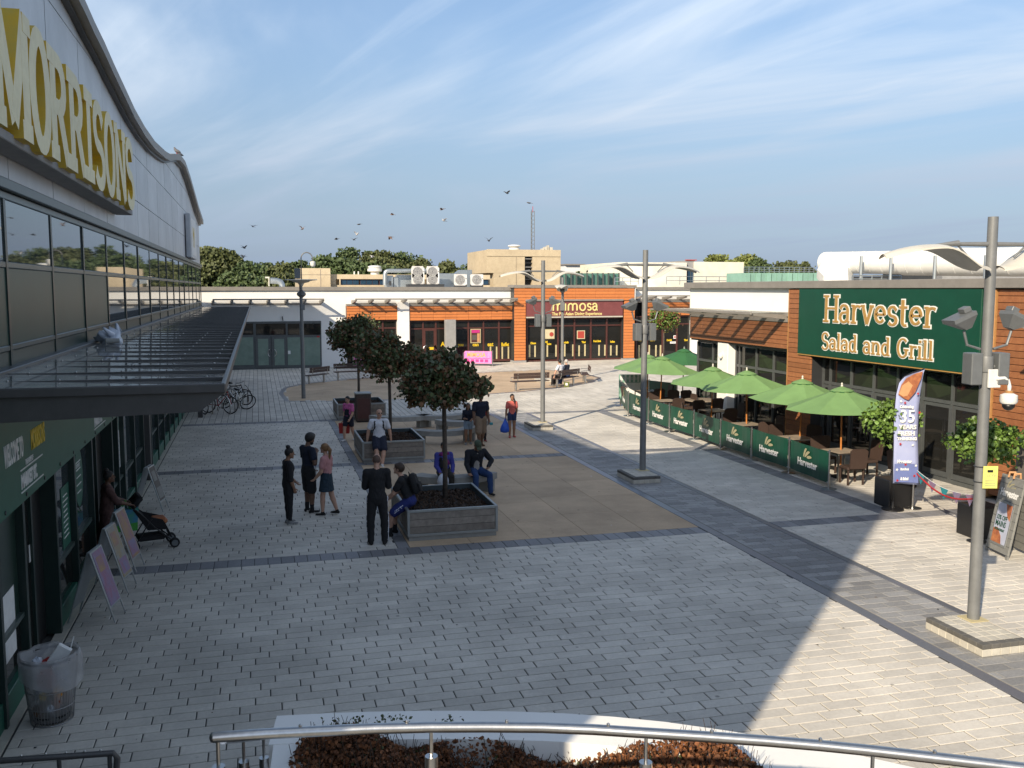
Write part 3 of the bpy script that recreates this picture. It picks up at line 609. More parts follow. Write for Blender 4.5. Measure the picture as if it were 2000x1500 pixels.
bx('pilaster', 'canopy_metal', sup, -2.9, -2.74, 25.75, 26.05, .02, 3.88, .01)
# litter on the canopy
bg_ = MB(); vs = []; fs_ = []; nu, nv = 14, 9
for i in range(nv + 1):
    for j in range(nu):
        th = math.pi * i / nv; ph = 2 * math.pi * j / nu; rr = 1 + .28 * math.sin(3 * ph + i) + .2 * math.sin(5 * ph - 2 * i)
        vs.append((-2.58 + .20 * math.sin(th) * math.cos(ph) * rr, 18.4 + .34 * math.sin(th) * math.sin(ph) * rr, ZC + .10 + .11 * math.cos(th) * rr * (1 + .5 * math.sin(2 * ph))))
for i in range(nv):
    for j in range(nu): fs_.append((i * nu + j, i * nu + (j + 1) % nu, (i + 1) * nu + (j + 1) % nu, (i + 1) * nu + j))
bg_.add(vs, fs_); bg_.tube([(-2.45, 18.6, ZC + .16), (-2.5, 18.75, ZC + .34), (-2.42, 18.8, ZC + .2)], [.05, .03, .015], 6).tube([(-2.5, 18.2, ZC + .16), (-2.62, 18.05, ZC + .30)], [.06, .02], 6)
bg_.obj('carrier_bag', 'bag_white', None, smooth=True, label='crumpled white carrier bag lying on the glass canopy', cat='bag')
MB().tube([(-2.55, 17.70, ZC + .09), (-2.33, 17.76, ZC + .09)], [.05, .038], 12).obj('paper_cup', 'concrete', None, label='discarded paper cup on its side beside the carrier bag on the canopy', cat='cup')
# ------------------------------------------------------------------ far row of shops
mat('canopy_clear', (0.62, 0.66, 0.60), 0.08, alpha=0.22, nscale=3)
FA = Vector((-6.0, 59.95, 0)); FR = math.atan(0.09); FU = Vector((math.cos(FR), math.sin(FR), 0)); FN = Vector((math.sin(FR), -math.cos(FR), 0))
def fz(x, y, d=0.0):            # photo pixel -> (s, z) on the far wall plane moved d metres towards the camera
    r = ray(x, y); p0 = FA + FN * d; t = (p0 - EYE).dot(FN) / r.dot(FN); p = EYE + r * t; return (p - FA).dot(FU), p.z
far_b = thing('shop_building', 'low white rendered shop row closing the far end of the plaza', 'building', FA, FR)
mim = thing('restaurant_building', 'orange boarded restaurant front with burgundy sign at the far end of the plaza', 'building', FA, FR)
def fbox(name, m, par, x0, x1, y0, y1, d0, d1, b=0.0):   # pixel rectangle, from d0 to d1 metres in front of the wall
    s0, z1 = fz(x0, (y0 + y1) / 2, d1)[0], fz((x0 + x1) / 2, y0, d1)[1]; s1, z0 = fz(x1, (y0 + y1) / 2, d1)[0], fz((x0 + x1) / 2, y1, d1)[1]
    return bx(name, m, par, s0, s1, -d1, -d0, max(z0, 0.0), z1, b)
def fb(name, m, par, s0, s1, z0, z1, d0, d1, b=0.0): return bx(name, m, par, s0, s1, -d1, -d0, z0, z1, b)
S = lambda x, y=650, d=0.0: fz(x, y, d)[0]
ZR = 5.0
fb('wall', 'render_white', far_b, -6, S(677), 0, ZR, -14, 0); fb('wall', 'render_white', far_b, S(677), S(1420), 3.98, ZR, -14, 0)
fb('wall', 'black_plastic', far_b, S(677), S(1420), 0, 3.98, -14, -.5)
fb('roof_coping', 'coping', far_b, -6.2, S(1004), ZR - .17, ZR + .07, -.3, .12, .01); fb('roof_coping', 'coping', far_b, S(1241), S(1420), ZR - .14, ZR + .08, -.3, .12, .01)
# empty unit: dark framed shopfront papered over inside
x0, x1 = 405, 628
fbox('shopfront_frame', 'frame_grey', far_b, x0, x1, 628, 719, .0, .05)
fbox('stall_riser', 'frame_grey', far_b, x0, x1, 716, 724, .0, .07, .01)
for a, b in ((408, 436), (438, 494.5), (500, 558), (562, 585), (588, 626)): fbox('transom_pane', 'glass_dark', far_b, a, b, 632, 654, .05, .065)
for a, b in ((408, 436), (438, 455), (456, 495), (562, 587), (588, 625)): fbox('papered_pane', 'paper_green', far_b, a, b, 659, 713, .05, .066)
for a, b in ((499, 529), (531, 560)):
    o = fbox('door', 'frame_grey', far_b, a, b, 657, 718, .05, .10, .01)
    s0, z1 = fz(a + 4.5, 662, .1); s1, z0 = fz(b - 4, 713, .1); bx('door_glass', 'paper_green', o, s0, s1, -.108, -.09, z0, z1)
    sg = 1 if a < 510 else -1; cs = S(530); cz_ = fz(530, 689)[1]
    MB().tube([(cs - sg * (.10 + .16 * math.cos(R(q))), -.15, cz_ + .22 * math.sin(R(q))) for q in range(-75, 76, 15)], .02, 6).obj('handle', 'steel', o)
fbox('notice', 'white_paint', far_b, 562.5, 567.5, 685, 691.5, .07, .075); fbox('notice', 'red', far_b, 619, 624, 656, 659, .07, .075)
MB().tube([(S(552), -.02, fz(552, 618)[1]), (S(552), -.12, fz(552, 622)[1]), (S(553), -.12, fz(552, 626)[1])], .03, 6).obj('alarm_bracket', 'trim_dark', far_b)
def fcanopy(name, label, xa, xb, ya, brk, proj=1.35):
    t = thing(name, label, 'canopy', FA, FR); zt = fz((xa + xb) / 2, ya, proj)[1]; sa, sb = S(xa, ya, proj * .5), S(xb, ya, proj * .5)
    fb('front_rail', 'coping', t, sa, sb, zt - .04, zt + .05, proj - .07, proj, .01); fb('wall_rail', 'coping', t, sa, sb, zt - .34, zt - .24, .002, .08, .01)
    n = max(1, brk - 1)
    for i in range(brk):
        s = sa + .05 + (sb - sa - .1) * i / n
        MB().prism([(-.01, zt - .32), (-.01, zt - .08), (-proj + .06, zt - .04), (-proj + .06, zt - .12)], s - .06, s + .06, frameM((0, 0, 0), (0, 1, 0)) @ Matrix.Identity(4)).obj('bracket', 'coping', t)
    for i in range(n):
        a = sa + .05 + (sb - sa - .1) * i / n; b = sa + .05 + (sb - sa - .1) * (i + 1) / n; fb('glass_panel', 'canopy_clear', t, a + .01, b - .01, zt - .03, zt - .018, .1, proj - .08)
    return t
fcanopy('glass_canopy', 'glazed canopy with seven grey brackets over the papered empty shop', 414, 630, 585, 7)
fcanopy('glass_canopy', 'long glazed canopy with eleven brackets over the orange band left of the tower', 690, 1005, 584, 11)
fcanopy('glass_canopy', 'short glazed canopy right of the orange tower', 1243, 1362, 578, 5)
# restaurant: boards are laid one by one
def boards(par, m, xa, xb, ya, yb, n, d0, d1, cols=1, nm='cladding_board'):
    s0, s1 = S(xa, (ya + yb) / 2, d1), S(xb, (ya + yb) / 2, d1); zt, zb = fz((xa + xb) / 2, ya, d1)[1], fz((xa + xb) / 2, yb, d1)[1]
    for i in range(n):
        for c in range(cols):
            a = s0 + (s1 - s0) * c / cols; b = s0 + (s1 - s0) * (c + 1) / cols; z0 = zb + (zt - zb) * i / n; z1 = zb + (zt - zb) * (i + 1) / n
            fb(nm, m, par, a + .006, b - .006, z0 + .006, z1 - .012, d0, d1 + random.uniform(0, .006), .008)
    fb('board_backing', 'trim_dark', par, s0, s1, zb, zt, d0 - .02, d1 - .02)
for xa, xb, c in ((677, 777, 4), (800, 1004, 9)):
    boards(mim, 'orange_board', xa, xb, 597, 625, 5, .02, .34, c); fbox('band_coping', 'coping', mim, xa, xb, 593.5, 597.4, .0, .4, .01)
fbox('pier', 'render_white', mim, 777, 800, 590, 712, .0, .42, .01)
boards(mim, 'orange_board', 1261, 1356, 590, 616, 5, .02, .30, 4); fbox('band_coping', 'coping', mim, 1243, 1357, 586.5, 590.4, .0, .34, .01)
fbox('pier', 'render_white', mim, 1352, 1365, 604, 716, .0, .36, .01)
D1 = .75
zt_ = fz(1120, 557.5, D1)[1]
fb('roof_coping', 'coping', mim, S(1003, 600, D1) - .05, S(1241, 600, D1) + .05, zt_ - .16, zt_ + .03, -.3, D1 + .08, .01)
boards(mim, 'orange_board', 1004.5, 1239.5, 562.5, 587, 4, .05, D1, 6); boards(mim, 'orange_board', 1004.5, 1027, 587.3, 704, 20, .05, D1); boards(mim, 'orange_board', 1218, 1239.5, 587.3, 699.5, 20, .05, D1)
fb('tower_side', 'render_white', mim, S(1239.8, 600, D1) + .003, S(1239.8, 600, D1) + .05, 3.98, zt_ - .17, -.2, D1 - .02)
fbox('plinth', 'concrete_grey', mim, 1004, 1028, 704.3, 710, .0, D1 + .03); fbox('plinth', 'concrete_grey', mim, 1217.5, 1240, 699.8, 706, .0, D1 + .03)
fbox('sign_head', 'coping', mim, 1027.5, 1218, 584.5, 588, .05, D1 + .12, .01)
rs = thing('restaurant_sign', 'burgundy restaurant sign board with pale yellow lettering mimosa', 'sign', FA, FR)
fbox('board', 'burgundy', rs, 1028.3, 1216.5, 588.2, 617.5, .3, D1 + .02); fbox('trim', 'block_pale', rs, 1028.3, 1216.5, 617.8, 620.4, .3, D1 + .05)
sx_ = S(1078, 600, D1 + .03); sw_ = S(1168, 600, D1 + .03) - sx_; zb_ = fz(1120, 606.5, D1 + .03)[1]; Wt = sum(glyph_strokes(c)[2] for c in 'mimosa'); hgt_ = (fz(1120, 593, D1)[1] - zb_) / .64
ox = 0; xs_ = sw_ / (Wt * hgt_)
for ch in 'mimosa':
    mb = MB(); M = frameM((sx_, -D1 - .022, zb_), (1, 0, 0)); a = glyph(mb, ch, hgt_, M, .125, .125, .05, ox=ox, serif=False, xs=xs_); ox += a; mb.obj('letter', 'sign_cream', rs)
text_obj('tagline', 'The Pan Asian Dining Experience', .30, 'sign_cream', rs, frameM((sx_, -D1 - .023, fz(1120, 615.5, D1)[1]), (1, 0, 0)), .02, sw_ / 4.25 if False else .93, bold=.006)
def glazing(xs, ytop, ytr, ybot, d, name='pane'):
    fbox('window_head', 'frame_brown', mim, xs[0], xs[-1], ytop, ytop + 2, d - .03, d + .05); fbox('transom', 'frame_brown', mim, xs[0], xs[-1], ytr - 1.3, ytr + 1.3, d - .03, d + .045)
    fbox('window_sill', 'frame_brown', mim, xs[0], xs[-1], ybot - 3, ybot + 1.5, d - .03, d + .055)
    for x in xs: fbox('mullion', 'frame_brown', mim, x - 1.5, x + 1.5, ytop, ybot, d - .03, d + .06)
    for a, b in zip(xs, xs[1:]):
        for y0, y1 in ((ytop + 2, ytr - 1.3), (ytr + 1.3, ybot - 3)):
            o = fbox(name, 'glass_dark', mim, a + 1.5, b - 1.5, y0, y1, d, d + .01)
glazing([691, 720, 748, 776], 626, 641, 711, .02); glazing([801, 826.5, 851.5, 880, 915, 944.5, 974.5, 1002.5], 626, 641, 706, .02)
glazing([1029.5, 1060, 1090, 1122, 1154, 1185, 1214.5], 621, 636, 704, D1 - .42); glazing([1243, 1264, 1294, 1322, 1351], 617, 633, 706, .02)
fbox('door_frame', 'frame_brown', mim, 828, 850, 643, 703, .02, .07); fbox('door_glass', 'glass_dark', mim, 831, 847, 646, 700, .07, .075)
MB().tube([(S(830) + .05 - .2 * math.cos(R(q)), -.12, fz(832, 682)[1] + .25 * math.sin(R(q))) for q in range(-85, 86, 17)], .022, 6).obj('door_handle', 'steel', mim)
o_ = fbox('column', 'concrete_grey', mim, 871, 891, 624.5, 707, .62, 1.0, .02)
def ytxt(t, x, y, hpx, wpx, d, m='yellow'):
    s, z = fz(x, y, d); h = hpx / FPX * 64; text_obj('window_lettering', t, h * 1.35, m, mim, frameM((s, -d - .004, z), (1, 0, 0)), .004, (wpx / FPX * 64) / (len(t) * h * 1.35 * .52), bold=.012)
for t, x, wd, h in (('All', 861, 18, 8.5), ('you', 895, 11, 6), ('can', 923, 14, 6.5), ('eat', 952, 15, 8), ('Buffet', 979, 21, 7)): ytxt(t, x, 676, h, wd, .035)
for t, x, wd, y in (('Chinese', 1036, 13, 672), ('Grill', 1065, 7, 669.5), ('Station', 1068, 12, 673.5), ('Cocktails', 1098, 17, 670.5), ('Thai', 1136, 10, 670), ('Fresh Salads', 1159, 21, 668), ('Indian', 1192, 13, 669)): ytxt(t, x, y, 3.9, wd, D1 - .40)
for t, x, wd in (('Dessert', 1246, 12), ('Indian', 1270, 13), ('Cocktails', 1302, 15), ('Thai', 1336, 10)): ytxt(t, x, 666, 4, wd, .035)
fbox('door_sticker', 'yellow', mim, 838, 847, 678, 683, .078, .082)
for x in (1034, 1045, 1069, 1086, 1103, 1119, 1131, 1142.5, 1170, 1181.5, 1193, 1204.5):  # pale strips laid on the panes as painted reflections of bollards
    if x: fbox('reflection_strip', 'bollard', mim, x - 1.4, x + 1.4, 673 + random.uniform(-2, 2), 697.5 - (x - 1034) * .02, D1 - .408, D1 - .402)
for x in (958, 970, 981, 993, 1248, 1268, 1281, 1290): fbox('reflection_strip', 'bollard', mim, x - 1.4, x + 1.4, 677 - (3 if x > 1200 else 0), 702, .031, .036)  # more painted bollard reflections, on the flanking windows
def poster(label, x0, x1, y0, y1, d, m, m2, emb=None):
    t = thing('poster', label, 'poster', FA, FR); fbox('frame', m, t, x0, x1, y0, y1, d, d + .02); fbox('picture', m2, t, x0 + 1.4, x1 - 1.4, y0 + 1.4, y1 - 1.4, d + .02, d + .025)
    if emb:
        s, z = fz((x0 + x1) / 2, (y0 + y1) / 2); q = .22 * (x1 - x0) / FPX * 64; MB().prism(arc(s, z, q, q, 0, 345, 16), 0, .01, frameM((0, -d - .026, 0), (1, 0, 0))).obj('emblem', emb, t)
    return t
t = poster('tall menu poster in a pale frame beside the word can on the restaurant glass', 919, 939, 642.5, 670, .035, 'bollard', 'frame_brown'); fbox('heading', 'magenta', t, 921, 937, 644.5, 650, .06, .066); fbox('table', 'poster_dark', t, 922, 931, 654, 664, .06, .066); fbox('table', 'food_pale', t, 932, 937, 651, 668, .06, .066)
poster('square cream poster with dark round emblem in the tower window', 1063, 1083, 643, 662, D1 - .40, 'bollard', 'cream_print', 'red_print'); poster('square red poster with pale border in the tower window', 1127, 1142.5, 645.5, 662, D1 - .40, 'cream_print', 'red_print')
t = poster('small red and white no smoking notice by the far right restaurant door', 1315.5, 1321, 655, 661.5, .035, 'white_paint', 'red'); t = poster('small pale blue notice under the red one by the far right restaurant door', 1309, 1320, 667, 671, .035, 'white_paint', 'print_blue')
# pink barrier banners in front of the restaurant
def pink(label, xa, ya, xb, yb, words):
    a, b = G(xa, ya), G(xb, yb); d = (b - a); ln = d.length; t = thing('barrier_banner', label, 'banner', a, math.atan2(d.y, d.x), 'pink banners on posts')
    for q, s in enumerate((0, ln)):
        MB().cyl((s, 0, 0), (s, 0, 1.0), .03, n=8).obj('post', 'steel', t); MB().lathe([(.2, 0), (.2, .02), (.05, .04)], (s, 0, 0), 12).obj('post_base', 'steel', t)
    bx('banner', 'pink_print', t, .06, ln - .06, -.012, .012, .16, .95); text_obj('lettering', words, .40, 'print_orange', t, frameM((.25, -.014, .58), (1, 0, 0)), .004, (ln - .5) / 1.75, bold=.008)
    for i in range(5): bx('print', 'magenta', t, .2 + i * (ln - .4) / 5, .2 + (i + .7) * (ln - .4) / 5, -.0155, -.012, .25, .42)
    bx('print_line', 'magenta', t, .2, ln - .2, -.0155, -.012, .47, .50)
pink('pink printed banner between posts left of the trees at the far restaurant', 690, 720, 772, 719, 'MIMOSA'); pink('pink printed banner between posts right of the trees at the far restaurant', 905, 714, 962, 715, 'MIMOSA')
# ------------------------------------------------------------------ on and behind the far roof
def abox(name, m, par, x0, x1, y0, y1, Y, dep, b=0.0, z0=None):
    p = AY(x0, y1, Y); q = AY(x1, y0, Y); return bx(name, m, par, p.x, q.x, Y, Y + dep, p.z if z0 is None else z0, q.z, b)
def aircon(label, x0, x1, y0, y1, fans, Y=66.0):
    t = thing('air_conditioner', label, 'air conditioner', group='air conditioning units on the far roof'); abox('case', 'white_plastic', t, x0, x1, y0, y1, Y, .45, .02)
    bx('foot', 'trim_dark', t, AY(x0, y1, Y).x, AY(x1, y1, Y).x, Y + .02, Y + .43, ZR, AY(x0, y1, Y).z - .002)
    for fx, fy in fans:
        p = AY(fx, fy, Y); r = .36; MB().box(p.x - r * 1.1, p.x + r * 1.1, Y - .012, Y - .001, p.z - r * 1.1, p.z + r * 1.1).obj('guard', 'bird_white', t)
        f = MB().prism(arc(p.x, p.z, r * .95, r * .95, 0, 345, 20), 0, .02, frameM((0, Y - .013, 0), (1, 0, 0))).obj('fan_grille', 'bird_grey', t)
        for i in range(5): MB().tube([(p.x + r * (.2 + .17 * i) * math.cos(R(a)), Y - .04, p.z + r * (.2 + .17 * i) * math.sin(R(a))) for a in range(0, 360, 24)], .008, 4, closed=True).obj('fan_ring', 'white_plastic', f)
    bx('badge', 'bird_grey', t, AY(x1 - 3, y0, Y).x, AY(x1 - 1, y0, Y).x, Y - .004, Y - .001, AY(x0, y0 + 9, Y).z, AY(x0, y0 + 7, Y).z)
aircon('tall twin fan air conditioner, left one of the tall pair on the far roof', 805.5, 829, 522.5, 554.5, ((815.5, 531), (816, 545.5)))
aircon('tall twin fan air conditioner, right one of the tall pair on the far roof', 835, 858, 522.5, 554.5, ((844.5, 531), (844.5, 545.5)))
aircon('small single fan air conditioner, left one of the low pair on the far roof', 889, 912, 536, 556, ((898.5, 546.5),)); aircon('small single fan air conditioner, right one of the low pair on the far roof', 921, 944, 536, 556, ((931, 546.5),))
du = thing('roof_ducting', 'bright metal ventilation ducting behind the air conditioners on the far roof', 'duct')
def P(x, y, Y): return AY(x, y, Y)
MB().tube([P(752, 557, 67), P(752, 536, 67), P(753, 531.5, 67), P(756, 529.5, 67), P(761, 529, 67), P(835, 529, 67)], .15, 14).obj('round_duct', 'zinc', du, smooth=50)
for x0, x1, y0, y1, Y, dep in ((755, 768, 538, 559, 67.3, 1.2), (769, 778, 541, 559, 67.4, 1), (777, 806, 537, 559, 67.6, 1.2), (858, 891, 534, 556, 67.5, 1.4), (912, 922, 527, 556, 67.6, .9)): abox('duct_box', 'zinc', du, x0, x1, y0, y1, Y, dep, .02, ZR)
MB().add([tuple(P(891, 534, 67.6)), tuple(P(900, 527, 67.6)), tuple(P(912, 527, 67.6)), tuple(P(912, 536, 67.6))] + [tuple(P(891, 534, 67.6) + Vector((0, 1, 0))), tuple(P(900, 527, 67.6) + Vector((0, 1, 0))), tuple(P(912, 527, 67.6) + Vector((0, 1, 0))), tuple(P(912, 536, 67.6) + Vector((0, 1, 0)))],
         [(3, 2, 1, 0), (4, 5, 6, 7), (0, 1, 5, 4), (1, 2, 6, 5), (2, 3, 7, 6), (3, 0, 4, 7)]).obj('cowl', 'zinc', du)
abox('base_frame', 'trim_dark', du, 797, 868, 555, 559, 65.8, 1.0, 0, ZR); abox('valve', 'trim_dark', du, 761, 764.5, 549, 558, 66.9, .2)
gd = thing('roof_cowl', 'curved metal extract cowl on the roof above the empty shop', 'duct')
MB().tube([P(528, 548, 66), P(540, 548.5, 66), P(548, 551, 66), P(551, 557, 66), P(551, 560, 66)], .20, 12).obj('cowl', 'zinc', gd, smooth=50)
fl = thing('floodlight_post', 'short pale post with small lamp on the roof above the empty shop', 'lamp'); MB().tube([P(525.5, 559, 65), P(525.5, 543, 65)], .04, 6).obj('post', 'lamp_shell', fl); abox('lamp', 'lamp_shell', fl, 518, 526, 540.5, 543.3, 65, .3)
# buildings behind
b1 = thing('office_building', 'low beige concrete block with strip windows behind the far roof', 'building')
abox('wall', 'beige_wall', b1, 585.5, 645, 524, 566, 76, 9, 0, 0); abox('wall_joint', 'timber_grey', b1, 586, 645, 536.3, 536.8, 75.985, .01); abox('wall_joint', 'timber_grey', b1, 626, 626.4, 526, 560, 75.985, .01)
abox('wall', 'beige_wall', b1, 645.1, 957, 537, 545, 76.6, 10); abox('wall', 'beige_wall', b1, 645.1, 957, 557, 566, 76.6, 10, 0, 0); abox('wall_back', 'beige_wall', b1, 645.1, 957, 545, 557, 77.2, 9.3)
for x0, x1 in ((645.2, 656), (663, 665)): abox('pier', 'beige_wall', b1, x0, x1, 545, 557, 76.6, .6)
for x0 in (665, 703, 741, 880, 918):
    w_ = abox('window', 'frame_brown', b1, x0, x0 + 36, 545.2, 556.8, 76.8, .2)
    for i in range(3): p = AY(x0 + .8 + 11.9 * i, 556, 76.78); q = AY(x0 + 11.6 + 11.9 * i, 546, 76.78); bx('pane', 'blue_glass', w_, p.x, q.x, 76.77, 76.8, p.z, q.z)
cw = thing('roof_vent', 'round white roof vent on the low beige block', 'vent'); c = P(732, 537, 79); MB().lathe([(.35, 0), (.35, .25), (.6, .3), (.6, .5), (.45, .55), (.55, .62), (.55, .7), (.3, .78)], c, 16).obj('cowl', 'white_plastic', cw, smooth=40)
for i, x in enumerate((692, 700)): MB().tube([P(x, 537, 78), P(x, 530, 78)], .06, 6).obj('vent_pipe', 'white_plastic', None, label=('taller' if i == 0 else 'shorter') + ' thin white vent pipe on the low beige block', cat='pipe')
tw = thing('tower_building', 'square beige concrete tower with dark louvred slot behind the restaurant', 'building')
abox('wall', 'beige_wall', tw, 951, 1025, 488.5, 533, 82, 8); abox('wall', 'beige_wall', tw, 1040, 1095, 488.5, 566, 82, 8, 0, 0); abox('wall', 'beige_wall', tw, 964, 1025, 533, 566, 82.02, 8, 0, 0); abox('lintel', 'beige_wall', tw, 1025, 1040, 488.5, 500, 82, 8)
abox('slot_back', 'black_plastic', tw, 1025, 1040, 500, 566, 82.6, 7, 0, 0)
for i in range(6): abox('louvre', 'trim_dark' if i % 2 else 'concrete_grey', tw, 1025, 1040, 505 + 8 * i, 506.2 + 8 * i, 82.1, .4)
abox('band', 'beige_wall', tw, 950.8, 1095.2, 488.3, 500, 81.94, .05); abox('wall_joint', 'timber_grey', tw, 1008, 1008.4, 501, 560, 81.98, .01)
cw = thing('roof_vent', 'round white vent on the left of the beige tower roof', 'vent'); c = P(1004.5, 488.6, 85); MB().lathe([(.5, 0), (.5, .2), (.3, .25), (.62, .35), (.55, .45), (.2, .5)], c, 14).obj('cowl', 'white_plastic', cw, smooth=40)
cw = thing('roof_vent', 'pale antenna box and vents on the right of the beige tower roof', 'vent')
for x0, x1, y0 in ((1060, 1064, 485), (1065, 1070, 482), (1071, 1073, 479), (1074, 1080, 483)): abox('unit', 'block_pale', cw, x0, x1, y0, 488.4, 84, .8, .02)
ms = thing('radio_mast', 'slender grey lattice mast standing behind the beige tower', 'mast'); b_ = P(1040.5, 492, 92); top = P(1040.5, 412, 92).z
for dx, dy in ((-.17, 0), (.17, 0), (0, .3)): MB().tube([(b_.x + dx, b_.y + dy, 0), (b_.x + dx, b_.y + dy, top)], .035, 5).obj('leg', 'pole_grey', ms)
z_ = b_.z - 1
while z_ < top: MB().tube([(b_.x - .17, b_.y, z_), (b_.x + .17, b_.y, z_ + .2), (b_.x, b_.y + .3, z_ + .2), (b_.x - .17, b_.y, z_ + .4)], .016, 4).obj('lattice', 'pole_grey', ms); z_ += .4
MB().tube([(b_.x, b_.y, top - .1), (b_.x, b_.y, top + .45)], .03, 5).obj('tip', 'red', ms)
cr = thing('market_hall', 'cream rendered block with narrow blue window right of the far shops', 'building')
abox('wall', 'cream_wall', cr, 1210, 1341.5, 513, 566, 74, 10, 0, 0); abox('wall', 'cream_wall', cr, 1357, 1453, 512, 566, 74, 10, 0, 0); abox('wall', 'concrete_grey', cr, 1341.5, 1357, 508.8, 526, 74.3, 9); abox('wall_coping', 'red_print', cr, 1341, 1361, 507, 508.6, 74.2, .3)
w_ = abox('window', 'frame_grey', cr, 1341.5, 1357, 526, 553, 74.3, .3); abox('pane', 'blue_glass', w_, 1342.5, 1348.5, 527, 552, 74.28, .02); abox('pane', 'blue_glass', w_, 1349.5, 1356, 527, 552, 74.28, .02)
gl = thing('glass_screen', 'green tinted glazed screen wall between beige tower and cream block', 'building')
for i in range(11): abox('glass_panel', 'glass_green', gl, 1096 + 10.4 * i, 1105.6 + 10.4 * i, 533.5 + (i % 3) * .2, 566, 73 + (i % 2) * .35, .15, 0, 3.0)
for i in range(12): abox('glazing_fin', 'frame_grey', gl, 1095.4 + 10.4 * i, 1096.2 + 10.4 * i, 533, 566, 72.7, .3, 0, 3.0)
cg = thing('copper_roof', 'pale green copper sheet roof seen over the grill restaurant parapet', 'building')
for i in range(14): abox('roof_sheet', 'copper_green', cg, 1456 + 10.2 * i, 1465.9 + 10.2 * i, 533, 566, 64 + (.06 if i % 2 else 0), 3, 0, 3.0)
def railing(label, x0, x1, yt, yb, Y, n, mids=1):
    t = thing('roof_railing', label, 'railing'); a, b = P(x0, yt, Y), P(x1, yt, Y); zb = P(x0, yb, Y).z
    for i in range(n + 1): p = a.lerp(b, i / n); MB().tube([(p.x, Y, zb), (p.x, Y, p.z)], .03, 5).obj('post', 'zinc', t)
    for k in range(mids + 1): z = a.z - (a.z - zb) * k / (mids + 1); MB().tube([(a.x, Y, z), (b.x, Y, z)], .025, 5).obj('rail', 'zinc', t)
railing('short galvanised railing in front of the green glass screen', 1201, 1247, 542.5, 556, 70, 3); railing('galvanised railing in front of the cream block', 1302, 1455, 540, 556, 70, 6); railing('long galvanised railing above the green copper roof', 1453, 1590, 521.5, 534, 66.5, 14, 2)
fh = thing('distant_building', 'small grey and white flat roofed building on the skyline right of the tower', 'building'); abox('wall', 'white_paint', fh, 1104, 1143, 518, 540, 160, 8); abox('roof', 'coping', fh, 1104, 1143, 515.5, 518, 159.5, 9); abox('wall', 'concrete_grey', fh, 1096, 1112, 524, 545, 165, 8)
# ------------------------------------------------------------------ grill restaurant on the right
HX = 16.70
hv = thing('grill_building', 'brown timber clad grill restaurant with large green sign on the right', 'building')
def hyz(x, y, X=HX): p = AX(x, y, X); return p.y, p.z
ZT = hyz(1600, 549)[1]
def hb(name, m, y0, y1, z0, z1, x0, x1, b=0.0, par=None): return bx(name, m, par or hv, x0, x1, y0, y1, z0, z1, b)
YN, YP1, YP0, YS = 34.7, 27.25, 25.9, 18.75           # far end, pier, sign start, right strip
hb('wall', 'render_white', 5, YN, 0, ZT - .25, 19.0, 40); hb('roof', 'coping', 5, YN, ZT - .3, ZT - .06, HX + .02, 40)
hb('roof_coping', 'coping', 4, YN + .2, ZT - .22, ZT + .01, HX - .22, HX + .3, .012)
hb('parapet', 'render_white', YP1 + .002, YN, 3.98, ZT - .225, HX - .02, HX + .4); hb('parapet_side', 'render_white', YN - .01, YN + .03, 3.0, ZT - .225, HX - .02, 19)
hb('soffit', 'trim_dark', 5, YN, 2.93, 2.985, HX + .05, 19)
def hboards(y0, y1, z0, z1, X, step=.155, cols=1, dep=.06, back=.30):
    n = max(1, round((z1 - z0) / step)); h = (z1 - z0) / n
    for i in range(n):
        cuts = [y0] + sorted(random.uniform(y0 + .4, y1 - .4) for _ in range(cols - 1)) + [y1] if y1 - y0 > 1.2 else [y0, y1]
        for a, b in zip(cuts, cuts[1:]):
            hb('timber_board', 'brown_board', a + .003, b - .003, z0 + i * h + .004, z0 + (i + 1) * h - .008, X - random.uniform(0, .006), X + dep, .006)
    hb('board_backing', 'trim_dark', y0 + .01, y1 - .01, z0 + .01, z1 - .005, X + .03, X + back)
hboards(YP1 + .02, YN - .25, 3.0, 3.86, HX - .10, cols=3, back=.5); hb('band_coping', 'coping', YP1 + .01, YN - .2, 3.865, 3.975, HX - .14, HX + .3, .01)
# rounded far end of the timber band
for i in range(6):
    z0 = 3.0 + i * .1433
    MB().prism([(HX - .10 + .30 * (1 - math.cos(R(q))), YN - .25 + .30 * math.sin(R(q))) for q in range(0, 91, 15)] + [(HX + .3, YN - .25)], z0 + .004, z0 + .137).obj('timber_board', 'brown_board', hv)
hboards(YP0, YP1, .12, ZT - .24, HX - .14, back=2.2); hb('pier_trim', 'oak', YP1 - .03, YP1 + .005, .1, ZT - .24, HX - .15, HX - .02)
hboards(16.2, YS - .39, .12, ZT - .24, HX - .10, back=2.2); hb('oak_post', 'oak', YS - .38, YS - .02, 0.05, ZT - .24, HX - .16, HX + .6, .01); hb('pier_trim', 'oak', 16.9, 16.96, .1, ZT - .3, HX - .125, HX - .02)
hboards(8, 16.15, 3.0, 3.86, HX - .45, cols=3, back=.5); hb('parapet', 'render_white', 8, 16.15, 3.98, ZT - .225, HX - .05, HX + .4); hb('band_coping', 'coping', 8, 16.15, 3.865, 3.975, HX - .5, HX + .3)
hb('header', 'brown_board', YS - .02, YP0, ZT - .62, ZT - .24, HX - .06, HX + .3); hb('sign_soffit', 'timber_dark', YS, YP0, 2.86, 2.93, HX - .1, 17.2)
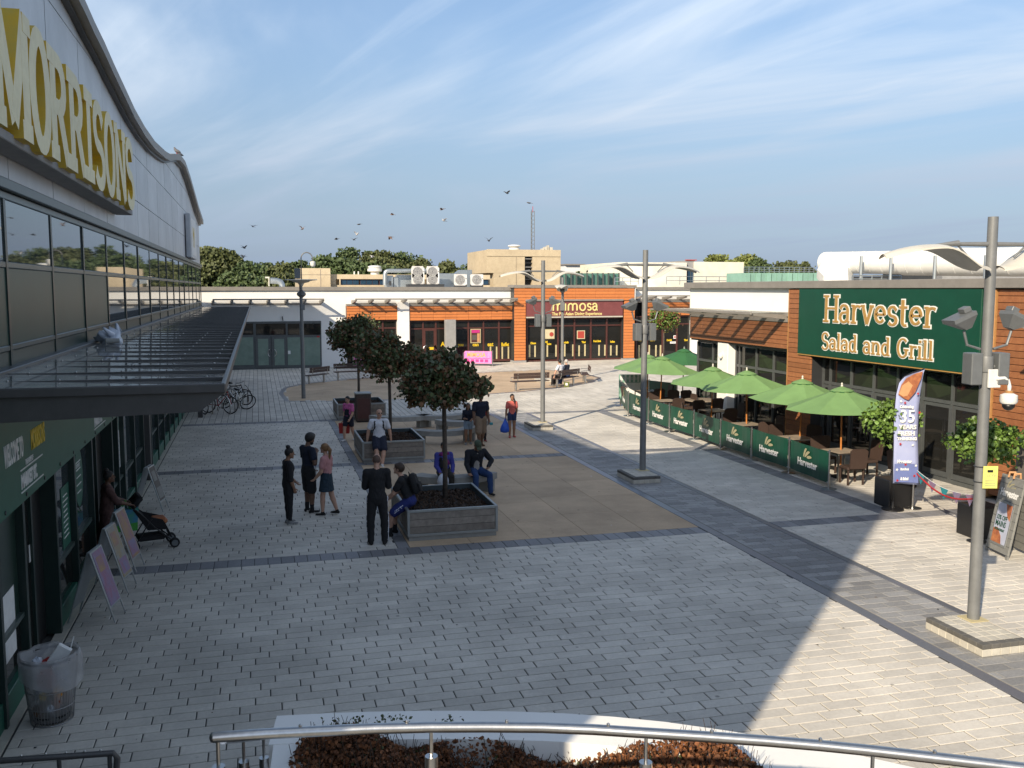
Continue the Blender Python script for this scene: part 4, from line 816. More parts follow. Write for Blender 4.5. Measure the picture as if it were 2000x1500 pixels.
# glazing
GX = 17.05
def hglaze(y0, y1, muls, z_tr, ztop, X=GX, doors=False):
    hb('window_head', 'frame_grey', y0, y1, ztop - .07, ztop, X - .05, X + .06); hb('window_sill', 'frame_grey', y0, y1, 0.0, .10, X - .06, X + .06)
    for z in z_tr: hb('transom', 'frame_grey', y0, y1, z - .045, z + .045, X - .055, X + .05)
    ms_ = [y0] + muls + [y1]
    for y in ms_: hb('mullion', 'frame_grey', y - .04, y + .04, .1, ztop - .07, X - .065, X + .05)
    zs = [.1] + z_tr + [ztop - .07]
    for a, b in zip(ms_, ms_[1:]):
        for k, (za, zb) in enumerate(zip(zs, zs[1:])):
            if doors and k == 0:
                o = hb('folding_door', 'frame_grey', min(a, b) + .05, max(a, b) - .05, za + .01, zb - .06, X - .03, X + .02)
                hb('door_glass', 'glass_dark', min(a, b) + .13, max(a, b) - .13, za + .16, zb - .15, X - .038, X - .02, par=o)
            else: hb('pane', 'glass_dark', min(a, b) + .04, max(a, b) - .04, za + .03, zb - .03, X - .012, X + .012)
hglaze(YS, YP0 - .02, [hyz(x, 745 + (x - 1624) * .16, GX)[0] for x in (1863, 1805, 1756, 1709, 1665, 1624)], [2.06], 2.86, GX, True)
hglaze(YP1 + .02, 31.45, [hyz(x, 690, GX)[0] for x in (1514, 1480, 1447)], [1.15, 2.15], 2.93, GX); hglaze(32.35, YN - .1, [33.3], [1.15, 2.15], 2.93, GX)
hb('column', 'render_white', 31.5, 32.3, 0, 2.96, HX - .02, HX + .5, .02); MB().lathe([(.07, 0), (.09, -.05), (.09, -.10), (.05, -.17)], (HX - .1, 31.9, 2.55), 12).obj('wall_camera', 'white_plastic', hv, smooth=40)
bx('wall_camera_arm', 'white_plastic', hv, HX - .14, HX - .02, 31.86, 31.94, 2.55, 2.6)
hb('pane', 'glass_dark', 9, 16.1, .1, 2.93, GX, GX + .02); hb('mullion', 'frame_grey', 16.05, 16.14, .1, 2.93, GX - .05, GX + .05); hb('transom', 'frame_grey', 9, 16.05, 2.1, 2.2, GX - .05, GX + .05)
# canopy with brackets
hc = thing('glass_canopy', 'grey glazed canopy with brackets above the timber band of the grill restaurant', 'canopy')
ZK = 4.17; YCE = AX(1290, 592, 15.3).y
bx('front_rail', 'coping', hc, 15.25, 15.33, YP1 + .1, YCE, ZK - .05, ZK + .04, .01); bx('wall_rail', 'coping', hc, HX - .11, HX - .02, YP1 + .1, YN, ZK - .12, ZK + .02, .01)
ys_ = np.linspace(YP1 + .25, YN - .3, 7)
for y in ys_: MB().prism([(HX - .02, ZK - .22), (HX - .02, ZK - .06), (15.33, ZK + .0), (15.33, ZK - .07)], -.07, .07, frameM((0, y, 0), (1, 0, 0))).obj('bracket', 'coping', hc)
for a, b in zip(ys_, ys_[1:]): bx('glass_panel', 'canopy_clear', hc, 15.34, HX - .12, a + .02, b - .02, ZK + .005, ZK + .02)
for y in np.linspace(YN + .8, YCE - .1, 3): MB().prism([(HX + .3, ZK - .15), (HX + .3, ZK - .02), (15.33, ZK + .0), (15.33, ZK - .07)], -.05, .05, frameM((0, y, 0), (1, 0, 0))).obj('bracket', 'coping', hc)
bx('glass_panel', 'canopy_clear', hc, 15.34, HX + .3, YN, YCE - .05, ZK + .005, ZK + .02); bx('back_rail', 'coping', hc, HX + .3, HX + .4, YN + .05, YCE, ZK - .12, ZK + .02)
hc2 = thing('glass_canopy', 'grey canopy at the right edge of the picture beyond the timber pier', 'canopy'); bx('canopy_sheet', 'coping', hc2, 15.2, HX - .02, 8, 16.1, ZK - .03, ZK + .02); [MB().prism([(HX - .02, ZK - .25), (HX - .02, ZK - .06), (15.3, ZK - .035), (15.3, ZK - .09)], -.06, .06, frameM((0, y, 0), (1, 0, 0))).obj('bracket', 'coping', hc2) for y in (15.9, 14.2, 12.5)]
# the big sign
sg = thing('grill_sign', 'large dark green sign board with gold serif lettering over the grill entrance', 'sign')
yL, zTL = hyz(1561, 563.5, HX - .2); yR, zTR = hyz(1904, 565, HX - .2); zB = 2.92
bx('board', 'harv_green', sg, HX - .20, HX - .065, YS - .0, yL, zB, 4.945, .008)
bx('edge_trim', 'gold', sg, HX - .20, HX - .1, YS, yL, zB - .03, zB - .004)
def line(txt, ya, yb, zb, size, thick, thin):
    Wt = sum(glyph_strokes(c)[2] for c in txt); xs = (ya - yb) / (Wt * size); ox = 0
    for ch in txt:
        if ch != ' ':
            M = frameM((HX - .201, ya, zb), (0, -1, 0)); e = .022 * size / .8
            mb = MB(); glyph(mb, ch, size, M, thick, thin, .012, grow=.03, ox=ox, xs=xs); b = mb.obj('letter_outline', 'white_paint', sg)
            mb = MB(); glyph(mb, ch, size, M, thick, thin, .012, ox=ox, xs=xs, z0=.016); mb.obj('letter', 'gold', sg, label='gold letter ' + ch)
        ox += glyph_strokes(ch)[2] * size * xs
yH0, zH0 = hyz(1609, 628, HX - .2); yH1, _ = hyz(1829, 640, HX - .2); zHt = hyz(1615, 577, HX - .2)[1]
line('Harvester', yH0, yH1, zH0, zHt - zH0, .155, .075)
yS0, zS0 = hyz(1605, 681, HX - .2); yS1, _ = hyz(1824, 700, HX - .2); zSt = hyz(1615, 650, HX - .2)[1]
line('Salad and Grill', yS0, yS1, zS0, zSt - zS0, .17, .085)
MB().tube([(HX - .17, 25.2, 4.96), (HX - .17, 25.2, 5.02)], .015, 6).obj('fixing', 'steel', sg)
# roof plant behind the parapet
dp = thing('roof_duct', 'huge white insulated duct on supports above the grill restaurant', 'duct')
L0, L1 = FW * 0, 0
def pd(x, y, dep): r_ = ray(x, y); return EYE + r_ * (dep / r_.dot(FW))
A0, A1, A2 = pd(1612, 513, 42), pd(1770, 512.5, 38), pd(2080, 511, 32)
MB().tube([A0, A0.lerp(A1, .5), A1], .47, 20).obj('duct_section', 'duct_white', dp, smooth=50); MB().tube([A1 + (A1 - A2) * .01, A2], .52, 20).obj('duct_section', 'duct_white', dp, smooth=50)
for i in range(7): p = A0.lerp(A1, (i + .5) / 7); d = (A1 - A0).normalized() * .015; MB().tube([p - d, p + d], .477, 20).obj('seam_ring', 'duct_white', dp)
for i in range(9): p = A1.lerp(A2, (i + .5) / 9); d = (A2 - A1).normalized() * .015; MB().tube([p - d, p + d], .527, 20).obj('seam_ring', 'duct_white', dp)
B0 = pd(1634, 528, 40.6); MB().tube([B0 + Vector((-.1, .5, .05)), B0 + Vector((0, 0, -.25)), (B0.x, B0.y, 4.9)], [.6, .72, .72], 8).obj('down_duct', 'duct_white', dp)
for x, dep in ((1682, 39), (1740, 37.5), (1826, 36), (1925, 34)):
    p = pd(x, 512, dep); MB().tube([(p.x, p.y, 4.9), (p.x, p.y, p.z + .25)], .06, 6).obj('support', 'zinc', dp)
railing('low galvanised rail beneath the white roof duct', 1665, 1760, 538, 552, 34, 5); 
rp_ = thing('roof_plant', 'dark plant deck and white lids beneath the white roof duct', 'plant')
for x0, x1, y0, y1, dep, m in ((1755, 1860, 530, 552, 46, 'trim_dark'), (1850, 2040, 528, 537, 47, 'white_paint'), (1840, 2040, 538, 551, 45, 'concrete_grey'), (1870, 2040, 484, 492, 60, 'white_paint'), (1665, 1760, 540, 552, 47, 'trim_dark')):
    a, b = pd(x0, y1, dep), pd(x1, y0, dep); u = (RT * (b - a).dot(RT)); M = frameM(a, RT, (0, 0, 1)); bx('unit', m, rp_, 0, (b - a).dot(RT), 0, b.z - a.z, -2, 0, 0, M)
def pdp(x, y, dep): r_ = ray(x, y); return EYE + r_ * (dep / r_.dot(FW))
# ------------------------------------------------------------------ leaves
def leaf_mesh(name, pts, size, mats, parent, midx=None, droop=0.0, long=1.0):
    n = len(pts); pts = np.asarray(pts); d = rng.normal(size=(n, 3)); d[:, 2] -= droop; d /= np.linalg.norm(d, axis=1)[:, None]
    e = np.cross(d, rng.normal(size=(n, 3))); e /= np.linalg.norm(e, axis=1)[:, None]; nn = np.cross(d, e)
    s = (size * rng.uniform(.6, 1.25, n))[:, None]; wv = s * .5 / long ** .5; ln = s * long ** .5
    V = np.zeros((n, 6, 3)); V[:, 0] = pts - d * ln * .5; V[:, 1] = pts - d * ln * .1 + e * wv + nn * s * .12; V[:, 2] = pts + d * ln * .22 + e * wv * .8 + nn * s * .05
    V[:, 3] = pts + d * ln * .55 - nn * s * .1; V[:, 4] = pts + d * ln * .22 - e * wv * .8 + nn * s * .05; V[:, 5] = pts - d * ln * .1 - e * wv + nn * s * .12
    F = (np.array([[0, 1, 2, 3], [0, 3, 4, 5]])[None] + (np.arange(n) * 6)[:, None, None]).reshape(-1, 4); nf = len(F)
    me = bpy.data.meshes.new(name); me.vertices.add(n * 6); me.vertices.foreach_set('co', V.reshape(-1)); me.loops.add(nf * 4); me.loops.foreach_set('vertex_index', F.reshape(-1).astype(np.int32))
    me.polygons.add(nf); me.polygons.foreach_set('loop_start', np.arange(nf, dtype=np.int32) * 4); me.polygons.foreach_set('use_smooth', np.zeros(nf, dtype=bool))
    for m in mats: me.materials.append(MATS[m])
    if midx is not None: me.polygons.foreach_set('material_index', np.repeat(midx, 2).astype(np.int32))
    me.update(calc_edges=True); at = me.attributes.new('tone', 'FLOAT', 'FACE'); at.data.foreach_set('value', np.repeat(rng.uniform(0, 1, n), 2).astype(np.float32))
    o = bpy.data.objects.new(name, me); C.objects.link(o); o.parent = parent; return o
def clumps(n, c, r, nc, spread, flat=0.5):
    """points gathered in clumps through an ellipsoid"""
    d = rng.normal(size=(nc, 3)); d /= np.linalg.norm(d, axis=1)[:, None]; cc = np.array(c) + d * (rng.uniform(.25, 1, nc) ** flat)[:, None] * np.array(r) * .88
    k = rng.integers(0, nc, n); sp = rng.uniform(.6, 1.3, nc)[k][:, None] * spread
    return cc[k] + np.clip(rng.normal(size=(n, 3)), -1.9, 1.9) * sp * np.array([1, 1, .8]), cc
def small_tree(label, loc, base, crown, r, n, size, red=.3, mats=('leaf_green', 'leaf_red'), tr=.055, nc=46):
    t = thing('tree', label, 'tree', loc); cz0 = crown[2]
    MB().tube([(0, 0, base), (.01, .01, base + .8), (-.01, .0, cz0 - r[2] * .6), (crown[0], crown[1], cz0 + r[2] * .5)], [tr, tr * .92, tr * .8, tr * .3], 10).obj('trunk', 'bark', t, smooth=True)
    pts, cc = clumps(n, crown, r, nc, min(r) * .235); midx = (rng.uniform(size=n) < red).astype(int)
    lm = MB()
    for i in range(0, nc, 3):
        q = Vector(cc[i]); a = Vector((0, 0, max(cz0 - r[2] * .7, base + .5) + random.uniform(0, r[2] * .6))); lm.tube([a, a.lerp(q, .5) + Vector((0, 0, .05)), q], [tr * .35, tr * .22, tr * .1], 5)
    lm.obj('limbs', 'bark', t, kind='stuff'); leaf_mesh('crown', pts, size, mats, t, midx, droop=.9)
    return t
# ------------------------------------------------------------------ planters with trees
def planter(label, x0, x1, y0, y1, h=.62):
    t = thing('planter', label, 'planter', ((x0 + x1) / 2, (y0 + y1) / 2, 0), 0, 'timber planters in the middle of the plaza'); hx, hy = (x1 - x0) / 2, (y1 - y0) / 2
    bx('plinth', 'concrete', t, -hx + .03, hx - .03, -hy + .03, hy - .03, 0, .09); W = .05
    for sx2 in (-1, 1):
        for sy2 in (-1, 1): bx('corner_post', 'planter_metal', t, sx2 * (hx - W), sx2 * hx, sy2 * (hy - W), sy2 * hy, .09, h, .004)
        bx('top_rail', 'planter_metal', t, sx2 * (hx - W), sx2 * hx, -hy + W, hy - W, h - .05, h, .004); bx('bottom_rail', 'planter_metal', t, sx2 * (hx - W), sx2 * hx, -hy + W, hy - W, .09, .14, .004)
        bx('top_rail', 'planter_metal', t, -hx + W, hx - W, sx2 * (hy - W), sx2 * hy, h - .05, h, .004); bx('bottom_rail', 'planter_metal', t, -hx + W, hx - W, sx2 * (hy - W), sx2 * hy, .09, .14, .004)
        for i in range(3):
            z0, z1 = .143 + i * .1425, .143 + (i + 1) * .1425 - .006
            bx('timber_board', 'timber_grey', t, sx2 * (hx - .035), sx2 * (hx - .014), -hy + W + .002, hy - W - .002, z0, z1, .004); bx('timber_board', 'timber_grey', t, -hx + W + .002, hx - W - .002, sx2 * (hy - .035), sx2 * (hy - .014), z0, z1, .004)
        bx('liner', 'liner', t, sx2 * (hx - .06), sx2 * (hx - .052), -hy + .052, hy - .052, .15, h - .01); bx('liner', 'liner', t, -hx + .06, hx - .06, sx2 * (hy - .06), sx2 * (hy - .052), .15, h - .01)
    so_ = MB(); n = 14; vs = []; fs_ = []
    for i in range(n + 1):
        for j in range(n + 1):
            u, v = i / n * 2 - 1, j / n * 2 - 1; vs.append((u * (hx - .06), v * (hy - .06), h - .13 + .05 * (1 - u * u) * (1 - v * v) + random.uniform(-.015, .015)))
    fs_ = [(i * (n + 1) + j, (i + 1) * (n + 1) + j, (i + 1) * (n + 1) + j + 1, i * (n + 1) + j + 1) for i in range(n) for j in range(n)]
    so_.add(vs, fs_).obj('soil', 'soil', t)
    k = 1500; uv = rng.uniform(-1, 1, (k, 2)); P_ = np.stack([uv[:, 0] * (hx - .09), uv[:, 1] * (hy - .09), h - .115 + .05 * (1 - uv[:, 0] ** 2) * (1 - uv[:, 1] ** 2)], 1)
    o = leaf_mesh('bark_mulch', P_, .055, ['bark_chip'], t, long=2.0); o['kind'] = 'stuff'; return t
planter('timber sided planter nearest the camera, a boy perched on its corner', 2.75, 4.58, 18.12, 20.45); planter('timber sided planter with a man in a white polo leaning on it', 2.80, 4.60, 26.75, 29.2); planter('timber sided planter farthest away, behind the woman in pink', 2.84, 4.68, 35.95, 38.0)
small_tree('round headed young tree with browning leaves in the nearest planter', (3.74, 19.35, 0), .5, (-.05, 0, 3.02), (.95, .85, .58), 7600, .092, .36)
small_tree('round headed young tree in the middle planter', (3.80, 28.3, 0), .5, (.05, 0, 3.0), (1.0, .95, .80), 6200, .10, .38); small_tree('round headed young tree in the farthest planter', (3.82, 37.6, 0), .5, (-.15, 0, 3.08), (1.0, .95, .82), 5600, .11, .28)
small_tree('small sunlit tree with orange and green leaves by the far restaurant', (24.0, 53.5, 0), .5, (0, 0, 3.12), (.88, .85, .75), 3000, .12, .42, ('leaf_bay', 'leaf_red'), .05)
pb = thing('planter', 'brown square planter under the small sunlit tree at the far restaurant', 'planter', (24.0, 53.5, 0)); bx('box', 'timber_grey', pb, -1.0, 1.0, -1, 1, 0, .72, .03); bx('rim', 'planter_metal', pb, -1.03, 1.03, -1.03, 1.03, .722, .76, .01); bx('soil', 'soil', pb, -.9, .9, -.9, .9, .762, .77)
# ------------------------------------------------------------------ lamp posts
def lamp_post(label, x, y, wings=True, rot=0.0, block=True, H_=5.95, up=0.0, k_=.8):
    t = thing('lamp_post', label, 'lamp post', (x, y, 0), 0, 'lamp posts across the plaza')
    zb = .16 if block else 0
    if block:
        b = bx('base_block', 'block_pale', t, -.62, .12, -.9, .22, 0, .10, .006)
        for i in range(5): bx('kerb_block', 'block_pale', b, -.635 + .15 * i, -.49 + .15 * i, -.915, -.78, .0, .10, .006)
        for i in range(7): bx('kerb_block', 'block_pale', b, -.635, -.52, -.775 + .143 * i, -.64 + .143 * i, .0, .10, .006)
        for i in range(5): bx('edge_block', 'block_dark', b, -.635 + .15 * i, -.49 + .15 * i, -.915, -.80, .103, .17, .006)
        for i in range(7): bx('edge_block', 'block_dark', b, -.635, -.52, -.795 + .145 * i, -.655 + .145 * i, .103, .17, .006)
        for i in range(4):
            for j in range(6): bx('top_block', 'block_pale', b, -.515 + .158 * i, -.365 + .158 * i, -.79 + .168 * j, -.63 + .168 * j, .103, .163, .005)
        bx('foot_plate', 'bollard', t, -.15, .15, -.15, .15, .165, .175)
    MB().tube([(0, 0, zb), (0, 0, 2.2), (0, 0, H_ - 1.2), (0, 0, H_)], [.085, .08, .073, .07], 18).obj('pole', 'pole_grey', t, smooth=40)
    MB().lathe([(.095, 0), (.1, .02), (.1, .2), (.095, .22)], (0, 0, 3.78), 16).obj('clamp', 'pole_grey', t, smooth=40)
    M = Matrix.Rotation(rot, 4, 'Z')
    for sgn in (-1, 1):
        bk = MB().box(sgn * .12, sgn * (.12 + .21 * k_), -.12, .12, 3.6 + up * .6, 4.05 + up * .6, .012, M).obj('control_box', 'lamp_grey', t)
        MB().tube([M @ Vector((sgn * .08, 0, 3.85)), M @ Vector((sgn * .14, 0, 3.85))], .03, 8).obj('bracket', 'pole_grey', t)
        fl = MB(); T = M @ Matrix.Translation((sgn * .38, 0, 4.52 + up)) @ Matrix.Rotation(sgn * R(24), 4, 'Y') @ Matrix.Scale(sgn, 4, (1, 0, 0)) @ Matrix.Scale(k_, 4)
        vs = [(-.17, -.2, .03), (.27, -.2, .03), (.27, .2, .03), (-.17, .2, .03), (-.17, -.2, .10), (.27, -.2, .10), (.27, .2, .10), (-.17, .2, .10), (-.06, -.08, -.18), (.05, -.08, -.18), (.05, .08, -.18), (-.06, .08, -.18)]
        fs_ = [(4, 5, 6, 7), (0, 1, 5, 4), (1, 2, 6, 5), (2, 3, 7, 6), (3, 0, 4, 7), (8, 9, 1, 0), (9, 10, 2, 1), (10, 11, 3, 2), (11, 8, 0, 3), (11, 10, 9, 8)]
        if sgn < 0: fs_ = [tuple(reversed(f)) for f in fs_]
        fl.add([T @ Vector(v) for v in vs], fs_); f_ = fl.obj('floodlight', 'lamp_grey', t)
        MB().box(-.16, -.02, -.1, .1, .10, .19, .01, T).obj('driver_box', 'lamp_grey', f_)
        MB().tube([M @ Vector((sgn * .1, 0, 4.1 + up)), M @ Vector((sgn * .30, 0, 4.16 + up)), M @ Vector((sgn * .36, 0, 4.36 + up))], .02, 6).obj('lamp_arm', 'lamp_grey', f_)
        if wings:
            ar = MB().tube([M @ Vector((sgn * .07, 0, H_ - .38)), M @ Vector((sgn * .56, 0, H_ - .38))], [.035, .028], 10).obj('arm', 'pole_grey', t, smooth=40)
            MB().tube([M @ Vector((sgn * .52, 0, H_ - .39)), M @ Vector((sgn * .34, 0, H_ - .56))], .014, 6).obj('strut', 'lamp_grey', ar)
            MB().tube([M @ Vector((sgn * .5, 0, H_ - .37)), M @ Vector((sgn * .9, 0, H_ - .40))], [.045, .01], 8).obj('fin', 'pole_grey', ar)
            nu, nv = 18, 8; vs = []; fs_ = []
            prof_ = lambda u: (.10 + 1.45 * u, -.40 - .30 * math.cos(min(u / .5, 1) * math.pi) * .5 - .15 + (0 if u < .5 else -.14 * (u - .5) * 2 * (u - .5) * 2) + .02)
            for s_, dz in ((0, 0.0), (1, -.022)):
                for i in range(nu + 1):
                    u = i / nu; px_, pz_ = prof_(u); hw = .33 * math.sin(math.pi * (.12 + .82 * u)) ** .7
                    for j in range(nv + 1):
                        v = j / nv * 2 - 1; vs.append(M @ Vector((sgn * px_, v * hw + .12 * u, H_ + pz_ + dz - .05 * v * v)))
            o_ = (nu + 1) * (nv + 1)
            for i in range(nu):
                for j in range(nv):
                    a = i * (nv + 1) + j; q = (a, a + nv + 1, a + nv + 2, a + 1); fs_.append(q); fs_.append(tuple(o_ + z for z in reversed(q)))
            for i in range(nu):
                for j in (0, nv): a = i * (nv + 1) + j; fs_.append((a, a + nv + 1, o_ + a + nv + 1, o_ + a))
            MB().add(vs, fs_).obj('reflector_wing', 'lamp_shell', t, smooth=60)
    return t
lp4 = lamp_post('lamp post nearest the camera at the right, with dome camera and yellow notice', 9.97, 11.19, rot=R(-8)); lamp_post('lamp post on a block base left of the green barrier banners', 9.78, 23.03); lamp_post('lamp post on a block base behind the girl with the blue bag', 9.87, 32.44)
lamp_post('thin lamp post near the sunlit far benches', 15.74, 48.17, rot=R(70), block=False, H_=5.55, up=.32, k_=.6)
lb = thing('base_block', 'low pale kerb block by the far sunlit benches', 'kerb', (15.3, 48.3, 0)); bx('kerb', 'block_pale', lb, -1.0, .2, -.3, .3, 0, .16, .01)
t = thing('lamp_post', 'lamp post with saucer head and hooked camera in front of the papered shop', 'lamp post', (1.96, 43.72, 0), 0, 'lamp posts across the plaza')
MB().tube([(0, 0, 0), (0, 0, 2.2), (-.02, 0, 5.3)], [.095, .085, .07], 14).obj('pole', 'pole_grey', t, smooth=40); MB().lathe([(.05, -.12), (.2, .02), (.2, .1), (.06, .25)], (0, 0, 4.65), 8).obj('floodlight_ring', 'lamp_grey', t)
MB().lathe([(.06, -.25), (.14, -.1), (.32, -.06), (.42, 0), (.72, .04), (.70, .07), (.3, .07)], (0, 0, 5.3), 20).obj('saucer_head', 'lamp_shell', t, smooth=40); bx('control_box', 'lamp_grey', t, -.28, -.02, -.12, .12, 5.4, 5.86, .01); bx('control_box', 'pole_grey', t, -.05, .14, -.1, .1, 4.0, 4.25, .01)
MB().tube([(.02, 0, 5.3), (.02, 0, 6.3)] + [(.27 - .25 * math.cos(R(q)), 0, 6.3 + .27 * math.sin(R(q))) for q in range(15, 166, 15)] + [(.53, 0, 6.18)], .025, 8).obj('hooked_arm', 'pole_grey', t, smooth=True); MB().lathe([(.05, .12), (.12, .1), (.12, -.06), (.08, -.12), (.03, -.15)], (.53, 0, 6.06), 14).obj('dome_camera', 'white_plastic', t, smooth=40)
# dome camera and notice on the nearest post
cm = thing('security_camera', 'white dome camera on curved bracket fixed to the nearest lamp post', 'camera', (9.97, 11.19, 0)); bx('plate', 'white_plastic', cm, -.04, .16, -.12, -.085, 3.56, 3.82, .005)
MB().tube([(.08, -.12, 3.69), (.2, -.13, 3.70), (.27, -.13, 3.66), (.30, -.13, 3.58), (.30, -.13, 3.46)], .028, 10).obj('arm', 'white_plastic', cm, smooth=True); MB().lathe([(.05, .03), (.115, 0), (.12, -.09), (.1, -.12)], (.30, -.13, 3.45), 18).obj('housing', 'white_plastic', cm, smooth=40); MB().lathe([(.085, 0), (.08, -.05), (.05, -.085), (.01, -.1)], (.30, -.13, 3.328), 16).obj('dome', 'black_plastic', cm, smooth=True); MB().lathe([(.055, 0), (.055, .03)], (.30, -.13, 3.485), 12).obj('collar', 'oak', cm)
nt_ = thing('camera_notice', 'yellow CCTV notice strapped to the nearest lamp post', 'notice', (9.97, 11.19, 0), R(-14)); bx('plate', 'notice_yellow', nt_, -.02, .19, -.115, -.108, 2.12, 2.44); bx('pictogram', 'black_plastic', nt_, .04, .12, -.1175, -.115, 2.35, 2.385, 0, Matrix.Identity(4)); text_obj('lettering', 'CCTV', .05, 'board_grey', nt_, frameM((.03, -.1165, 2.285), (1, 0, 0)), .002); [bx('print_line', 'board_grey', nt_, .01, .16, -.117, -.115, 2.16 + .025 * i, 2.167 + .025 * i) for i in range(4)]; [MB().tube([(.088 * math.cos(R(q)), .088 * math.sin(R(q)), z) for q in range(0, 360, 24)], .008, 5, closed=True).obj('strap', 'trim_dark', nt_) for z in (2.2, 2.42)]
# ------------------------------------------------------------------ benches
def bench(label, x, y, rz, L_=1.75):
    t = thing('bench', label, 'bench', (x, y, 0), rz, 'timber benches on steel legs')
    for i in range(4): bx('seat_slat', 'timber_dark', t, -L_ / 2, L_ / 2, -.22 + .11 * i, -.125 + .11 * i, .43, .47, .006)
    for i in range(2): bx('back_slat', 'timber_dark', t, -L_ / 2 + .05, L_ / 2, .235 + .02 * i, .265 + .02 * i, .60 + .145 * i, .735 + .145 * i, .006)
    for sx2 in (-1, 1):
        x_ = sx2 * (L_ / 2 - .22); MB().tube([(x_, 0, 0), (x_, 0, .43)], .055, 12).obj('leg', 'steel', t, smooth=40); MB().tube([(x_, .17, .42), (x_, .25, .55), (x_, .275, .86)], .018, 6).obj('back_bracket', 'steel', t)
        xa = sx2 * (L_ / 2 - .06); MB().tube([(xa, -.2, .46), (xa, -.22, .62), (xa, -.1, .66), (xa, .22, .66)], .016, 6).obj('armrest', 'steel', t)
    return t
def face_to(a, b): return math.atan2(b[1] - a[1], b[0] - a[0]) + math.pi / 2
bench('short angled timber bench beside the saucer headed lamp post', 2.95, 50.6, R(190)+R(35), 1.6); bench('timber bench in front of the white wall near the pink banner', 5.1, 52.2, R(12), 2.3)
bench('empty sunlit timber bench behind the girl with the blue bag', 12.85, 44.4, R(188), 1.95); bench('sunlit timber bench with two people seated on it', 15.1, 45.7, R(217), 1.9); bench('timber bench seen end on beside the seated pair', 16.8, 47.6, R(255), 1.6)
def stone_bench(label, cx, cy, r, a0, a1):
    t = thing('stone_bench', label, 'bench', (cx, cy, 0), 0, 'curved stone benches'); n = 12
    P0 = [((r + .21) * math.cos(R(a0 + (a1 - a0) * i / n)), (r + .21) * math.sin(R(a0 + (a1 - a0) * i / n))) for i in range(n + 1)] + [((r - .21) * math.cos(R(a0 + (a1 - a0) * i / n)), (r - .21) * math.sin(R(a0 + (a1 - a0) * i / n))) for i in range(n, -1, -1)]
    MB().prism(P0, .29, .45).obj('seat', 'concrete', t)
    for q in (a0 + 8, a1 - 8): M = Matrix.Rotation(R(q), 4, 'Z'); MB().box(r - .19, r + .19, -.10, .10, 0, .288, .01, M).obj('leg', 'concrete', t)
stone_bench('curved stone bench farthest back left, behind the middle planter', 4.95, 34.1, 1.0, 195, 335); stone_bench('curved stone bench farthest back, just right of the far left one', 6.35, 33.9, .85, 205, 330); stone_bench('curved stone bench in front, right of the middle planter', 5.75, 30.4, .95, 205, 345)
stone_bench('curved stone bench nearest the walking family', 7.0, 32.3, .95, 190, 300); stone_bench('curved stone bench with the old couple behind the nearest planter', 4.62, 23.25, 1.15, 212, 318)
# ------------------------------------------------------------------ litter bins
lbn = thing('litter_bin', 'clear lined wire litter bin in the bottom left corner', 'bin', (-2.40, 11.52, 0)); HB = .76
def rb_(z): return .225 + .075 * z / HB
for i in range(44): a = 2 * math.pi * i / 44; MB().tube([(rb_(0) * math.cos(a), rb_(0) * math.sin(a), .01), (rb_(HB) * math.cos(a), rb_(HB) * math.sin(a), HB)], .0035, 4).obj('wire', 'wire', lbn)
for z in (.01, .2, .4, .6, HB): MB().tube([(rb_(z) * math.cos(R(q)), rb_(z) * math.sin(R(q)), z) for q in range(0, 360, 12)], .006 if z < HB else .011, 6, closed=True).obj('hoop', 'wire' if z < HB else 'black_plastic', lbn)
vs = []; fs_ = []; n = 36; prf = [(.0, .03), (.20, .035), (.225, .3), (.262, .6), (.285, .80), (.318, .81), (.335, .72), (.325, .52)]
for k, (r_, z_) in enumerate(prf):
    for j in range(n):
        a = 2 * math.pi * j / n; wv_ = (.012 * math.sin(5 * a + k) + .01 * math.sin(9 * a)) * (k > 1); zz = z_ - (.10 * math.cos(a + .6) if k == len(prf) - 1 else 0); vs.append(((r_ + wv_) * math.cos(a), (r_ + wv_) * math.sin(a), zz + wv_ * .6))
for k in range(len(prf) - 1):
    for j in range(n): fs_.append((k * n + j, k * n + (j + 1) % n, (k + 1) * n + (j + 1) % n, (k + 1) * n + j))
MB().add(vs, fs_).obj('bag_liner', 'liner_clear', lbn, smooth=True)
MB().lathe([(.19, .02), (.21, .1)], (0, 0, 0), 20).obj('base', 'black_plastic', lbn)
def scrap(m, x, y, z, s, sq=(1, 1, 1)):
    o = MB(); vs = []; fs_ = []
    for i in range(7):
        for j in range(9):
            th, ph = math.pi * i / 6, 2 * math.pi * j / 9; rr = random.uniform(.7, 1.15); vs.append((x + s * sq[0] * math.sin(th) * math.cos(ph) * rr, y + s * sq[1] * math.sin(th) * math.sin(ph) * rr, z + s * sq[2] * math.cos(th) * rr))
    for i in range(6):
        for j in range(9): fs_.append((i * 9 + j, i * 9 + (j + 1) % 9, (i + 1) * 9 + (j + 1) % 9, (i + 1) * 9 + j))
    o.add(vs, fs_).obj('rubbish', m, lbn)
for a in (('rubbish_red', .0, .05, .66, .10, (1.3, 1, .6)), ('bag_white', -.13, .0, .70, .06), ('rubbish_red', -.02, -.10, .52, .13, (1, .8, .9)), ('rubbish_brown', .02, .0, .25, .17), ('yellow', -.06, -.14, .34, .045), ('print_orange', .09, -.12, .36, .07), ('food', .08, -.14, .25, .07), ('bag_white', .02, -.15, .20, .06), ('rubbish_brown', -.1, -.1, .16, .09), ('bag_white', .1, .1, .45, .1), ('bag_white', -.1, .12, .3, .1)): scrap(*a)
MB().box(-.08, .08, -.03, .05, -.12, .13, .004, Matrix.Translation((.10, .0, .74)) @ Matrix.Rotation(R(35), 4, 'Y')).obj('carton', 'white_paint', lbn); MB().tube([(.16, .05, .6), (.25, .1, .93)], .006, 6).obj('straw', 'white_paint', lbn)
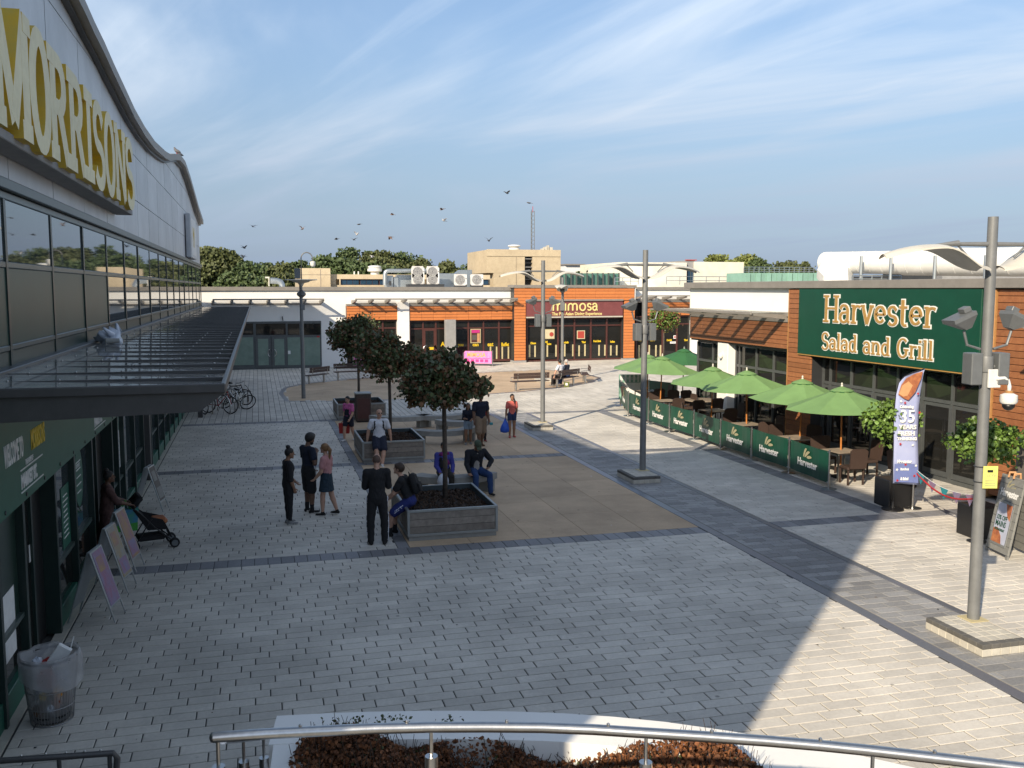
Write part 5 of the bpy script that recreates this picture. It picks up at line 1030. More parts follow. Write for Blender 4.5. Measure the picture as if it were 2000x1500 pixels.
b2 = thing('litter_bin', 'dark brown square litter bin in front of the farthest planter', 'bin', (3.75, 35.45, 0)); bx('body', 'timber_dark', b2, -.28, .28, -.28, .28, .05, 1.05, .02); bx('lid', 'planter_metal', b2, -.3, .3, -.3, .3, 1.052, 1.1, .01); bx('plinth', 'black_plastic', b2, -.25, .25, -.25, .25, 0, .05); bx('door', 'frame_brown', b2, -.22, .22, -.29, -.282, .15, .9)
# ------------------------------------------------------------------ bicycles and stands
def bicycle(label, x, y, rz, col, lean=0.0, flat=False):
    t = thing('bicycle', label, 'bicycle', (x, y, 0), rz, 'bicycles parked at the hoops')
    Mx = Matrix.Rotation(lean, 4, 'X')
    def TP(L__): return [Mx @ Vector(p) for p in L__]
    for sx2 in (-.52, .52):
        ty = MB().tube(TP([(sx2 + .33 * math.cos(R(q)), 0, .34 + .33 * math.sin(R(q))) for q in range(0, 360, 12)]), .02, 8, closed=True).obj('wheel', 'rubber', t, smooth=True)
        MB().tube(TP([(sx2 + .305 * math.cos(R(q)), 0, .34 + .305 * math.sin(R(q))) for q in range(0, 360, 12)]), .010, 6, closed=True).obj('rim', 'steel', ty, smooth=True)
        for k in range(9): q = 2 * math.pi * k / 9; MB().tube(TP([(sx2, 0, .34), (sx2 + .3 * math.cos(q), 0, .34 + .3 * math.sin(q))]), .0025, 3).obj('spoke', 'steel', ty)
        MB().tube(TP([(sx2, -.04, .34), (sx2, .04, .34)]), .025, 8).obj('hub', 'steel', ty)
    f = MB()
    for pts in ([(-.52, .03, .34), (-.05, .03, .31)], [(-.52, .03, .34), (-.18, .02, .80)], [(-.05, 0, .30), (-.20, 0, .86)], [(-.05, 0, .30), (.36, 0, .76)], [(-.18, 0, .80), (.35, 0, .84)], [(.34, 0, .90), (.42, 0, .64)], [(.42, .05, .64), (.52, .05, .34)], [(.42, -.05, .64), (.52, -.05, .34)]): f.tube(TP(pts), .017, 8)
    f.obj('frame', col, t, smooth=40)
    MB().tube(TP([(-.30, 0, .93), (-.2, 0, .94), (-.05, 0, .93)]), [.07, .055, .02], 8).obj('saddle', 'black_plastic', t, smooth=True)
    MB().tube(TP([(.30, -.28, .99), (.36, -.2, .98), (.34, 0, .96), (.36, .2, .98), (.30, .28, .99)]), .013, 8).obj('handlebar', 'black_plastic', t, smooth=True)
    MB().tube(TP([(-.05, .05, .30), (-.05 + .1, .05, .17)]), .01, 6).obj('crank', 'steel', t); MB().tube(TP([(-.05 + .09 * math.cos(R(q)), .05, .30 + .09 * math.sin(R(q))) for q in range(0, 360, 24)]), .008, 5, closed=True).obj('chainring', 'steel', t)
    return t
def hoop(label, x, y, rz):
    t = thing('cycle_hoop', label, 'cycle stand', (x, y, 0), rz, 'silver cycle hoops'); MB().tube([(-.42, 0, 0), (-.42, 0, .35)] + [(-.42 * math.cos(R(q)), 0, .35 + .45 * math.sin(R(q))) for q in range(12, 169, 12)] + [(.42, 0, .35), (.42, 0, 0)], .025, 10).obj('hoop', 'steel', t, smooth=True)
hoop('silver cycle hoop nearest the canopy post', -1.45, 39.0, R(-35)); hoop('silver cycle hoop second from the canopy post', -1.3, 40.0, R(-35)); hoop('silver cycle hoop third from the canopy post', -1.15, 41.0, R(-35)); hoop('silver cycle hoop farthest from the canopy post', -1.0, 42.0, R(-35))
bicycle('red framed bicycle chained at the first hoop beside the canopy post', -1.55, 39.3, R(-32), 'bike_red', R(-6)); bicycle('dark bicycle upright at the farthest hoop', -1.0, 42.1, R(-30), 'black_plastic', R(4)); bicycle('dark bicycle leaning low at the middle hoop with its wheel turned out', -1.0, 40.6, R(-28), 'black_plastic', R(-38)); bicycle('dark bicycle half hidden behind the canopy post', -2.35, 39.6, R(-60), 'black_plastic', R(3))
# ------------------------------------------------------------------ pavement boards by the supermarket
def aboard(label, x, y, rz, m, h=1.12, w_=.47):
    t = thing('poster_board', label, 'sign board', (x, y, 0), rz, 'poster boards by the supermarket entrance')
    for sg_, yy in ((-1, .0), (1, .0)):
        M = Matrix.Translation((0, sg_ * .34, 0)) @ Matrix.Rotation(sg_ * R(17), 4, 'X')
        for sx2 in (-1, 1): MB().tube([M @ Vector((sx2 * w_ / 2, 0, .0)), M @ Vector((sx2 * w_ / 2, 0, h))], .013, 6).obj('leg', 'zinc', t)
        pn = MB().box(-w_ / 2, w_ / 2, -.012, .012, .22, h, .004, M).obj('panel', 'zinc', t)
        f = -1 if sg_ < 0 else 1
        MB().box(-w_ / 2 + .03, w_ / 2 - .03, f * .0125, f * .017, .25, h - .03, 0, M).obj('poster', m, pn)
        MB().box(-.14, .09, f * .0175, f * .019, h - .35, h - .12, 0, M).obj('poster_spot', 'poster_c' if m != 'poster_dark' else 'board_grey', pn); MB().box(-.17, .17, f * .0175, f * .019, .3, .55, 0, M).obj('poster_spot', 'poster_a' if m != 'poster_dark' else 'board_grey', pn)
aboard('poster board nearest the litter bin with pink and yellow print', -2.45, 15.05, R(80), 'poster_a'); aboard('pale blue poster board, middle of the three by the entrance', -2.45, 16.5, R(80), 'poster_b'); aboard('pink and cream poster board nearest the pushchair', -2.45, 17.65, R(80), 'poster_c'); aboard('black poster board standing beyond the pushchair', -2.42, 22.3, R(80), 'poster_dark', 1.05, .45)
# ------------------------------------------------------------------ foreground: white planter wall, dry hedge, handrails
ZW = 2.0
wo_ = [G(x, y, ZW) for x, y in ((541, 1398), (640, 1393), (720, 1390), (810, 1388.5), (900, 1388), (1000, 1389.5), (1100, 1393), (1200, 1400), (1300, 1410), (1420, 1427), (1530, 1445), (1620, 1462), (1700, 1480))]
e = (wo_[-1] - wo_[-2]).normalized(); wo_.append(wo_[-1] + e * 1.5); inn = []
for i, p in enumerate(wo_):
    d = (wo_[min(i + 1, len(wo_) - 1)] - wo_[max(i - 1, 0)]).normalized(); nrm = Vector((d.y, -d.x, 0)); inn.append(p + nrm * .42)
pw = thing('planter_wall', 'curved white rendered planter wall in the foreground', 'wall'); poly = [tuple(p[:2]) for p in wo_] + [tuple(p[:2]) for p in reversed(inn)]
MB().prism(poly, 0, ZW).obj('front_wall', 'render_white', pw)
c0 = G(541, 1398, ZW); MB().prism([(c0.x, c0.y - .003), (c0.x + .28, c0.y - .42), (c0.x + .10, 3.6), (c0.x - .22, 3.6)], 0, ZW - .004).obj('side_wall', 'render_white', pw)
hedge_poly = [tuple(p[:2]) for p in inn] + [(wo_[-1].x, 2.6), (.3, 2.6)]
MB().prism(hedge_poly, 0, ZW - .30).obj('soil', 'soil', pw)
bx('raised_walkway', 'concrete', None, -1.4, 8, -5, 3.3, 0, 1.55, .02, kind='structure')
hd = thing('hedge', 'dried brown box hedge in the white planter below the handrail', 'hedge')
pts = []; tw_ = MB(); xs0, xs1 = .15, 4.4
while len(pts) < 42000:
    x, y = random.uniform(.1, 4.6), random.uniform(2.9, 6.2)
    if not inpoly(x, y, hedge_poly) or topix((x, y, ZW))[1] > 1560: continue
    hgt_ = .26 + .10 * math.sin(x * 3.1) + .08 * math.sin(x * 7.3 + y * 4) + .06 * math.sin(y * 9)
    if math.sin(x * 5.1 + 1.3) * math.sin(y * 3.3 + x) > .72 and random.random() < .8: continue
    z = ZW - .28 + hgt_ * random.random() ** .45; pts.append((x, y, z))
    if len(pts) % 16 == 0: tw_.tube([(x + random.uniform(-.14, .14), y + random.uniform(-.1, .1), ZW - .2), (x, y, z + random.uniform(.0, .12))], [.005, .0018], 3)
leaf_mesh('dry_foliage', np.array(pts), .026, ['dry_leaf', 'leaf_green'], hd, (rng.uniform(size=len(pts)) < .03).astype(int)); tw_.obj('twigs', 'twig', hd, kind='stuff')
pts = []
for x, y in ((655, 1417), (690, 1415), (745, 1413), (785, 1412), (872, 1413)):
    p = G(x, y, ZW); pts += [(p.x + random.gauss(0, .035), p.y - .08 + random.gauss(0, .03), ZW + random.uniform(-.01, .09)) for _ in range(36)]
o = leaf_mesh('green_shoots', np.array(pts), .022, ['leaf_green'], hd); o['kind'] = 'stuff'
ZRL = 3.05
rl = thing('handrail', 'long polished steel handrail curving across the foreground', 'handrail'); rp = [G(x, y, ZRL) for x, y in ((418, 1440), (520, 1433), (620, 1428), (730, 1423), (840, 1420.5), (950, 1420), (1060, 1421), (1160, 1425), (1260, 1431.5), (1380, 1439), (1500, 1447.5), (1600, 1456), (1700, 1466), (1850, 1483), (2000, 1501), (2200, 1526))]
MB().tube([rp[0] + Vector((-.018, .002, 0)), rp[0] + Vector((-.012, .001, 0))] + rp, [.008, .02] + [.0235] * len(rp), 14).obj('rail', 'steel', rl, smooth=60)
def rpost(par, p, zbot, r=.0285): MB().tube([p + Vector((0, 0, -.02)), p + Vector((0, 0, -.15))], .008, 8).obj('pin', 'steel', par); MB().tube([p + Vector((0, 0, -.13)), (p.x, p.y, zbot)], r, 14).obj('post', 'steel', par, smooth=40)
for x, y in ((425, 1439.5), (842, 1420.5), (1262, 1431.6), (1705, 1466.5)): rpost(rl, G(x, y, ZRL), 1.5)
for x, y in ((587, 1429), (795, 1421), (990, 1420), (1188, 1427), (1390, 1440), (1602, 1456), (1825, 1480)): p = G(x, y, ZRL); MB().lathe([(.008, 0), (.008, .008), (.003, .013)], p + Vector((0, 0, .022)), 8).obj('stud', 'steel', rl)
r2 = thing('handrail', 'stair handrail posts set back beyond the left end of the long handrail', 'handrail'); a, b = pdp(436, 1446, 4.75), pdp(520, 1438, 5.7); MB().tube([a, b], .02, 10).obj('rail', 'steel', r2); 
for f in (.42, .92): p = a.lerp(b, f); rpost(r2, p, .9)
r3 = thing('handrail', 'dark bronze handrail in the bottom left corner', 'handrail'); a, b = pdp(-60, 1490, 6.9), pdp(222, 1471, 6.9); MB().tube([a, b, b + Vector((.02, .02, -.05)), b + Vector((.0, .0, -.25))], .023, 10).obj('rail', 'canopy_metal', r3, smooth=60)
for f in (.62, .97): p = a.lerp(b, f); MB().tube([p, (p.x, p.y, .02)], .016, 8).obj('post', 'canopy_metal', r3)
for f in (.36, .53, .67, .8, .91): p = a.lerp(b, f); MB().lathe([(.009, 0), (.009, .01), (.003, .016)], p + Vector((0, 0, .021)), 8).obj('stud', 'steel', r3)
bx('stair_landing', 'concrete', None, -2.7, -1.45, 5.0, 7.2, 0, .4, kind='structure')

# odd leaves and scraps lying about
lp_ = []
while len(lp_) < 420:
    x, y = random.uniform(-2.6, 13.5), random.uniform(9, 50)
    if y < 10 and -.3 < x < 6: continue
    lp_.append((x, y, .008))
o = leaf_mesh('scattered_leaves', np.array(lp_), .034, ['dry_leaf', 'rubber', 'white_paint'], None, rng.choice(3, len(lp_), p=[.45, .42, .13])); o.data.transform(Matrix.Diagonal((1, 1, .25, 1))); o.location.z = .008
tag(o, 'small fallen leaves and scraps scattered over the plaza paving', 'litter', None, 'stuff')
# ------------------------------------------------------------------ barrier banners round the terrace
bp = [G(*p) for p in ((1212, 792), (1227, 812), (1266, 828), (1307, 843), (1355, 858), (1407, 878), (1467, 899), (1540, 924), (1618, 955))]
HBN = .93
ordn = ['at the far corner, turned side on', 'first along the row from the far corner', 'second along the row from the far corner', 'third along the row from the far corner', 'fourth along the row from the far corner', 'fifth along the row, left of the last two', 'second nearest the flag', 'nearest the flag']
for i in range(len(bp)):
    p = bp[i]; t = thing('barrier_post', 'steel barrier post ' + ('at the far corner of the terrace' if i == 0 else 'at the near end of the banner row' if i == 8 else f'between banners {ordn[i-1]} and next'), 'post', p, 0, 'steel posts of the banner row')
    MB().tube([(0, 0, .02), (0, 0, HBN + .03)], .022, 12).obj('post', 'steel', t, smooth=40); MB().lathe([(.2, 0), (.2, .012), (.17, .02), (.04, .03)], (0, 0, 0), 24).obj('base', 'steel' if i % 2 else 'zinc', t, smooth=40); MB().lathe([(.026, 0), (.026, .02), (.01, .035)], (0, 0, HBN + .02), 12).obj('cap', 'steel', t)
for i in range(8):
    a, b = bp[i], bp[i + 1]; d = b - a; ln = d.length
    t = thing('barrier_banner', 'dark green Harvester banner ' + ordn[i], 'banner', a, math.atan2(d.y, d.x), 'green banners round the terrace')
    n = 10; vs = []
    for k in range(n + 1):
        u = .07 + (ln - .14) * k / n; sag = .012 * math.sin(math.pi * k / n)
        for z in (.14 + sag * .5, HBN - sag):
            for y in (-.004, .004): vs.append((u, y + .012 * math.sin(k * 1.3 + i), z))
    fs_ = []
    for k in range(n): q = 4 * k; fs_ += [(q, q + 4, q + 6, q + 2), (q + 1, q + 3, q + 7, q + 5), (q + 2, q + 6, q + 7, q + 3), (q, q + 1, q + 5, q + 4)]
    fs_ += [(0, 2, 3, 1), (4 * n, 4 * n + 1, 4 * n + 3, 4 * n + 2)]
    MB().add(vs, fs_).obj('fabric', 'harv_green', t)
    for z in (.16, HBN - .02): MB().tube([(.0, 0, z), (.09, 0, z)], .008, 6).obj('clip', 'steel', t); MB().tube([(ln - .09, 0, z), (ln, 0, z)], .008, 6).obj('clip', 'steel', t)
    c = ln / 2; s = min(1.0, (ln - .3) / 1.5)
    text_obj('lettering', 'Harvester', .27 * s, 'white_paint', t, frameM((c - .02, -.024, .36), (1, 0, 0)), .004, .92, 'CENTER', bold=.007)
    for k, (x0, z0, x1, z1) in enumerate(((-.22, .60, -.06, .82), (-.15, .60, .10, .76), (-.04, .60, .20, .64))):
        pts = []
        for q in range(7):
            u = q / 6; pts.append((c + (x0 + (x1 - x0) * u) * s, z0 + (z1 - z0) * math.sin(u * math.pi / 2)))
        wd = [.012, .03, .036, .036, .034, .026, .01]; up_, dn_ = [], []
        for q, (px_, pz_) in enumerate(pts): up_.append((px_ - wd[q] * .6 * s, pz_ + wd[q] * s)); dn_.append((px_ + wd[q] * .6 * s, pz_ - wd[q] * s))
        MB().prism(up_ + dn_[::-1], 0, .003, frameM((0, -.021, 0), (1, 0, 0))).obj('wheat_mark', 'wheat', t)
# dark green screen along the far side of the terrace
p0, p1 = G(1216, 778), Vector((17.2, 36.9, 0)); d = p1 - p0; t = thing('barrier_banner', 'plain dark green banner along the far side of the terrace', 'banner', p0, math.atan2(d.y, d.x)); bx('fabric', 'harv_green', t, .05, d.length, -.005, .005, .12, .95); [MB().tube([(x, 0, 0), (x, 0, 1)], .022, 8).obj('post', 'steel', t) for x in (0, d.length * .5, d.length)]
# menu stand near the far corner
ms2 = thing('menu_stand', 'pale green and white menu board behind the far corner banner', 'menu board', (15.2, 37.2, 0), R(-12)); bx('panel', 'copper_green', ms2, -.5, .5, -.02, .02, .3, 1.35); bx('sheet', 'white_paint', ms2, -.38, .42, -.026, -.02, .35, 1.0); bx('leg', 'steel', ms2, -.45, -.4, -.02, .02, 0, .3); bx('leg', 'steel', ms2, .4, .45, -.02, .02, 0, .3); text_obj('lettering', 'Harvester', .24, 'white_paint', ms2, frameM((-.46, -.024, 1.12), (1, 0, 0)), .003, .8); [bx('stripe', 'white_paint', ms2, -.44 + .18 * i, -.36 + .18 * i, -.0225, -.02, 1.02, 1.33) for i in range(5)]
# ------------------------------------------------------------------ parasols, tables, chairs
def parasol(label, x, y, z, m='umbrella', r=1.32, rot=0.0):
    t = thing('parasol', label, 'parasol', (x, y, 0), rot, 'green parasols on the terrace'); n = 8; zt, ze = z, z - .56
    cn = MB(); rings = ((.0, zt), (.16, zt - .07)); vs = []; fs_ = []; K = 7
    for k in range(K + 1):
        f = k / K; rr = .17 + (r - .17) * f
        for j in range(n * 4):
            a = 2 * math.pi * j / (n * 4); u = (j % 4) / 4; cr = math.cos(math.pi / n) / math.cos((u - .5) * 2 * math.pi / n) if True else 1
            zz = zt - .075 - (ze * -1 + zt - .075) * f ** .92 - .02 * math.sin(math.pi * u) * f; vs.append((rr * cr / math.cos(math.pi / n) * math.cos(a), rr * cr / math.cos(math.pi / n) * math.sin(a), zz))
    for k in range(K):
        for j in range(n * 4): fs_.append((k * n * 4 + j, k * n * 4 + (j + 1) % (n * 4), (k + 1) * n * 4 + (j + 1) % (n * 4), (k + 1) * n * 4 + j))
    cv = MB().add(vs, fs_).obj('canopy', m, t); cv.data.polygons.foreach_set('use_smooth', [False] * len(cv.data.polygons))
    MB().lathe([(.30, -.115), (.22, -.07), (.02, -.0)], (0, 0, zt + .012), 16).obj('vent_cap', m, t)
    for j in range(n): a = 2 * math.pi * j / n + .2; MB().tube([(.3 * math.cos(a), .3 * math.sin(a), zt - .108), (.3 * math.cos(a + .4), .3 * math.sin(a + .4), zt - .118)], .012, 4).obj('vent_edge', 'umbrella_dark', t)
    MB().lathe([(.02, -.01), (.035, .02), (.02, .05), (.03, .07), (.012, .11)], (0, 0, zt), 10).obj('finial', 'lamp_shell', t, smooth=40)
    MB().tube([(0, 0, .05), (0, 0, zt - .05)], .024, 10).obj('pole', 'umb_pole', t, smooth=40); MB().lathe([(.24, 0), (.24, .04), (.05, .07), (.04, .3)], (0, 0, 0), 18).obj('base', 'black_plastic', t)
    for j in range(n): a = 2 * math.pi * j / n; MB().tube([(.05 * math.cos(a), .05 * math.sin(a), zt - .45), (.62 * r * math.cos(a), .62 * r * math.sin(a), zt - .37)], .008, 4).obj('rib', 'umb_pole', t)
    return t
umb = [(15.4, 35.9, 2.26, 'farthest left, behind the others by the far corner'), (14.9, 33.5, 2.35, 'second, in front of the farthest left one'), (17.3, 36.6, 2.47, 'darker one at the back beside the far restaurant windows'), (15.0, 29.4, 2.32, 'in front of the white column'), (14.78, 26.55, 2.39, 'in front of the gridded window'), (15.0, 23.9, 2.38, 'in front of the timber pier'), (14.78, 21.55, 2.38, 'nearest the flag')]
for i, (x, y, z, s) in enumerate(umb): pz = parasol('green parasol ' + s, x, y, z + random.uniform(-.03, .03), 'umbrella_dark' if i == 2 else 'umbrella', 1.38, R(11 * i)); pz.rotation_euler = (R(random.uniform(-2, 2)), R(random.uniform(-2, 2)), R(13 * i))
def table(label, x, y, rz=0.0, w_=.78, round_=False):
    t = thing('cafe_table', label, 'table', (x, y, 0), rz, 'slatted tables under the parasols')
    if round_: MB().lathe([(.02, .70), (.6, .70), (.6, .735), (.02, .737)], (0, 0, 0), 24).obj('top', 'table_slat', t); MB().tube([(0, 0, 0), (0, 0, .7)], .03, 8).obj('leg', 'steel', t); return t
    for i in range(7): bx('top_slat', 'table_slat', t, -w_ / 2 + .02 + i * (w_ - .04) / 7, -w_ / 2 + .02 + (i + 1) * (w_ - .04) / 7 - .006, -w_ / 2 + .02, w_ / 2 - .02, .715, .735, .003)
    for a in (-1, 1): bx('frame_rail', 'steel', t, a * w_ / 2 - .015, a * w_ / 2 + .015, -w_ / 2, w_ / 2, .69, .73); bx('frame_rail', 'steel', t, -w_ / 2, w_ / 2, a * w_ / 2 - .015, a * w_ / 2 + .015, .692, .728)
    for a in (-1, 1):
        for b in (-1, 1): bx('leg', 'steel', t, a * (w_ / 2) - .018, a * (w_ / 2) + .018, b * (w_ / 2) - .018, b * (w_ / 2) + .018, 0, .689)
    return t
def chair(label, x, y, rz):
    t = thing('rattan_chair', label, 'chair', (x, y, 0), rz, 'brown woven chairs on the terrace')
    bx('seat', 'rattan', t, -.23, .23, -.22, .22, .38, .46, .02)
    MB().prism([(-.22, .44), (.22, .44), (.235, .9), (.15, .955), (-.15, .955), (-.235, .9)], -.025, .025, Matrix.Translation((0, .21, 0)) @ Matrix.Rotation(R(90), 4, 'X') if False else frameM((0, .235, 0), (1, 0, 0), (0, .12, 1))).obj('backrest', 'rattan', t)
    for a in (-1, 1):
        for b in (-1, 1): bx('leg', 'rattan', t, a * .205 - .02, a * .205 + .02, b * .195 - .02, b * .195 + .02, 0, .379)
    return t
tabs = [(15.6, 36.3, 'under the farthest left parasol'), (14.92, 33.0, 'under the second parasol'), (15.35, 29.9, 'near the white column'), (14.78, 26.55, 'under the parasol by the gridded window'), (14.75, 23.75, 'by the timber pier'), (14.72, 21.45, 'nearest the flag')]
for x, y, s in tabs: table('square slatted table ' + s, x, y, R(3))
table('round pale table at the back of the terrace', 16.3, 32.9, 0, 1, True)
ch = [(15.6, 35.45, 180, 'in front of the farthest left table'), (14.85, 36.3, 90, 'left of the farthest left table'), (16.35, 36.4, -90, 'right of the farthest left table'), (14.95, 33.85, 0, 'behind the second table'), (15.75, 33.0, -90, 'right of the second table'), (14.9, 32.15, 180, 'in front of the second table'), (15.7, 34.2, -40, 'by the round table, back left'), (16.4, 34.0, 0, 'behind the round table'), (16.3, 31.8, 180, 'in front of the round table'), (15.35, 30.75, 0, 'behind the table near the white column'), (16.1, 29.9, -90, 'right of the table near the white column'), (14.75, 30.4, 60, 'left of the table near the white column'), (15.35, 29.0, 180, 'in front of the table near the white column'), (14.8, 27.4, 0, 'behind the table by the gridded window'), (15.6, 26.5, -90, 'right of the table by the gridded window'), (14.85, 25.75, 170, 'in front of the table by the gridded window'), (15.55, 24.3, -60, 'behind the table by the timber pier'), (14.8, 24.55, 0, 'between the two nearest parasols'), (14.9, 22.95, 185, 'in front of the table by the timber pier'), (14.75, 22.25, 0, 'behind the table nearest the flag'), (15.5, 21.5, -90, 'right of the table nearest the flag'), (14.55, 20.75, 175, 'at the near end, back towards the camera'), (15.6, 20.1, 100, 'lone one beside the flag, with an empty seat')]
for x, y, a, s in ch: chair('brown woven chair ' + s, x, y, R(a))
# ------------------------------------------------------------------ flag, tubs, bunting, board at the right
fg = thing('feather_flag', 'tall lilac feather flag reading 35 years fresh thinking', 'flag', (13.72, 18.0, 0)); MB().lathe([(.24, 0), (.24, .03), (.05, .05), (.03, .2)], (0, 0, 0), 20).obj('base', 'black_plastic', fg)
q0 = G(1743, 995); FM = frameM((0, 0, 0), RT, (0, 0, 1))
def fpx(x, y): r_ = ray(x, y); n_ = FW.copy(); n_.z = 0; n_.normalize(); t_ = (q0 - EYE).dot(n_) / r_.dot(n_); p = EYE + r_ * t_ - q0; return (p.dot(RT), p.z)
Lp = [fpx(x, y) for x, y in ((1742, 944), (1743, 900), (1744, 850), (1746, 800), (1749, 770), (1755, 748), (1766, 735), (1782, 727), (1805, 720))]; Rp = [fpx(x, y) for x, y in ((1793, 946), (1792, 900), (1792, 850), (1795, 800), (1798, 770), (1801, 748), (1802.5, 735), (1804, 727), (1806, 720.5))]
def ribbon(name, m, off, i0=0, i1=8, mid=None):
    vs = []; fs_ = []; k = i1 - i0 + 1
    for i in range(i0, i1 + 1):
        for j in range(7): u = j / 6; x = Lp[i][0] + (Rp[i][0] - Lp[i][0]) * u; z = Lp[i][1] + (Rp[i][1] - Lp[i][1]) * u; vs.append(Vector(RT) * x + Vector((0, 0, z)) + Vector((FW.x, FW.y, 0)).normalized() * (off + .035 * math.sin(u * 3 + z * 2)))
    for i in range(k - 1):
        for j in range(6): a = i * 7 + j; fs_.append((a, a + 1, a + 8, a + 7))
    o = MB().add(vs, fs_).obj(name, m, fg, smooth=True); sm = o.modifiers.new('thick', 'SOLIDIFY'); sm.thickness = .004; return o
ribbon('fabric', 'flag_blue', 0); 
def fpoly(name, m, P_, off=-.045): return MB().prism([fpx(x, y) for x, y in P_], 0, .003, frameM(Vector((FW.x, FW.y, 0)).normalized() * off, RT, (0, 0, 1)))  .obj(name, m, fg)
fpoly('burger_picture', 'food', ((1752, 770), (1758, 751), (1768, 738), (1784, 729.5), (1800, 724.5), (1797, 738), (1785, 765), (1772, 781), (1764, 778)), -.052); fpoly('burger_picture_bun', 'food_pale', ((1753, 768), (1760, 752), (1772, 744), (1780, 752), (1770, 772), (1762, 774)), -.056); fpoly('lower_shade', 'flag_deep', ((1744, 940), (1745, 905), (1790, 905), (1791, 942)), -.048)
def ftx(s, x, y, h, w_): p = fpx(x, y); q = h / FPX * 22.2; o = text_obj('lettering', s, q * 1.4, 'white_paint', fg, frameM(RT * p[0] + Vector((0, 0, p[1])) + Vector((FW.x, FW.y, 0)).normalized() * -.06, RT, (0, 0, 1)), .003, (w_ / FPX * 22.2) / (len(s) * q * 1.4 * .58), bold=.006)
ftx('35', 1754, 824, 24, 34); ftx('YEARS', 1753, 837, 8, 33); ftx('FRESH', 1751, 849.5, 8, 33); ftx('THINKING', 1750, 858.5, 5.2, 35); ftx('Celebrating', 1755, 796, 5, 34); ftx('Harvester', 1750, 903, 6, 34); ftx('Meat Feast', 1756, 917, 4, 20); ftx('& Salad', 1756, 936, 5, 20)
for i, (x, y, m) in enumerate(((1757, 783, 'white_paint'), (1765, 786, 'red'), (1790, 768, 'red'), (1793, 805, 'red'), (1756, 866, 'red'), (1780, 868, 'white_paint'), (1766, 906, 'red'), (1783, 928, 'red'), (1750, 937, 'red'), (1786, 908, 'white_paint'), (1749, 916, 'white_paint'))):
    P_ = [(x + 3.2 * (1 if k % 2 == 0 else .45) * math.cos(R(36 * k)), y + 3.2 * (1 if k % 2 == 0 else .45) * math.sin(R(36 * k))) for k in range(10)]; fpoly('star', m, P_, -.062)
MB().tube([(0, 0, .03), Vector(RT) * Rp[0][0] * .02 + Vector((0, 0, .5)), RT * (Lp[0][0]) + Vector((0, 0, Lp[0][1])), ] + [RT * l[0] + Vector((0, 0, l[1])) for l in Lp[3::1]], .012, 8).obj('mast', 'black_plastic', fg)
def tub(label, x, y, w_, h): t = thing('plant_tub', label, 'plant tub', (x, y, 0), R(-4)); bx('tub', 'black_plastic', t, -w_ / 2, w_ / 2, -w_ / 2, w_ / 2, 0, h, .015); bx('soil', 'soil', t, -w_ / 2 + .04, w_ / 2 - .04, -w_ / 2 + .04, w_ / 2 - .04, h + .001, h + .006); return t
tub('square black tub behind the flag base', 14.0, 18.35, .62, .64); small_tree('bay tree in a black tub behind the lilac flag', (14.0, 18.35, 0), .6, (-.05, .1, 1.93), (.60, .58, .50), 2600, .085, 0.0, ('leaf_bay', 'leaf_bay'), .025, 34)
tub('square black tub behind the nearest lamp post', 13.95, 15.6, .62, .64); small_tree('bay tree in a black tub behind the nearest lamp post', (13.95, 15.55, 0), .6, (.0, -.1, 1.98), (.72, .78, .48), 3000, .085, 0.0, ('leaf_bay', 'leaf_bay'), .025, 36)
def rope_post(label, x, y): t = thing('rope_post', label, 'post', (x, y, 0), 0, 'steel rope posts'); MB().tube([(0, 0, .02), (0, 0, .95)], .025, 12).obj('post', 'steel', t, smooth=40); MB().lathe([(.2, 0), (.2, .02), (.04, .04)], (0, 0, 0), 20).obj('base', 'steel', t)
rope_post('steel rope post beside the flag', 14.22, 17.98); rope_post('steel rope post behind the nearest lamp post', 13.55, 15.2); rope_post('steel rope post right of the grey menu board', 13.65, 13.7)
pa, pb_ = Vector((14.22, 17.98, .88)), Vector((13.55, 15.2, .88)); rp_pts = [pa.lerp(pb_, k / 16) + Vector((0, 0, -.26 * math.sin(math.pi * k / 16))) for k in range(17)]
MB().tube(rp_pts, .018, 8).obj('rope', 'red', None, smooth=True, label='red barrier rope hanging between the steel posts right of the flag', cat='rope')
bu = thing('bunting', 'floral and teal pennant bunting hung between the posts right of the flag', 'bunting'); bp_ = [pa.lerp(pb_, k / 16) + Vector((0, 0, .05 - .16 * math.sin(math.pi * k / 16))) for k in range(17)]; MB().tube(bp_, .006, 5).obj('string', 'white_paint', bu)
for k, m in ((2, 'teal'), (5, 'poster_a'), (8, 'teal'), (11, 'poster_a'), (14, 'poster_a')):
    a = bp_[k - 1]; b = bp_[k + 1]; c = (a + b) / 2 + Vector((0, 0, -.24)); nrm = (b - a).cross(Vector((0, 0, 1))).normalized() * .003; MB().add([a + nrm, b + nrm, c + nrm, a - nrm, b - nrm, c - nrm], [(0, 1, 2), (5, 4, 3), (0, 3, 4, 1), (1, 4, 5, 2), (2, 5, 3, 0)]).obj('pennant', m, bu)
mb_ = thing('menu_board', 'grey A frame menu board reading 33% off mains at the right edge', 'sign board', (13.50, 14.3, 0), R(-101.5)); mb_.scale = (1, 1, 1.14)
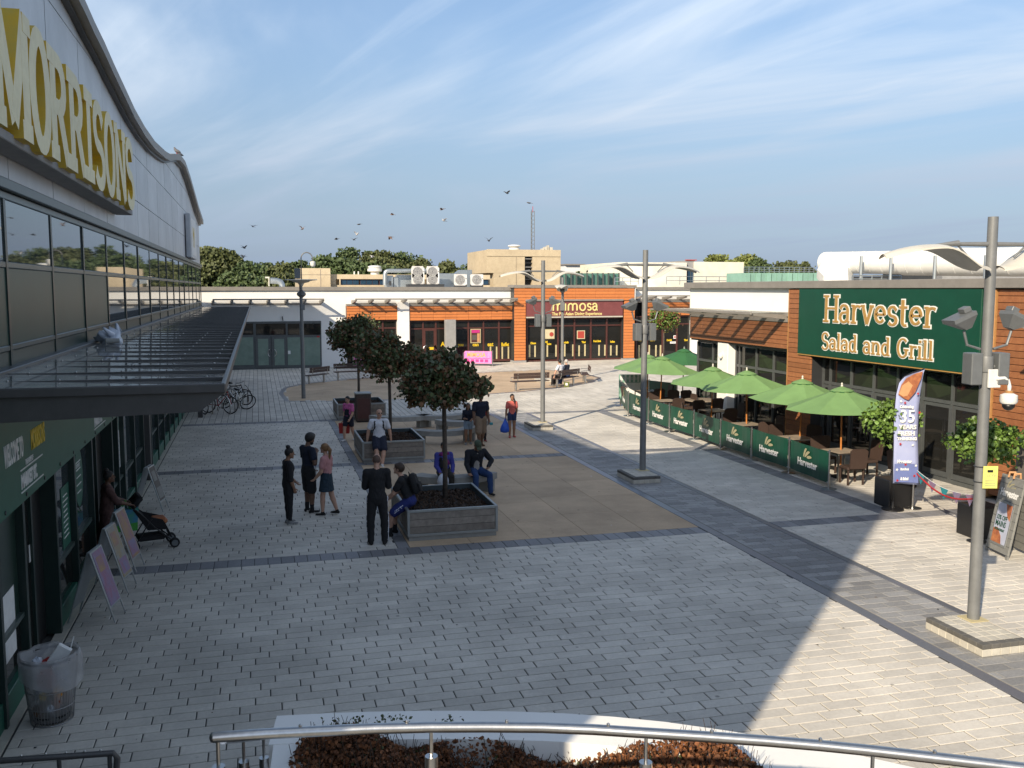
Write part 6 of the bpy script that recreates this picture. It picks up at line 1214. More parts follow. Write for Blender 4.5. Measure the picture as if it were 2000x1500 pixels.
for sg_ in (-1, 1):
    M = Matrix.Translation((0, sg_ * .27, 0)) @ Matrix.Rotation(sg_ * R(12), 4, 'X'); pn = MB().box(-.36, .36, -.02, .02, .06, 1.32, .006, M).obj('panel', 'board_grey', mb_)
    for i in range(9): MB().box(-.362, .362, -.0225, -.0195, .06 + .14 * i, .066 + .14 * i, 0, M).obj('groove', 'trim_dark', pn)
    for sx2 in (-1, 1): MB().box(sx2 * .33 - .03, sx2 * .33 + .03, -.018, .018, 0, .06, 0, M).obj('foot', 'board_grey', pn)
    if sg_ < 0:
        MB().box(-.25, .25, -.034, -.021, .16, .90, .004, M).obj('picture_frame', 'planter_metal', pn); pc = MB().box(-.215, .215, -.038, -.0345, .20, .86, 0, M).obj('picture', 'print_blue', pn)
        MB().prism([(.02, .86), (.215, .86), (.215, .60), (.12, .66)], .0385, .040, M @ frameM((0, 0, 0), (1, 0, 0))).obj('food_picture', 'food', pn); MB().prism([(-.215, .20), (-.215, .42), (-.1, .45), (.05, .33), (.1, .20)], .0385, .040, M @ frameM((0, 0, 0), (1, 0, 0))).obj('food_picture', 'food', pn)
        for s_, x, z, h, xs2 in (('33% OFF', -.19, .585, .105, .85), ('MAINS', -.19, .475, .13, .85), ('FROM MONDAY', -.18, .40, .055, .75)): text_obj('lettering', s_, h, 'harv_green', pn, M @ frameM((x, -.041, z), (1, 0, 0)), .002, xs2, bold=.003)
        text_obj('lettering', 'Harvester', .17, 'white_paint', pn, M @ frameM((0, -.0235, .98), (1, 0, 0)), .003, .8, 'CENTER', bold=.004)
        for k, (x0, z0, x1, z1) in enumerate(((-.12, 1.13, -.02, 1.25), (-.07, 1.13, .08, 1.21), (0, 1.13, .15, 1.15))): MB().prism([(x0, z0), (x0 + (x1 - x0) * .3, z0 + (z1 - z0) * .7), (x1, z1 + .01), (x1, z1 - .015), (x0 + (x1 - x0) * .5, z0 + (z1 - z0) * .55), (x0 + .03, z0)], .0225, .024, M @ frameM((0, 0, 0), (1, 0, 0))).obj('wheat_mark', 'wheat', pn)
for k in (-.08, .08): MB().tube([(k, -.06, 1.28), (k + .01, -.05, 1.36), (k + .03, .05, 1.36), (k + .02, .06, 1.28)], .02, 6).obj('rope_handle', 'food_pale', mb_)
pbk = thing('poster_stand', 'tall dark framed poster stand behind the bay tree at the right edge', 'sign board', (15.2, 15.3, 0), R(-70)); bx('frame', 'lamp_grey', pbk, -.6, .6, -.03, .03, .05, 1.95, .03); bx('sheet', 'poster_dark', pbk, -.54, .54, -.034, -.03, .12, 1.88); [bx('foot', 'lamp_grey', pbk, a - .04, a + .04, -.25, .25, 0, .05) for a in (-.5, .5)]
# ------------------------------------------------------------------ trees behind, birds
def back_tree(label, px_, ptop, Y, wpx, m, n=5200, size=.62, group='trees behind the shops', zlow=2.0):
    top = AY(px_, ptop, Y); rx = wpx / FPX * (Y / FW.y) / 2; zc_ = (top.z + zlow) / 2; rz_ = (top.z - zlow) / 2
    t = thing('broadleaf_tree', label, 'tree', (top.x, Y, 0), 0, group)
    MB().tube([(0, 0, 0), (.1, 0, zc_ * .5), (0, 0, zc_ + rz_ * .5)], [.35, .28, .08], 8).obj('trunk', 'bark', t)
    nc = 70; pts, cc = clumps(n, (0, 0, zc_), (rx, rx * .85, rz_), nc, min(rx, rz_) * .17, .4); ok = pts[:, 2] < top.z - rng.uniform(-.2, .3, n); pts = pts[ok]
    lm = MB()
    for i in range(0, nc, 6): lm.tube([(0, 0, zc_ * .7), tuple(cc[i])], [.14, .04], 5)
    lm.obj('limbs', 'bark', t, kind='stuff'); leaf_mesh('crown', pts, size, [m], t); return t
BT = [(400, 480, 112, 95, 'leaf_olive', 'tall olive tree beside the far end of the supermarket'), (432, 484, 108, 90, 'leaf_olive', 'broad olive crown, second from the supermarket end'), (478, 512, 104, 90, 'leaf_wood', 'lower green tree, third from the supermarket end'), (515, 512, 112, 85, 'leaf_wood', 'dark green pointed tree left of the saucer lamp'), (548, 512, 104, 70, 'leaf_olive', 'round yellowish tree directly behind the saucer lamp'), (470, 530, 92, 90, 'leaf_wood', 'low bright green bush left of the saucer lamp'), (545, 535, 90, 70, 'leaf_olive', 'low round brownish bush under the saucer lamp'), (582, 510, 116, 80, 'leaf_wood', 'dark tree right of the saucer lamp'), (640, 496, 112, 80, 'leaf_wood', 'green tree on the left shoulder of the wooded rise'), (698, 474, 124, 95, 'leaf_wood', 'tallest dome topped tree on the wooded rise'), (672, 500, 106, 90, 'leaf_wood', 'mid green tree below the tallest dome'), (745, 490, 118, 100, 'leaf_olive', 'broad lighter tree right of the tallest dome'), (790, 492, 120, 95, 'leaf_wood', 'wide green tree behind the tall air conditioners'), (830, 505, 116, 80, 'leaf_olive', 'sloping tree right of the tall air conditioners'), (868, 510, 110, 70, 'leaf_olive', 'brownish tree above the small air conditioners'), (910, 514, 118, 60, 'leaf_wood', 'small dark tree left of the beige tower'), (938, 520, 100, 45, 'leaf_olive', 'small russet tree against the beige tower'), (730, 512, 100, 110, 'leaf_wood', 'low leafy mass behind the metal ducting'),
      (1140, 523, 150, 45, 'leaf_wood', 'low dark tree beyond the green glass screen'), (1170, 527, 150, 60, 'leaf_wood', 'low dark tree left of the cream block'), (1395, 492, 120, 75, 'leaf_pale', 'pale yellow green tree above the cream block'), (1452, 494, 124, 70, 'leaf_pale', 'bright yellow green tree right of the cream block'), (1483, 500, 118, 60, 'leaf_wood', 'dark green tree above the copper roof'), (1520, 505, 122, 60, 'leaf_olive', 'greyish tree above the copper roof railing'), (1560, 506, 118, 70, 'leaf_olive', 'brownish tree left of the white roof duct'), (1425, 508, 108, 80, 'leaf_olive', 'low brown tree behind the cream block corner')]
for a in BT: back_tree(a[5], a[0], a[1], a[2], a[3], a[4], 15000 if a[3] > 60 else 8000, .36)
def bird(name, label, p, span, rz, flap, m, roll=0.0, group='birds in flight'):
    t = thing(name, label, 'bird', p, rz, group); s = span / .62
    MB().tube([(0, -.17 * s, 0), (0, -.10 * s, .0), (0, .0, -.008 * s), (0, .09 * s, .0), (0, .13 * s, .012 * s), (0, .155 * s, .01 * s)], [.012 * s, .035 * s, .05 * s, .035 * s, .028 * s, .006 * s], 8).obj('body', m, t, smooth=True)
    MB().add([(-.03 * s, -.14 * s, 0), (.03 * s, -.14 * s, 0), (.05 * s, -.27 * s, 0), (-.05 * s, -.27 * s, 0), (-.03 * s, -.14 * s, -.008), (.03 * s, -.14 * s, -.008), (.05 * s, -.27 * s, -.008), (-.05 * s, -.27 * s, -.008)], [(0, 3, 2, 1), (4, 5, 6, 7), (0, 1, 5, 4), (1, 2, 6, 5), (2, 3, 7, 6), (3, 0, 4, 7)]).obj('tail', m, t)
    for sg_ in (-1, 1):
        a, b = flap, flap * .55; p0, p1, p2 = (sg_ * .02 * s, 0, .02 * s), (sg_ * (.02 + .14 * math.cos(a)) * s, .03 * s, (.02 + .14 * math.sin(a)) * s), (sg_ * (.02 + .14 * math.cos(a) + .17 * math.cos(b)) * s, -.05 * s, (.02 + .14 * math.sin(a) + .17 * math.sin(b)) * s)
        th = .006 * s; T_ = [(p0[0], .06 * s, p0[2]), (p1[0], p1[1] + .05 * s, p1[2]), p2, (p1[0], p1[1] - .10 * s, p1[2]), (p0[0], -.07 * s, p0[2])]; B_ = [(q[0], q[1], q[2] - th) for q in T_]
        MB().add(T_ + B_, [(0, 1, 3, 4), (1, 2, 3), (9, 8, 6, 5), (8, 7, 6), (0, 5, 6, 1), (1, 6, 7, 2), (2, 7, 8, 3), (3, 8, 9, 4), (4, 9, 5, 0)]).obj('wing', m, t)
    t.rotation_euler = (random.uniform(-.3, .3), roll, rz)
bl = [(494, 442, 42, 'bird_white', 30, 20, 'white bird gliding just right of the supermarket corner'), (477, 484, 45, 'bird_grey', -40, 40, 'small grey bird low above the left trees, upper of two'), (475, 501, 45, 'bird_white', 60, 25, 'small pale bird low above the left trees, lower of two'), (591, 447, 45, 'bird_brown', 200, 55, 'pale brown bird high above the hooked camera lamp'), (657, 467, 48, 'bird_grey', 80, 15, 'grey bird left of the pair above the tallest tree'), (701, 438, 50, 'bird_grey', 95, 2, 'dark bird flying level, highest above the tallest tree'), (697, 458, 46, 'bird_white', 20, 60, 'white bird with raised wings above the tallest tree'), (691, 468, 48, 'bird_grey', 150, 30, 'grey bird just over the tallest tree top'), (762, 463, 42, 'bird_brown', 110, -50, 'brown bird with lowered wings right of the tallest tree'), (766, 419, 50, 'bird_brown', 70, 20, 'small brown bird high over the right slope of trees'), (863, 409, 46, 'bird_brown', 60, 18, 'brown bird, upper of two near the centre of the sky'), (867, 431, 46, 'bird_white', 120, 40, 'pale bird, lower of two near the centre of the sky'), (990, 377, 40, 'bird_grey', -60, 32, 'dark bird highest in the sky right of centre'), (1033, 396, 42, 'bird_grey', 75, -12, 'dark bird just above the mast tip'), (955, 470, 36, 'bird_grey', -30, 48, 'dark bird with raised wings left of the beige tower'), (727, 502, 60, 'bird_white', 120, 45, 'tiny pale bird against the wooded rise')]
for x, y, Y, m, rz, fl, lab in bl: bird('pigeon', lab, AY(x, y, Y), .43, R(rz), R(fl), m)
for i, (x, y) in enumerate(((347, 298), (351, 296.5))):
    p = AX(x, y, -2.75); t = thing('perched_pigeon', ('left' if i == 0 else 'right') + ' one of two pigeons perched on the supermarket roof edge', 'bird', (-2.78, p.y, prof(p.y) + .30), R(60 + 50 * i), 'pigeons on the roof edge'); MB().tube([(0, -.17, -.04), (0, -.08, .0), (0, .02, .03), (0, .08, .1), (0, .1, .15), (0, .14, .15)], [.015, .05, .065, .045, .03, .006], 9).obj('body', 'bird_grey', t, smooth=True); [MB().tube([(a, .0, -.02), (a, .0, -.10)], .008, 5).obj('leg', 'bike_red', t) for a in (-.02, .02)]
CLOTH = set('black_cloth navy pink denim_skirt white_shirt shorts_navy hot_pink dungaree royal skirt_dark jacket shirt_grey jeans khaki coral denim denim_light floral redcloth blue_short'.split())
# ------------------------------------------------------------------ people: one continuous surface each, grown from rounded cones
def V3(*a): return np.array(a, float)
class Body:
    def __init__(s, vox): s.P = []; s.vox = vox; s.lab = []
    def L(s, m):
        if m not in s.lab: s.lab.append(m)
        return s.lab.index(m)
    def cone(s, a, b, ra, rb, m, k=.015):
        a, b = np.array(a, float), np.array(b, float); r = max(ra, rb)
        def f(X):
            ab = b - a; t = np.clip(((X - a) @ ab) / max(ab @ ab, 1e-9), 0, 1); return np.linalg.norm(X - a - t[..., None] * ab, axis=-1) - (ra + (rb - ra) * t)
        s.P.append((np.minimum(a, b) - r, np.maximum(a, b) + r, f, s.L(m), k))
    def ell(s, c, r, m, k=.012, Rm=None, cut=None):
        c, r = np.array(c, float), np.array(r, float); Rm = np.eye(3) if Rm is None else Rm; mr = r.max()
        def f(X):
            q = (X - c) @ Rm; k0 = np.linalg.norm(q / r, axis=-1); k1 = np.linalg.norm(q / (r * r), axis=-1) + 1e-9; d = k0 * (k0 - 1) / k1
            if cut is not None: d = np.maximum(d, q @ np.array(cut[0]) - cut[1])
            return d
        s.P.append((c - mr, c + mr, f, s.L(m), k))
    def ecap(s, a, b, xd, ra, rb, m, k=.02, flat=False):
        a, b, xd = (np.array(v, float) for v in (a, b, xd)); ab = b - a; ln = np.linalg.norm(ab); z = ab / ln; xd = xd - z * (xd @ z); xd /= np.linalg.norm(xd); yd = np.cross(z, xd); r = max(*ra, *rb)
        def f(X):
            q = X - a; t = q @ z; tc = np.clip(t / ln, 0, 1); rx = ra[0] + (rb[0] - ra[0]) * tc; ry = ra[1] + (rb[1] - ra[1]) * tc; u, v = q @ xd, q @ yd; ax = t - tc * ln; mn = np.minimum(rx, ry)
            if flat: d = (np.sqrt((u / rx) ** 2 + (v / ry) ** 2) - 1) * mn; return np.maximum(d, np.abs(ax) - .004)
            return (np.sqrt((u / rx) ** 2 + (v / ry) ** 2 + (ax / mn) ** 2) - 1) * mn
        s.P.append((np.minimum(a, b) - r, np.maximum(a, b) + r, f, s.L(m), k))
    def build(s, name):
        h = s.vox; pad = .03; lo = np.min([p[0] for p in s.P], 0) - pad; hi = np.max([p[1] for p in s.P], 0) + pad; n = np.ceil((hi - lo) / h).astype(int) + 2
        D = np.full(n, .25, np.float32); RD = np.full(n, .25, np.float32); Lb = np.zeros(n, np.uint8)
        for a, b, f, lb, k in s.P:
            i0 = np.maximum(((a - lo - pad) / h).astype(int), 0); i1 = np.minimum(((b - lo + pad) / h).astype(int) + 2, n); sl_ = tuple(slice(p, q) for p, q in zip(i0, i1))
            g = np.stack(np.meshgrid(*[lo[d] + h * np.arange(i0[d], i1[d]) for d in range(3)], indexing='ij'), -1); d = f(g).astype(np.float32)
            o = D[sl_]; hh = np.maximum(k - np.abs(o - d), 0) / k; D[sl_] = np.minimum(o, d) - hh * hh * k * .25; w_ = d < RD[sl_]; RD[sl_] = np.where(w_, d, RD[sl_]); Lb[sl_] = np.where(w_, lb, Lb[sl_])
        # folds in cloth
        cl = np.array([(MATS[m].name in CLOTH) for m in s.lab]); gx, gy, gz = np.meshgrid(*[lo[d] + h * np.arange(n[d]) for d in range(3)], indexing='ij', sparse=True); ph = len(s.P)
        fold = np.sin(38 * gz + 26 * np.sin(9 * gx + ph) + 9 * gy) * .55 + np.sin(61 * gx + 17 * gz + 2 * np.sin(30 * gz) + ph) * .3 + np.sin(47 * gy - 33 * gz + 1.7) * .3
        D -= (cl[Lb] * (np.abs(D) < .04) * .0048 * fold).astype(np.float32)
        # surface nets
        ins = D < 0; c = [ins[i:n[0] - 1 + i, j:n[1] - 1 + j, l:n[2] - 1 + l] for i in (0, 1) for j in (0, 1) for l in (0, 1)]; cnt = sum(x.astype(np.int8) for x in c); act = (cnt > 0) & (cnt < 8); idx = np.argwhere(act); vid = np.full(act.shape, -1, np.int32); vid[act] = np.arange(len(idx))
        S_ = np.zeros((len(idx), 3)); W_ = np.zeros(len(idx)); cr = [(i, j, l) for i in (0, 1) for j in (0, 1) for l in (0, 1)]
        val = np.stack([D[idx[:, 0] + i, idx[:, 1] + j, idx[:, 2] + l] for i, j, l in cr], 1)
        for p in range(8):
            for q in range(p + 1, 8):
                if sum(abs(cr[p][d] - cr[q][d]) for d in range(3)) != 1: continue
                x = (val[:, p] < 0) != (val[:, q] < 0); t = np.where(x, val[:, p] / np.where(x, val[:, p] - val[:, q], 1), 0); pt = np.array(cr[p]) + t[:, None] * (np.array(cr[q]) - np.array(cr[p])); S_ += pt * x[:, None]; W_ += x
        V = lo + h * (idx + S_ / W_[:, None]); Q = []
        for ax in range(3):
            o1, o2 = [(1, 2), (2, 0), (0, 1)][ax]; sh = [slice(None)] * 3; sh2 = [slice(None)] * 3; sh[ax] = slice(0, n[ax] - 1); sh2[ax] = slice(1, n[ax]); e = ins[tuple(sh)] != ins[tuple(sh2)]; E = np.argwhere(e); E = E[(E[:, o1] > 0) & (E[:, o2] > 0) & (E[:, o1] < n[o1] - 1) & (E[:, o2] < n[o2] - 1)]
            def g(d1, d2): F = E.copy(); F[:, o1] -= d1; F[:, o2] -= d2; return vid[F[:, 0], F[:, 1], F[:, 2]]
            q = np.stack([g(1, 1), g(0, 1), g(0, 0), g(1, 0)], 1); fl = ins[E[:, 0], E[:, 1], E[:, 2]]; q[~fl] = q[~fl][:, ::-1]; Q.append(q)
        Q = np.concatenate(Q); Q = Q[(Q >= 0).all(1)]
        gi = np.rint((V - lo) / h).astype(int); vl = Lb[gi[:, 0], gi[:, 1], gi[:, 2]]; ml = vl[Q[:, 0]]
        me = bpy.data.meshes.new(name); nf = len(Q); me.vertices.add(len(V)); me.vertices.foreach_set('co', V.reshape(-1)); me.loops.add(nf * 4); me.loops.foreach_set('vertex_index', Q.reshape(-1).astype(np.int32)); me.polygons.add(nf); me.polygons.foreach_set('loop_start', np.arange(nf, dtype=np.int32) * 4)
        for m in s.lab: me.materials.append(MATS[m])
        me.polygons.foreach_set('material_index', ml.astype(np.int32)); me.polygons.foreach_set('use_smooth', np.ones(nf, dtype=bool)); me.update(calc_edges=True); return me
def unit(v): v = np.array(v, float); return v / np.linalg.norm(v)
def person(label, x, y, rz, h, skin='skin_mid', top='black_cloth', sleeve='short', bottom=('trousers', 'black_cloth'), shoes='shoe_black', hair=('short', 'hair_black'), lean=0, seat=None,
           arms=(((.12, .05, -1), (.05, .25, -1)),) * 2, legs=(((.04, 0, -1), (0, 0, -1)),) * 2, head=(0, 0), fem=False, vox=.0095, z0=0.0, extra=None, beard=False, bulk=1.0, curl=(.5, .5), hem=.0, socks=None, sole=None, glasses=False, footyaw=0):
    B = Body(vox); sp_ = V3(0, math.sin(R(lean)), math.cos(R(lean))); fwd = V3(0, math.cos(R(lean)), -math.sin(R(lean))); X = V3(1, 0, 0)
    hw = (.046 if not fem else .05) * h; ank = []; P0 = V3(0, 0, 0); jl = []
    for i, sg_ in enumerate((1, -1)):
        fl = lambda v: unit((v[0] * sg_, v[1], v[2])); hp = P0 + V3(sg_ * hw, 0, -.01 * h); kn = hp + fl(legs[i][0]) * .245 * h; an = kn + fl(legs[i][1]) * .235 * h; jl.append((hp, kn, an))
    zmin = min(j[2][2] for j in jl) - .042 * h; zp = (seat + .07 * h if seat is not None else -zmin); off = V3(0, 0, zp); jl = [tuple(p + off for p in j) for j in jl]; P0 = P0 + off
    pt = lambda f, dy=0, dx=0: P0 + sp_ * f * h + fwd * dy * h + X * dx * h
    tw = bulk * (1 if not fem else .93); nb = pt(.295)
    # trunk
    bm = bottom[1]; tm = top
    B.ecap(pt(-.01, -.008), pt(.05, -.005), X, (.092 * h * bulk, .068 * h * bulk), (.086 * h * bulk, .062 * h * bulk), bm, .03)
    B.ecap(pt(.05 + hem * -1, -.004), pt(.13), X, (.088 * h * tw, .064 * h * bulk), (.083 * h * tw, .060 * h * bulk), tm, .02)
    B.ecap(pt(.12), pt(.22, .004), X, (.083 * h * tw, .060 * h * bulk), (.098 * h * tw, .068 * h * bulk), tm, .03); shw = (.108 if not fem else .096) * h * (1 + (bulk - 1) * .5)
    B.ecap(pt(.22, .002), pt(.262, -.004), X, (.096 * h * tw, .062 * h * bulk), (.066 * h, .044 * h), tm, .03)
    if fem: [B.ell(pt(.195, .045, sx_ * .036), (.034 * h, .03 * h, .034 * h), tm, .03) for sx_ in (-1, 1)]
    B.cone(pt(.27, -.006), pt(.335, .006), .033 * h, .028 * h, skin, .012)
    # head
    hy, hp_ = R(head[0]), R(head[1]); Rz_ = np.array(Matrix.Rotation(-hy, 3, 'Z')); Rx_ = np.array(Matrix.Rotation(-hp_, 3, 'X')); Hm = Rz_ @ Rx_; Hn = pt(.335, .004); Hc = Hn + Hm @ V3(0, .014 * h, .062 * h); hd = lambda x_, y_, z_: Hc + Hm @ V3(x_ * h, y_ * h, z_ * h)
    B.ell(Hc, (.044 * h, .055 * h, .062 * h), skin, .012, Hm); B.ell(hd(0, .020, -.034), (.034 * h, .036 * h, .034 * h), skin, .02, Hm)
    B.cone(hd(0, .052, .004), hd(0, .066, -.014), .006 * h, .0085 * h, skin, .008); B.ell(hd(0, .056, -.038), (.014 * h, .006 * h, .0045 * h), 'lip', .004, Hm); B.ell(hd(0, .05, -.058), (.014 * h, .012 * h, .011 * h), skin, .012, Hm)
    for sx_ in (-1, 1):
        B.ell(hd(sx_ * .045, -.002, -.006), (.006 * h, .013 * h, .018 * h), skin, .006, Hm); B.ell(hd(sx_ * .018, .0495, .004), (.0085 * h, .006 * h, .0045 * h), 'eye', .003, Hm); B.ell(hd(sx_ * .018, .052, .014), (.012 * h, .006 * h, .004 * h), hair[1] if hair[0] != 'bald' else skin, .004, Hm)
    if glasses: [B.ell(hd(sx_ * .019, .053, .004), (.016 * h, .007 * h, .011 * h), 'black_plastic', .004, Hm) for sx_ in (-1, 1)]; B.cone(hd(-.035, .05, .007), hd(.035, .05, .007), .003 * h, .003 * h, 'black_plastic', .004)
    ht, hm_ = hair
    if ht in ('short', 'pony', 'bun', 'long', 'bushy', 'fringe'):
        g = 1.12 if ht == 'bushy' else 1.0; B.ell(hd(0, -.006, .012), (.051 * h * g, .062 * h * g, .062 * h * g), hm_, .006, Hm, ((0, .80, -.60), .022 * h if ht != 'fringe' else .032 * h))
        if ht == 'fringe': B.ell(hd(0, .030, .036), (.043 * h, .030 * h, .026 * h), hm_, .01, Hm)
        if ht == 'bushy': B.ell(hd(0, .012, .055), (.042 * h, .045 * h, .024 * h), hm_, .012, Hm)
    if ht == 'pony': B.cone(hd(0, -.058, .025), hd(0, -.085, -.02), .020 * h, .026 * h, hm_, .01); B.cone(hd(0, -.085, -.02), hd(.005, -.075, -.15), .026 * h, .010 * h, hm_, .015)
    if ht == 'bun': B.ell(hd(0, -.03, .082), (.030 * h, .030 * h, .026 * h), hm_, .01, Hm)
    if ht == 'long': [B.ecap(hd(sx_ * .036, -.018, .0), hd(sx_ * .042, -.01, -.13), Hm @ X, (.018 * h, .032 * h), (.022 * h, .02 * h), hm_, .012) for sx_ in (-1, 1)]; B.ecap(hd(0, -.045, .0), hd(0, -.05, -.14), Hm @ X, (.042 * h, .02 * h), (.04 * h, .016 * h), hm_, .015)
    if ht == 'bald': B.ell(hd(0, -.010, .006), (.0455 * h, .052 * h, .058 * h), hm_, .004, Hm, ((0, .9, .44), -.012 * h))
    if ht == 'cap': B.ell(hd(0, -.004, .022), (.052 * h, .064 * h, .052 * h), hm_, .005, Hm, ((0, 0, -1), .004 * h)); B.ecap(hd(0, .045, .022), hd(0, .098, .010), Hm @ X, (.042 * h, .006 * h), (.034 * h, .005 * h), hm_, .006)
    if beard: B.ell(hd(0, .026, -.046), (.037 * h, .036 * h, .026 * h), hm_, .006, Hm, ((0, 0, 1), .018 * h))
    # arms and hands
    hands = []
    for i, sg_ in enumerate((1, -1)):
        fl = lambda v: unit((v[0] * sg_, v[1], v[2])); sh = pt(.262, -.004) + X * sg_ * shw; el = sh + fl(arms[i][0]) * .172 * h; fd = fl(arms[i][1]); wr = el + fd * .145 * h
        B.cone(pt(.255, 0), sh, .05 * h, .040 * h * bulk ** .5, tm, .03); B.cone(sh, el, .033 * h * bulk ** .5, .026 * h, skin, .012); B.cone(el, el + (wr - el) * .35, .026 * h, .0255 * h, skin, .01); B.cone(el + (wr - el) * .35, wr, .0255 * h, .017 * h, skin, .01)
        if sleeve == 'short': B.cone(sh, sh + (el - sh) * .58, .041 * h * bulk ** .5, .042 * h, tm, .012)
        elif sleeve == 'elbow': B.cone(sh, el, .041 * h * bulk ** .5, .036 * h, tm, .012); B.cone(el, el + (wr - el) * .2, .036 * h, .034 * h, tm, .01)
        elif sleeve == 'long': B.cone(sh, el, .042 * h * bulk ** .5, .036 * h, tm, .012); B.cone(el, el + (wr - el) * .97, .036 * h, .027 * h, tm, .01)
        sd_ = unit(np.cross(fd, V3(0, 0, 1)) if abs(fd[2]) < .8 else np.cross(fd, V3(1, 0, 0))); nm = np.cross(sd_, fd)
        if (nm @ V3(-sg_, .2, -.2)) < 0: nm = -nm
        pe = wr + fd * .047 * h; B.ecap(wr, pe, sd_, (.017 * h, .011 * h), (.021 * h, .0095 * h), skin, .006); cu = curl[i]
        for q, (o_, ln) in enumerate(((-1.5, .030), (-.5, .036), (.5, .034), (1.5, .026))):
            a = pe + sd_ * o_ * .0115 * h; d1 = unit(fd * math.cos(cu) + nm * math.sin(cu)); d2 = unit(fd * math.cos(2.2 * cu) + nm * math.sin(2.2 * cu)); m1 = a + d1 * ln * .6 * h; B.cone(a, m1, .0058 * h, .0054 * h, skin, .003); B.cone(m1, m1 + d2 * ln * .5 * h, .0054 * h, .0046 * h, skin, .003)
        ts = 1 if (sd_ @ V3(0, 1, .3)) > 0 else -1; th = wr + fd * .014 * h + sd_ * ts * .015 * h; t1 = th + unit(fd * .7 + sd_ * ts * .7 + nm * .3) * .026 * h; B.cone(th, t1, .0075 * h, .0062 * h, skin, .005); B.cone(t1, t1 + unit(fd * .9 + sd_ * ts * .2 + nm * .3) * .02 * h, .0062 * h, .005 * h, skin, .004); hands.append(pe)
    # legs and feet
    kind = bottom[0]; bl_ = bottom[2] if len(bottom) > 2 else .6
    for i, (hp, kn, an) in enumerate(jl):
        cf = kn + (an - kn) * .32
        if kind in ('trousers', 'tight'):
            e = 1.0 if kind == 'trousers' else .88; B.cone(hp, kn, .060 * h * bulk, .043 * h * e, bm, .015); B.cone(kn, cf, .043 * h * e, .041 * h * e, bm, .01); B.cone(cf, kn + (an - kn) * (.98 if kind == 'trousers' else .9), .041 * h * e, (.034 if kind == 'trousers' else .024) * h, bm, .01); B.cone(kn + (an - kn) * .85, an, .021 * h, .021 * h, socks or skin, .01)
        else:
            B.cone(hp, kn, (.054 if kind == 'shorts' else .036) * h, .036 * h, skin, .012); B.cone(kn, cf, .034 * h, .0345 * h, skin, .012); B.cone(cf, an, .0345 * h, .020 * h, skin, .012)
            if socks: B.cone(cf + (an - cf) * .55, an, .027 * h, .024 * h, socks, .006)
            if kind == 'shorts': B.cone(hp, hp + (kn - hp) * bl_, .064 * h * bulk, .058 * h * bulk, bm, .02)
        fy = R(footyaw) * (1 if i == 0 else -1) + R(-10 if i == 0 else 10) * -1; fdv = V3(math.sin(fy) * 1, math.cos(fy), 0); sdv = V3(math.cos(fy), -math.sin(fy), 0); tilt = (jl[i][2][2] - .042 * h - min(j[2][2] for j in jl) + .042 * h); fdv2 = unit(fdv + V3(0, 0, -min(.5, max(0, tilt) * 2))) if seat is None else fdv
        hl = an + V3(0, 0, -.022 * h) - fdv2 * .022 * h; toe = an + V3(0, 0, -.026 * h) + fdv2 * .088 * h; B.ecap(hl, toe, sdv, (.022 * h, .021 * h), (.025 * h, .014 * h), shoes, .01); B.cone(an, an + V3(0, 0, -.018 * h), .024 * h, .026 * h, shoes if shoes not in ('sandal', 'flipflop') else skin, .012)
        if sole: B.ecap(hl + V3(0, 0, -.016 * h), toe + V3(0, 0, -.010 * h), sdv, (.023 * h, .006 * h), (.027 * h, .006 * h), sole, .003)
    if kind == 'skirt': B.ecap(pt(.06), P0 + V3(0, 0, -bl_ * h), X, (.088 * h, .066 * h), (bottom[3] * h, bottom[3] * .8 * h), bm, .012, True)
    if kind == 'dress': B.ecap(pt(.10), P0 + V3(0, 0, -bl_ * h), X, (.085 * h, .064 * h), (bottom[3] * h, bottom[3] * .85 * h), bm, .015, True)
    ctx = dict(B=B, pt=pt, hd=hd, h=h, P0=P0, jl=jl, hands=hands, X=X, sp=sp_, fwd=fwd)
    if extra: extra(ctx)
    me = B.build('person'); o = bpy.data.objects.new('person', me); C.objects.link(o); o.location = (x, y, z0); o.rotation_euler = (0, 0, rz); tag(o, label, 'person'); o_M = Matrix.Translation((x, y, z0)) @ Matrix.Rotation(rz, 4, 'Z')
    ctx['M'] = o_M; return ctx
WK = (((.03, .30, -1), (0, .05, -1)), ((.03, -.22, -1), (0, -.42, -1)))
def backpack(label, c, m='black_cloth', hh=.42):
    M = c['M']; p = c['pt'](.17, -.115); h = c['h']; s_ = Vector(c['sp']); f = Vector(c['fwd']); t = thing('backpack', label, 'backpack'); Mx = M @ Matrix.Translation(Vector(p)) @ Matrix(((1, 0, 0, 0), (0, f.y, s_.y, 0), (0, f.z, s_.z, 0), (0, 0, 0, 1)))
    MB().box(-.14, .14, -.09, .06, -hh / 2, hh / 2, .05, Mx).obj('bag', m, t, smooth=40); MB().box(-.11, .11, -.125, -.088, -hh / 2 + .03, .0, .03, Mx).obj('pocket', m, t)
    MB().tube([Mx @ Vector((-.03, .02, hh / 2 - .01)), Mx @ Vector((0, .02, hh / 2 + .05)), Mx @ Vector((.03, .02, hh / 2 - .01))], .008, 6).obj('loop', m, t)
def straps(c, m='black_cloth'):
    B, pt, h = c['B'], c['pt'], c['h']
    for sx_ in (-1, 1): B.cone(pt(.275, -.03, sx_ * .062), pt(.262, .045, sx_ * .066), .013 * h, .013 * h, m, .003); B.cone(pt(.262, .045, sx_ * .066), pt(.17, .068, sx_ * .07), .013 * h, .012 * h, m, .003); B.cone(pt(.17, .068, sx_ * .07), pt(.12, .01, sx_ * .088), .012 * h, .009 * h, m, .003)
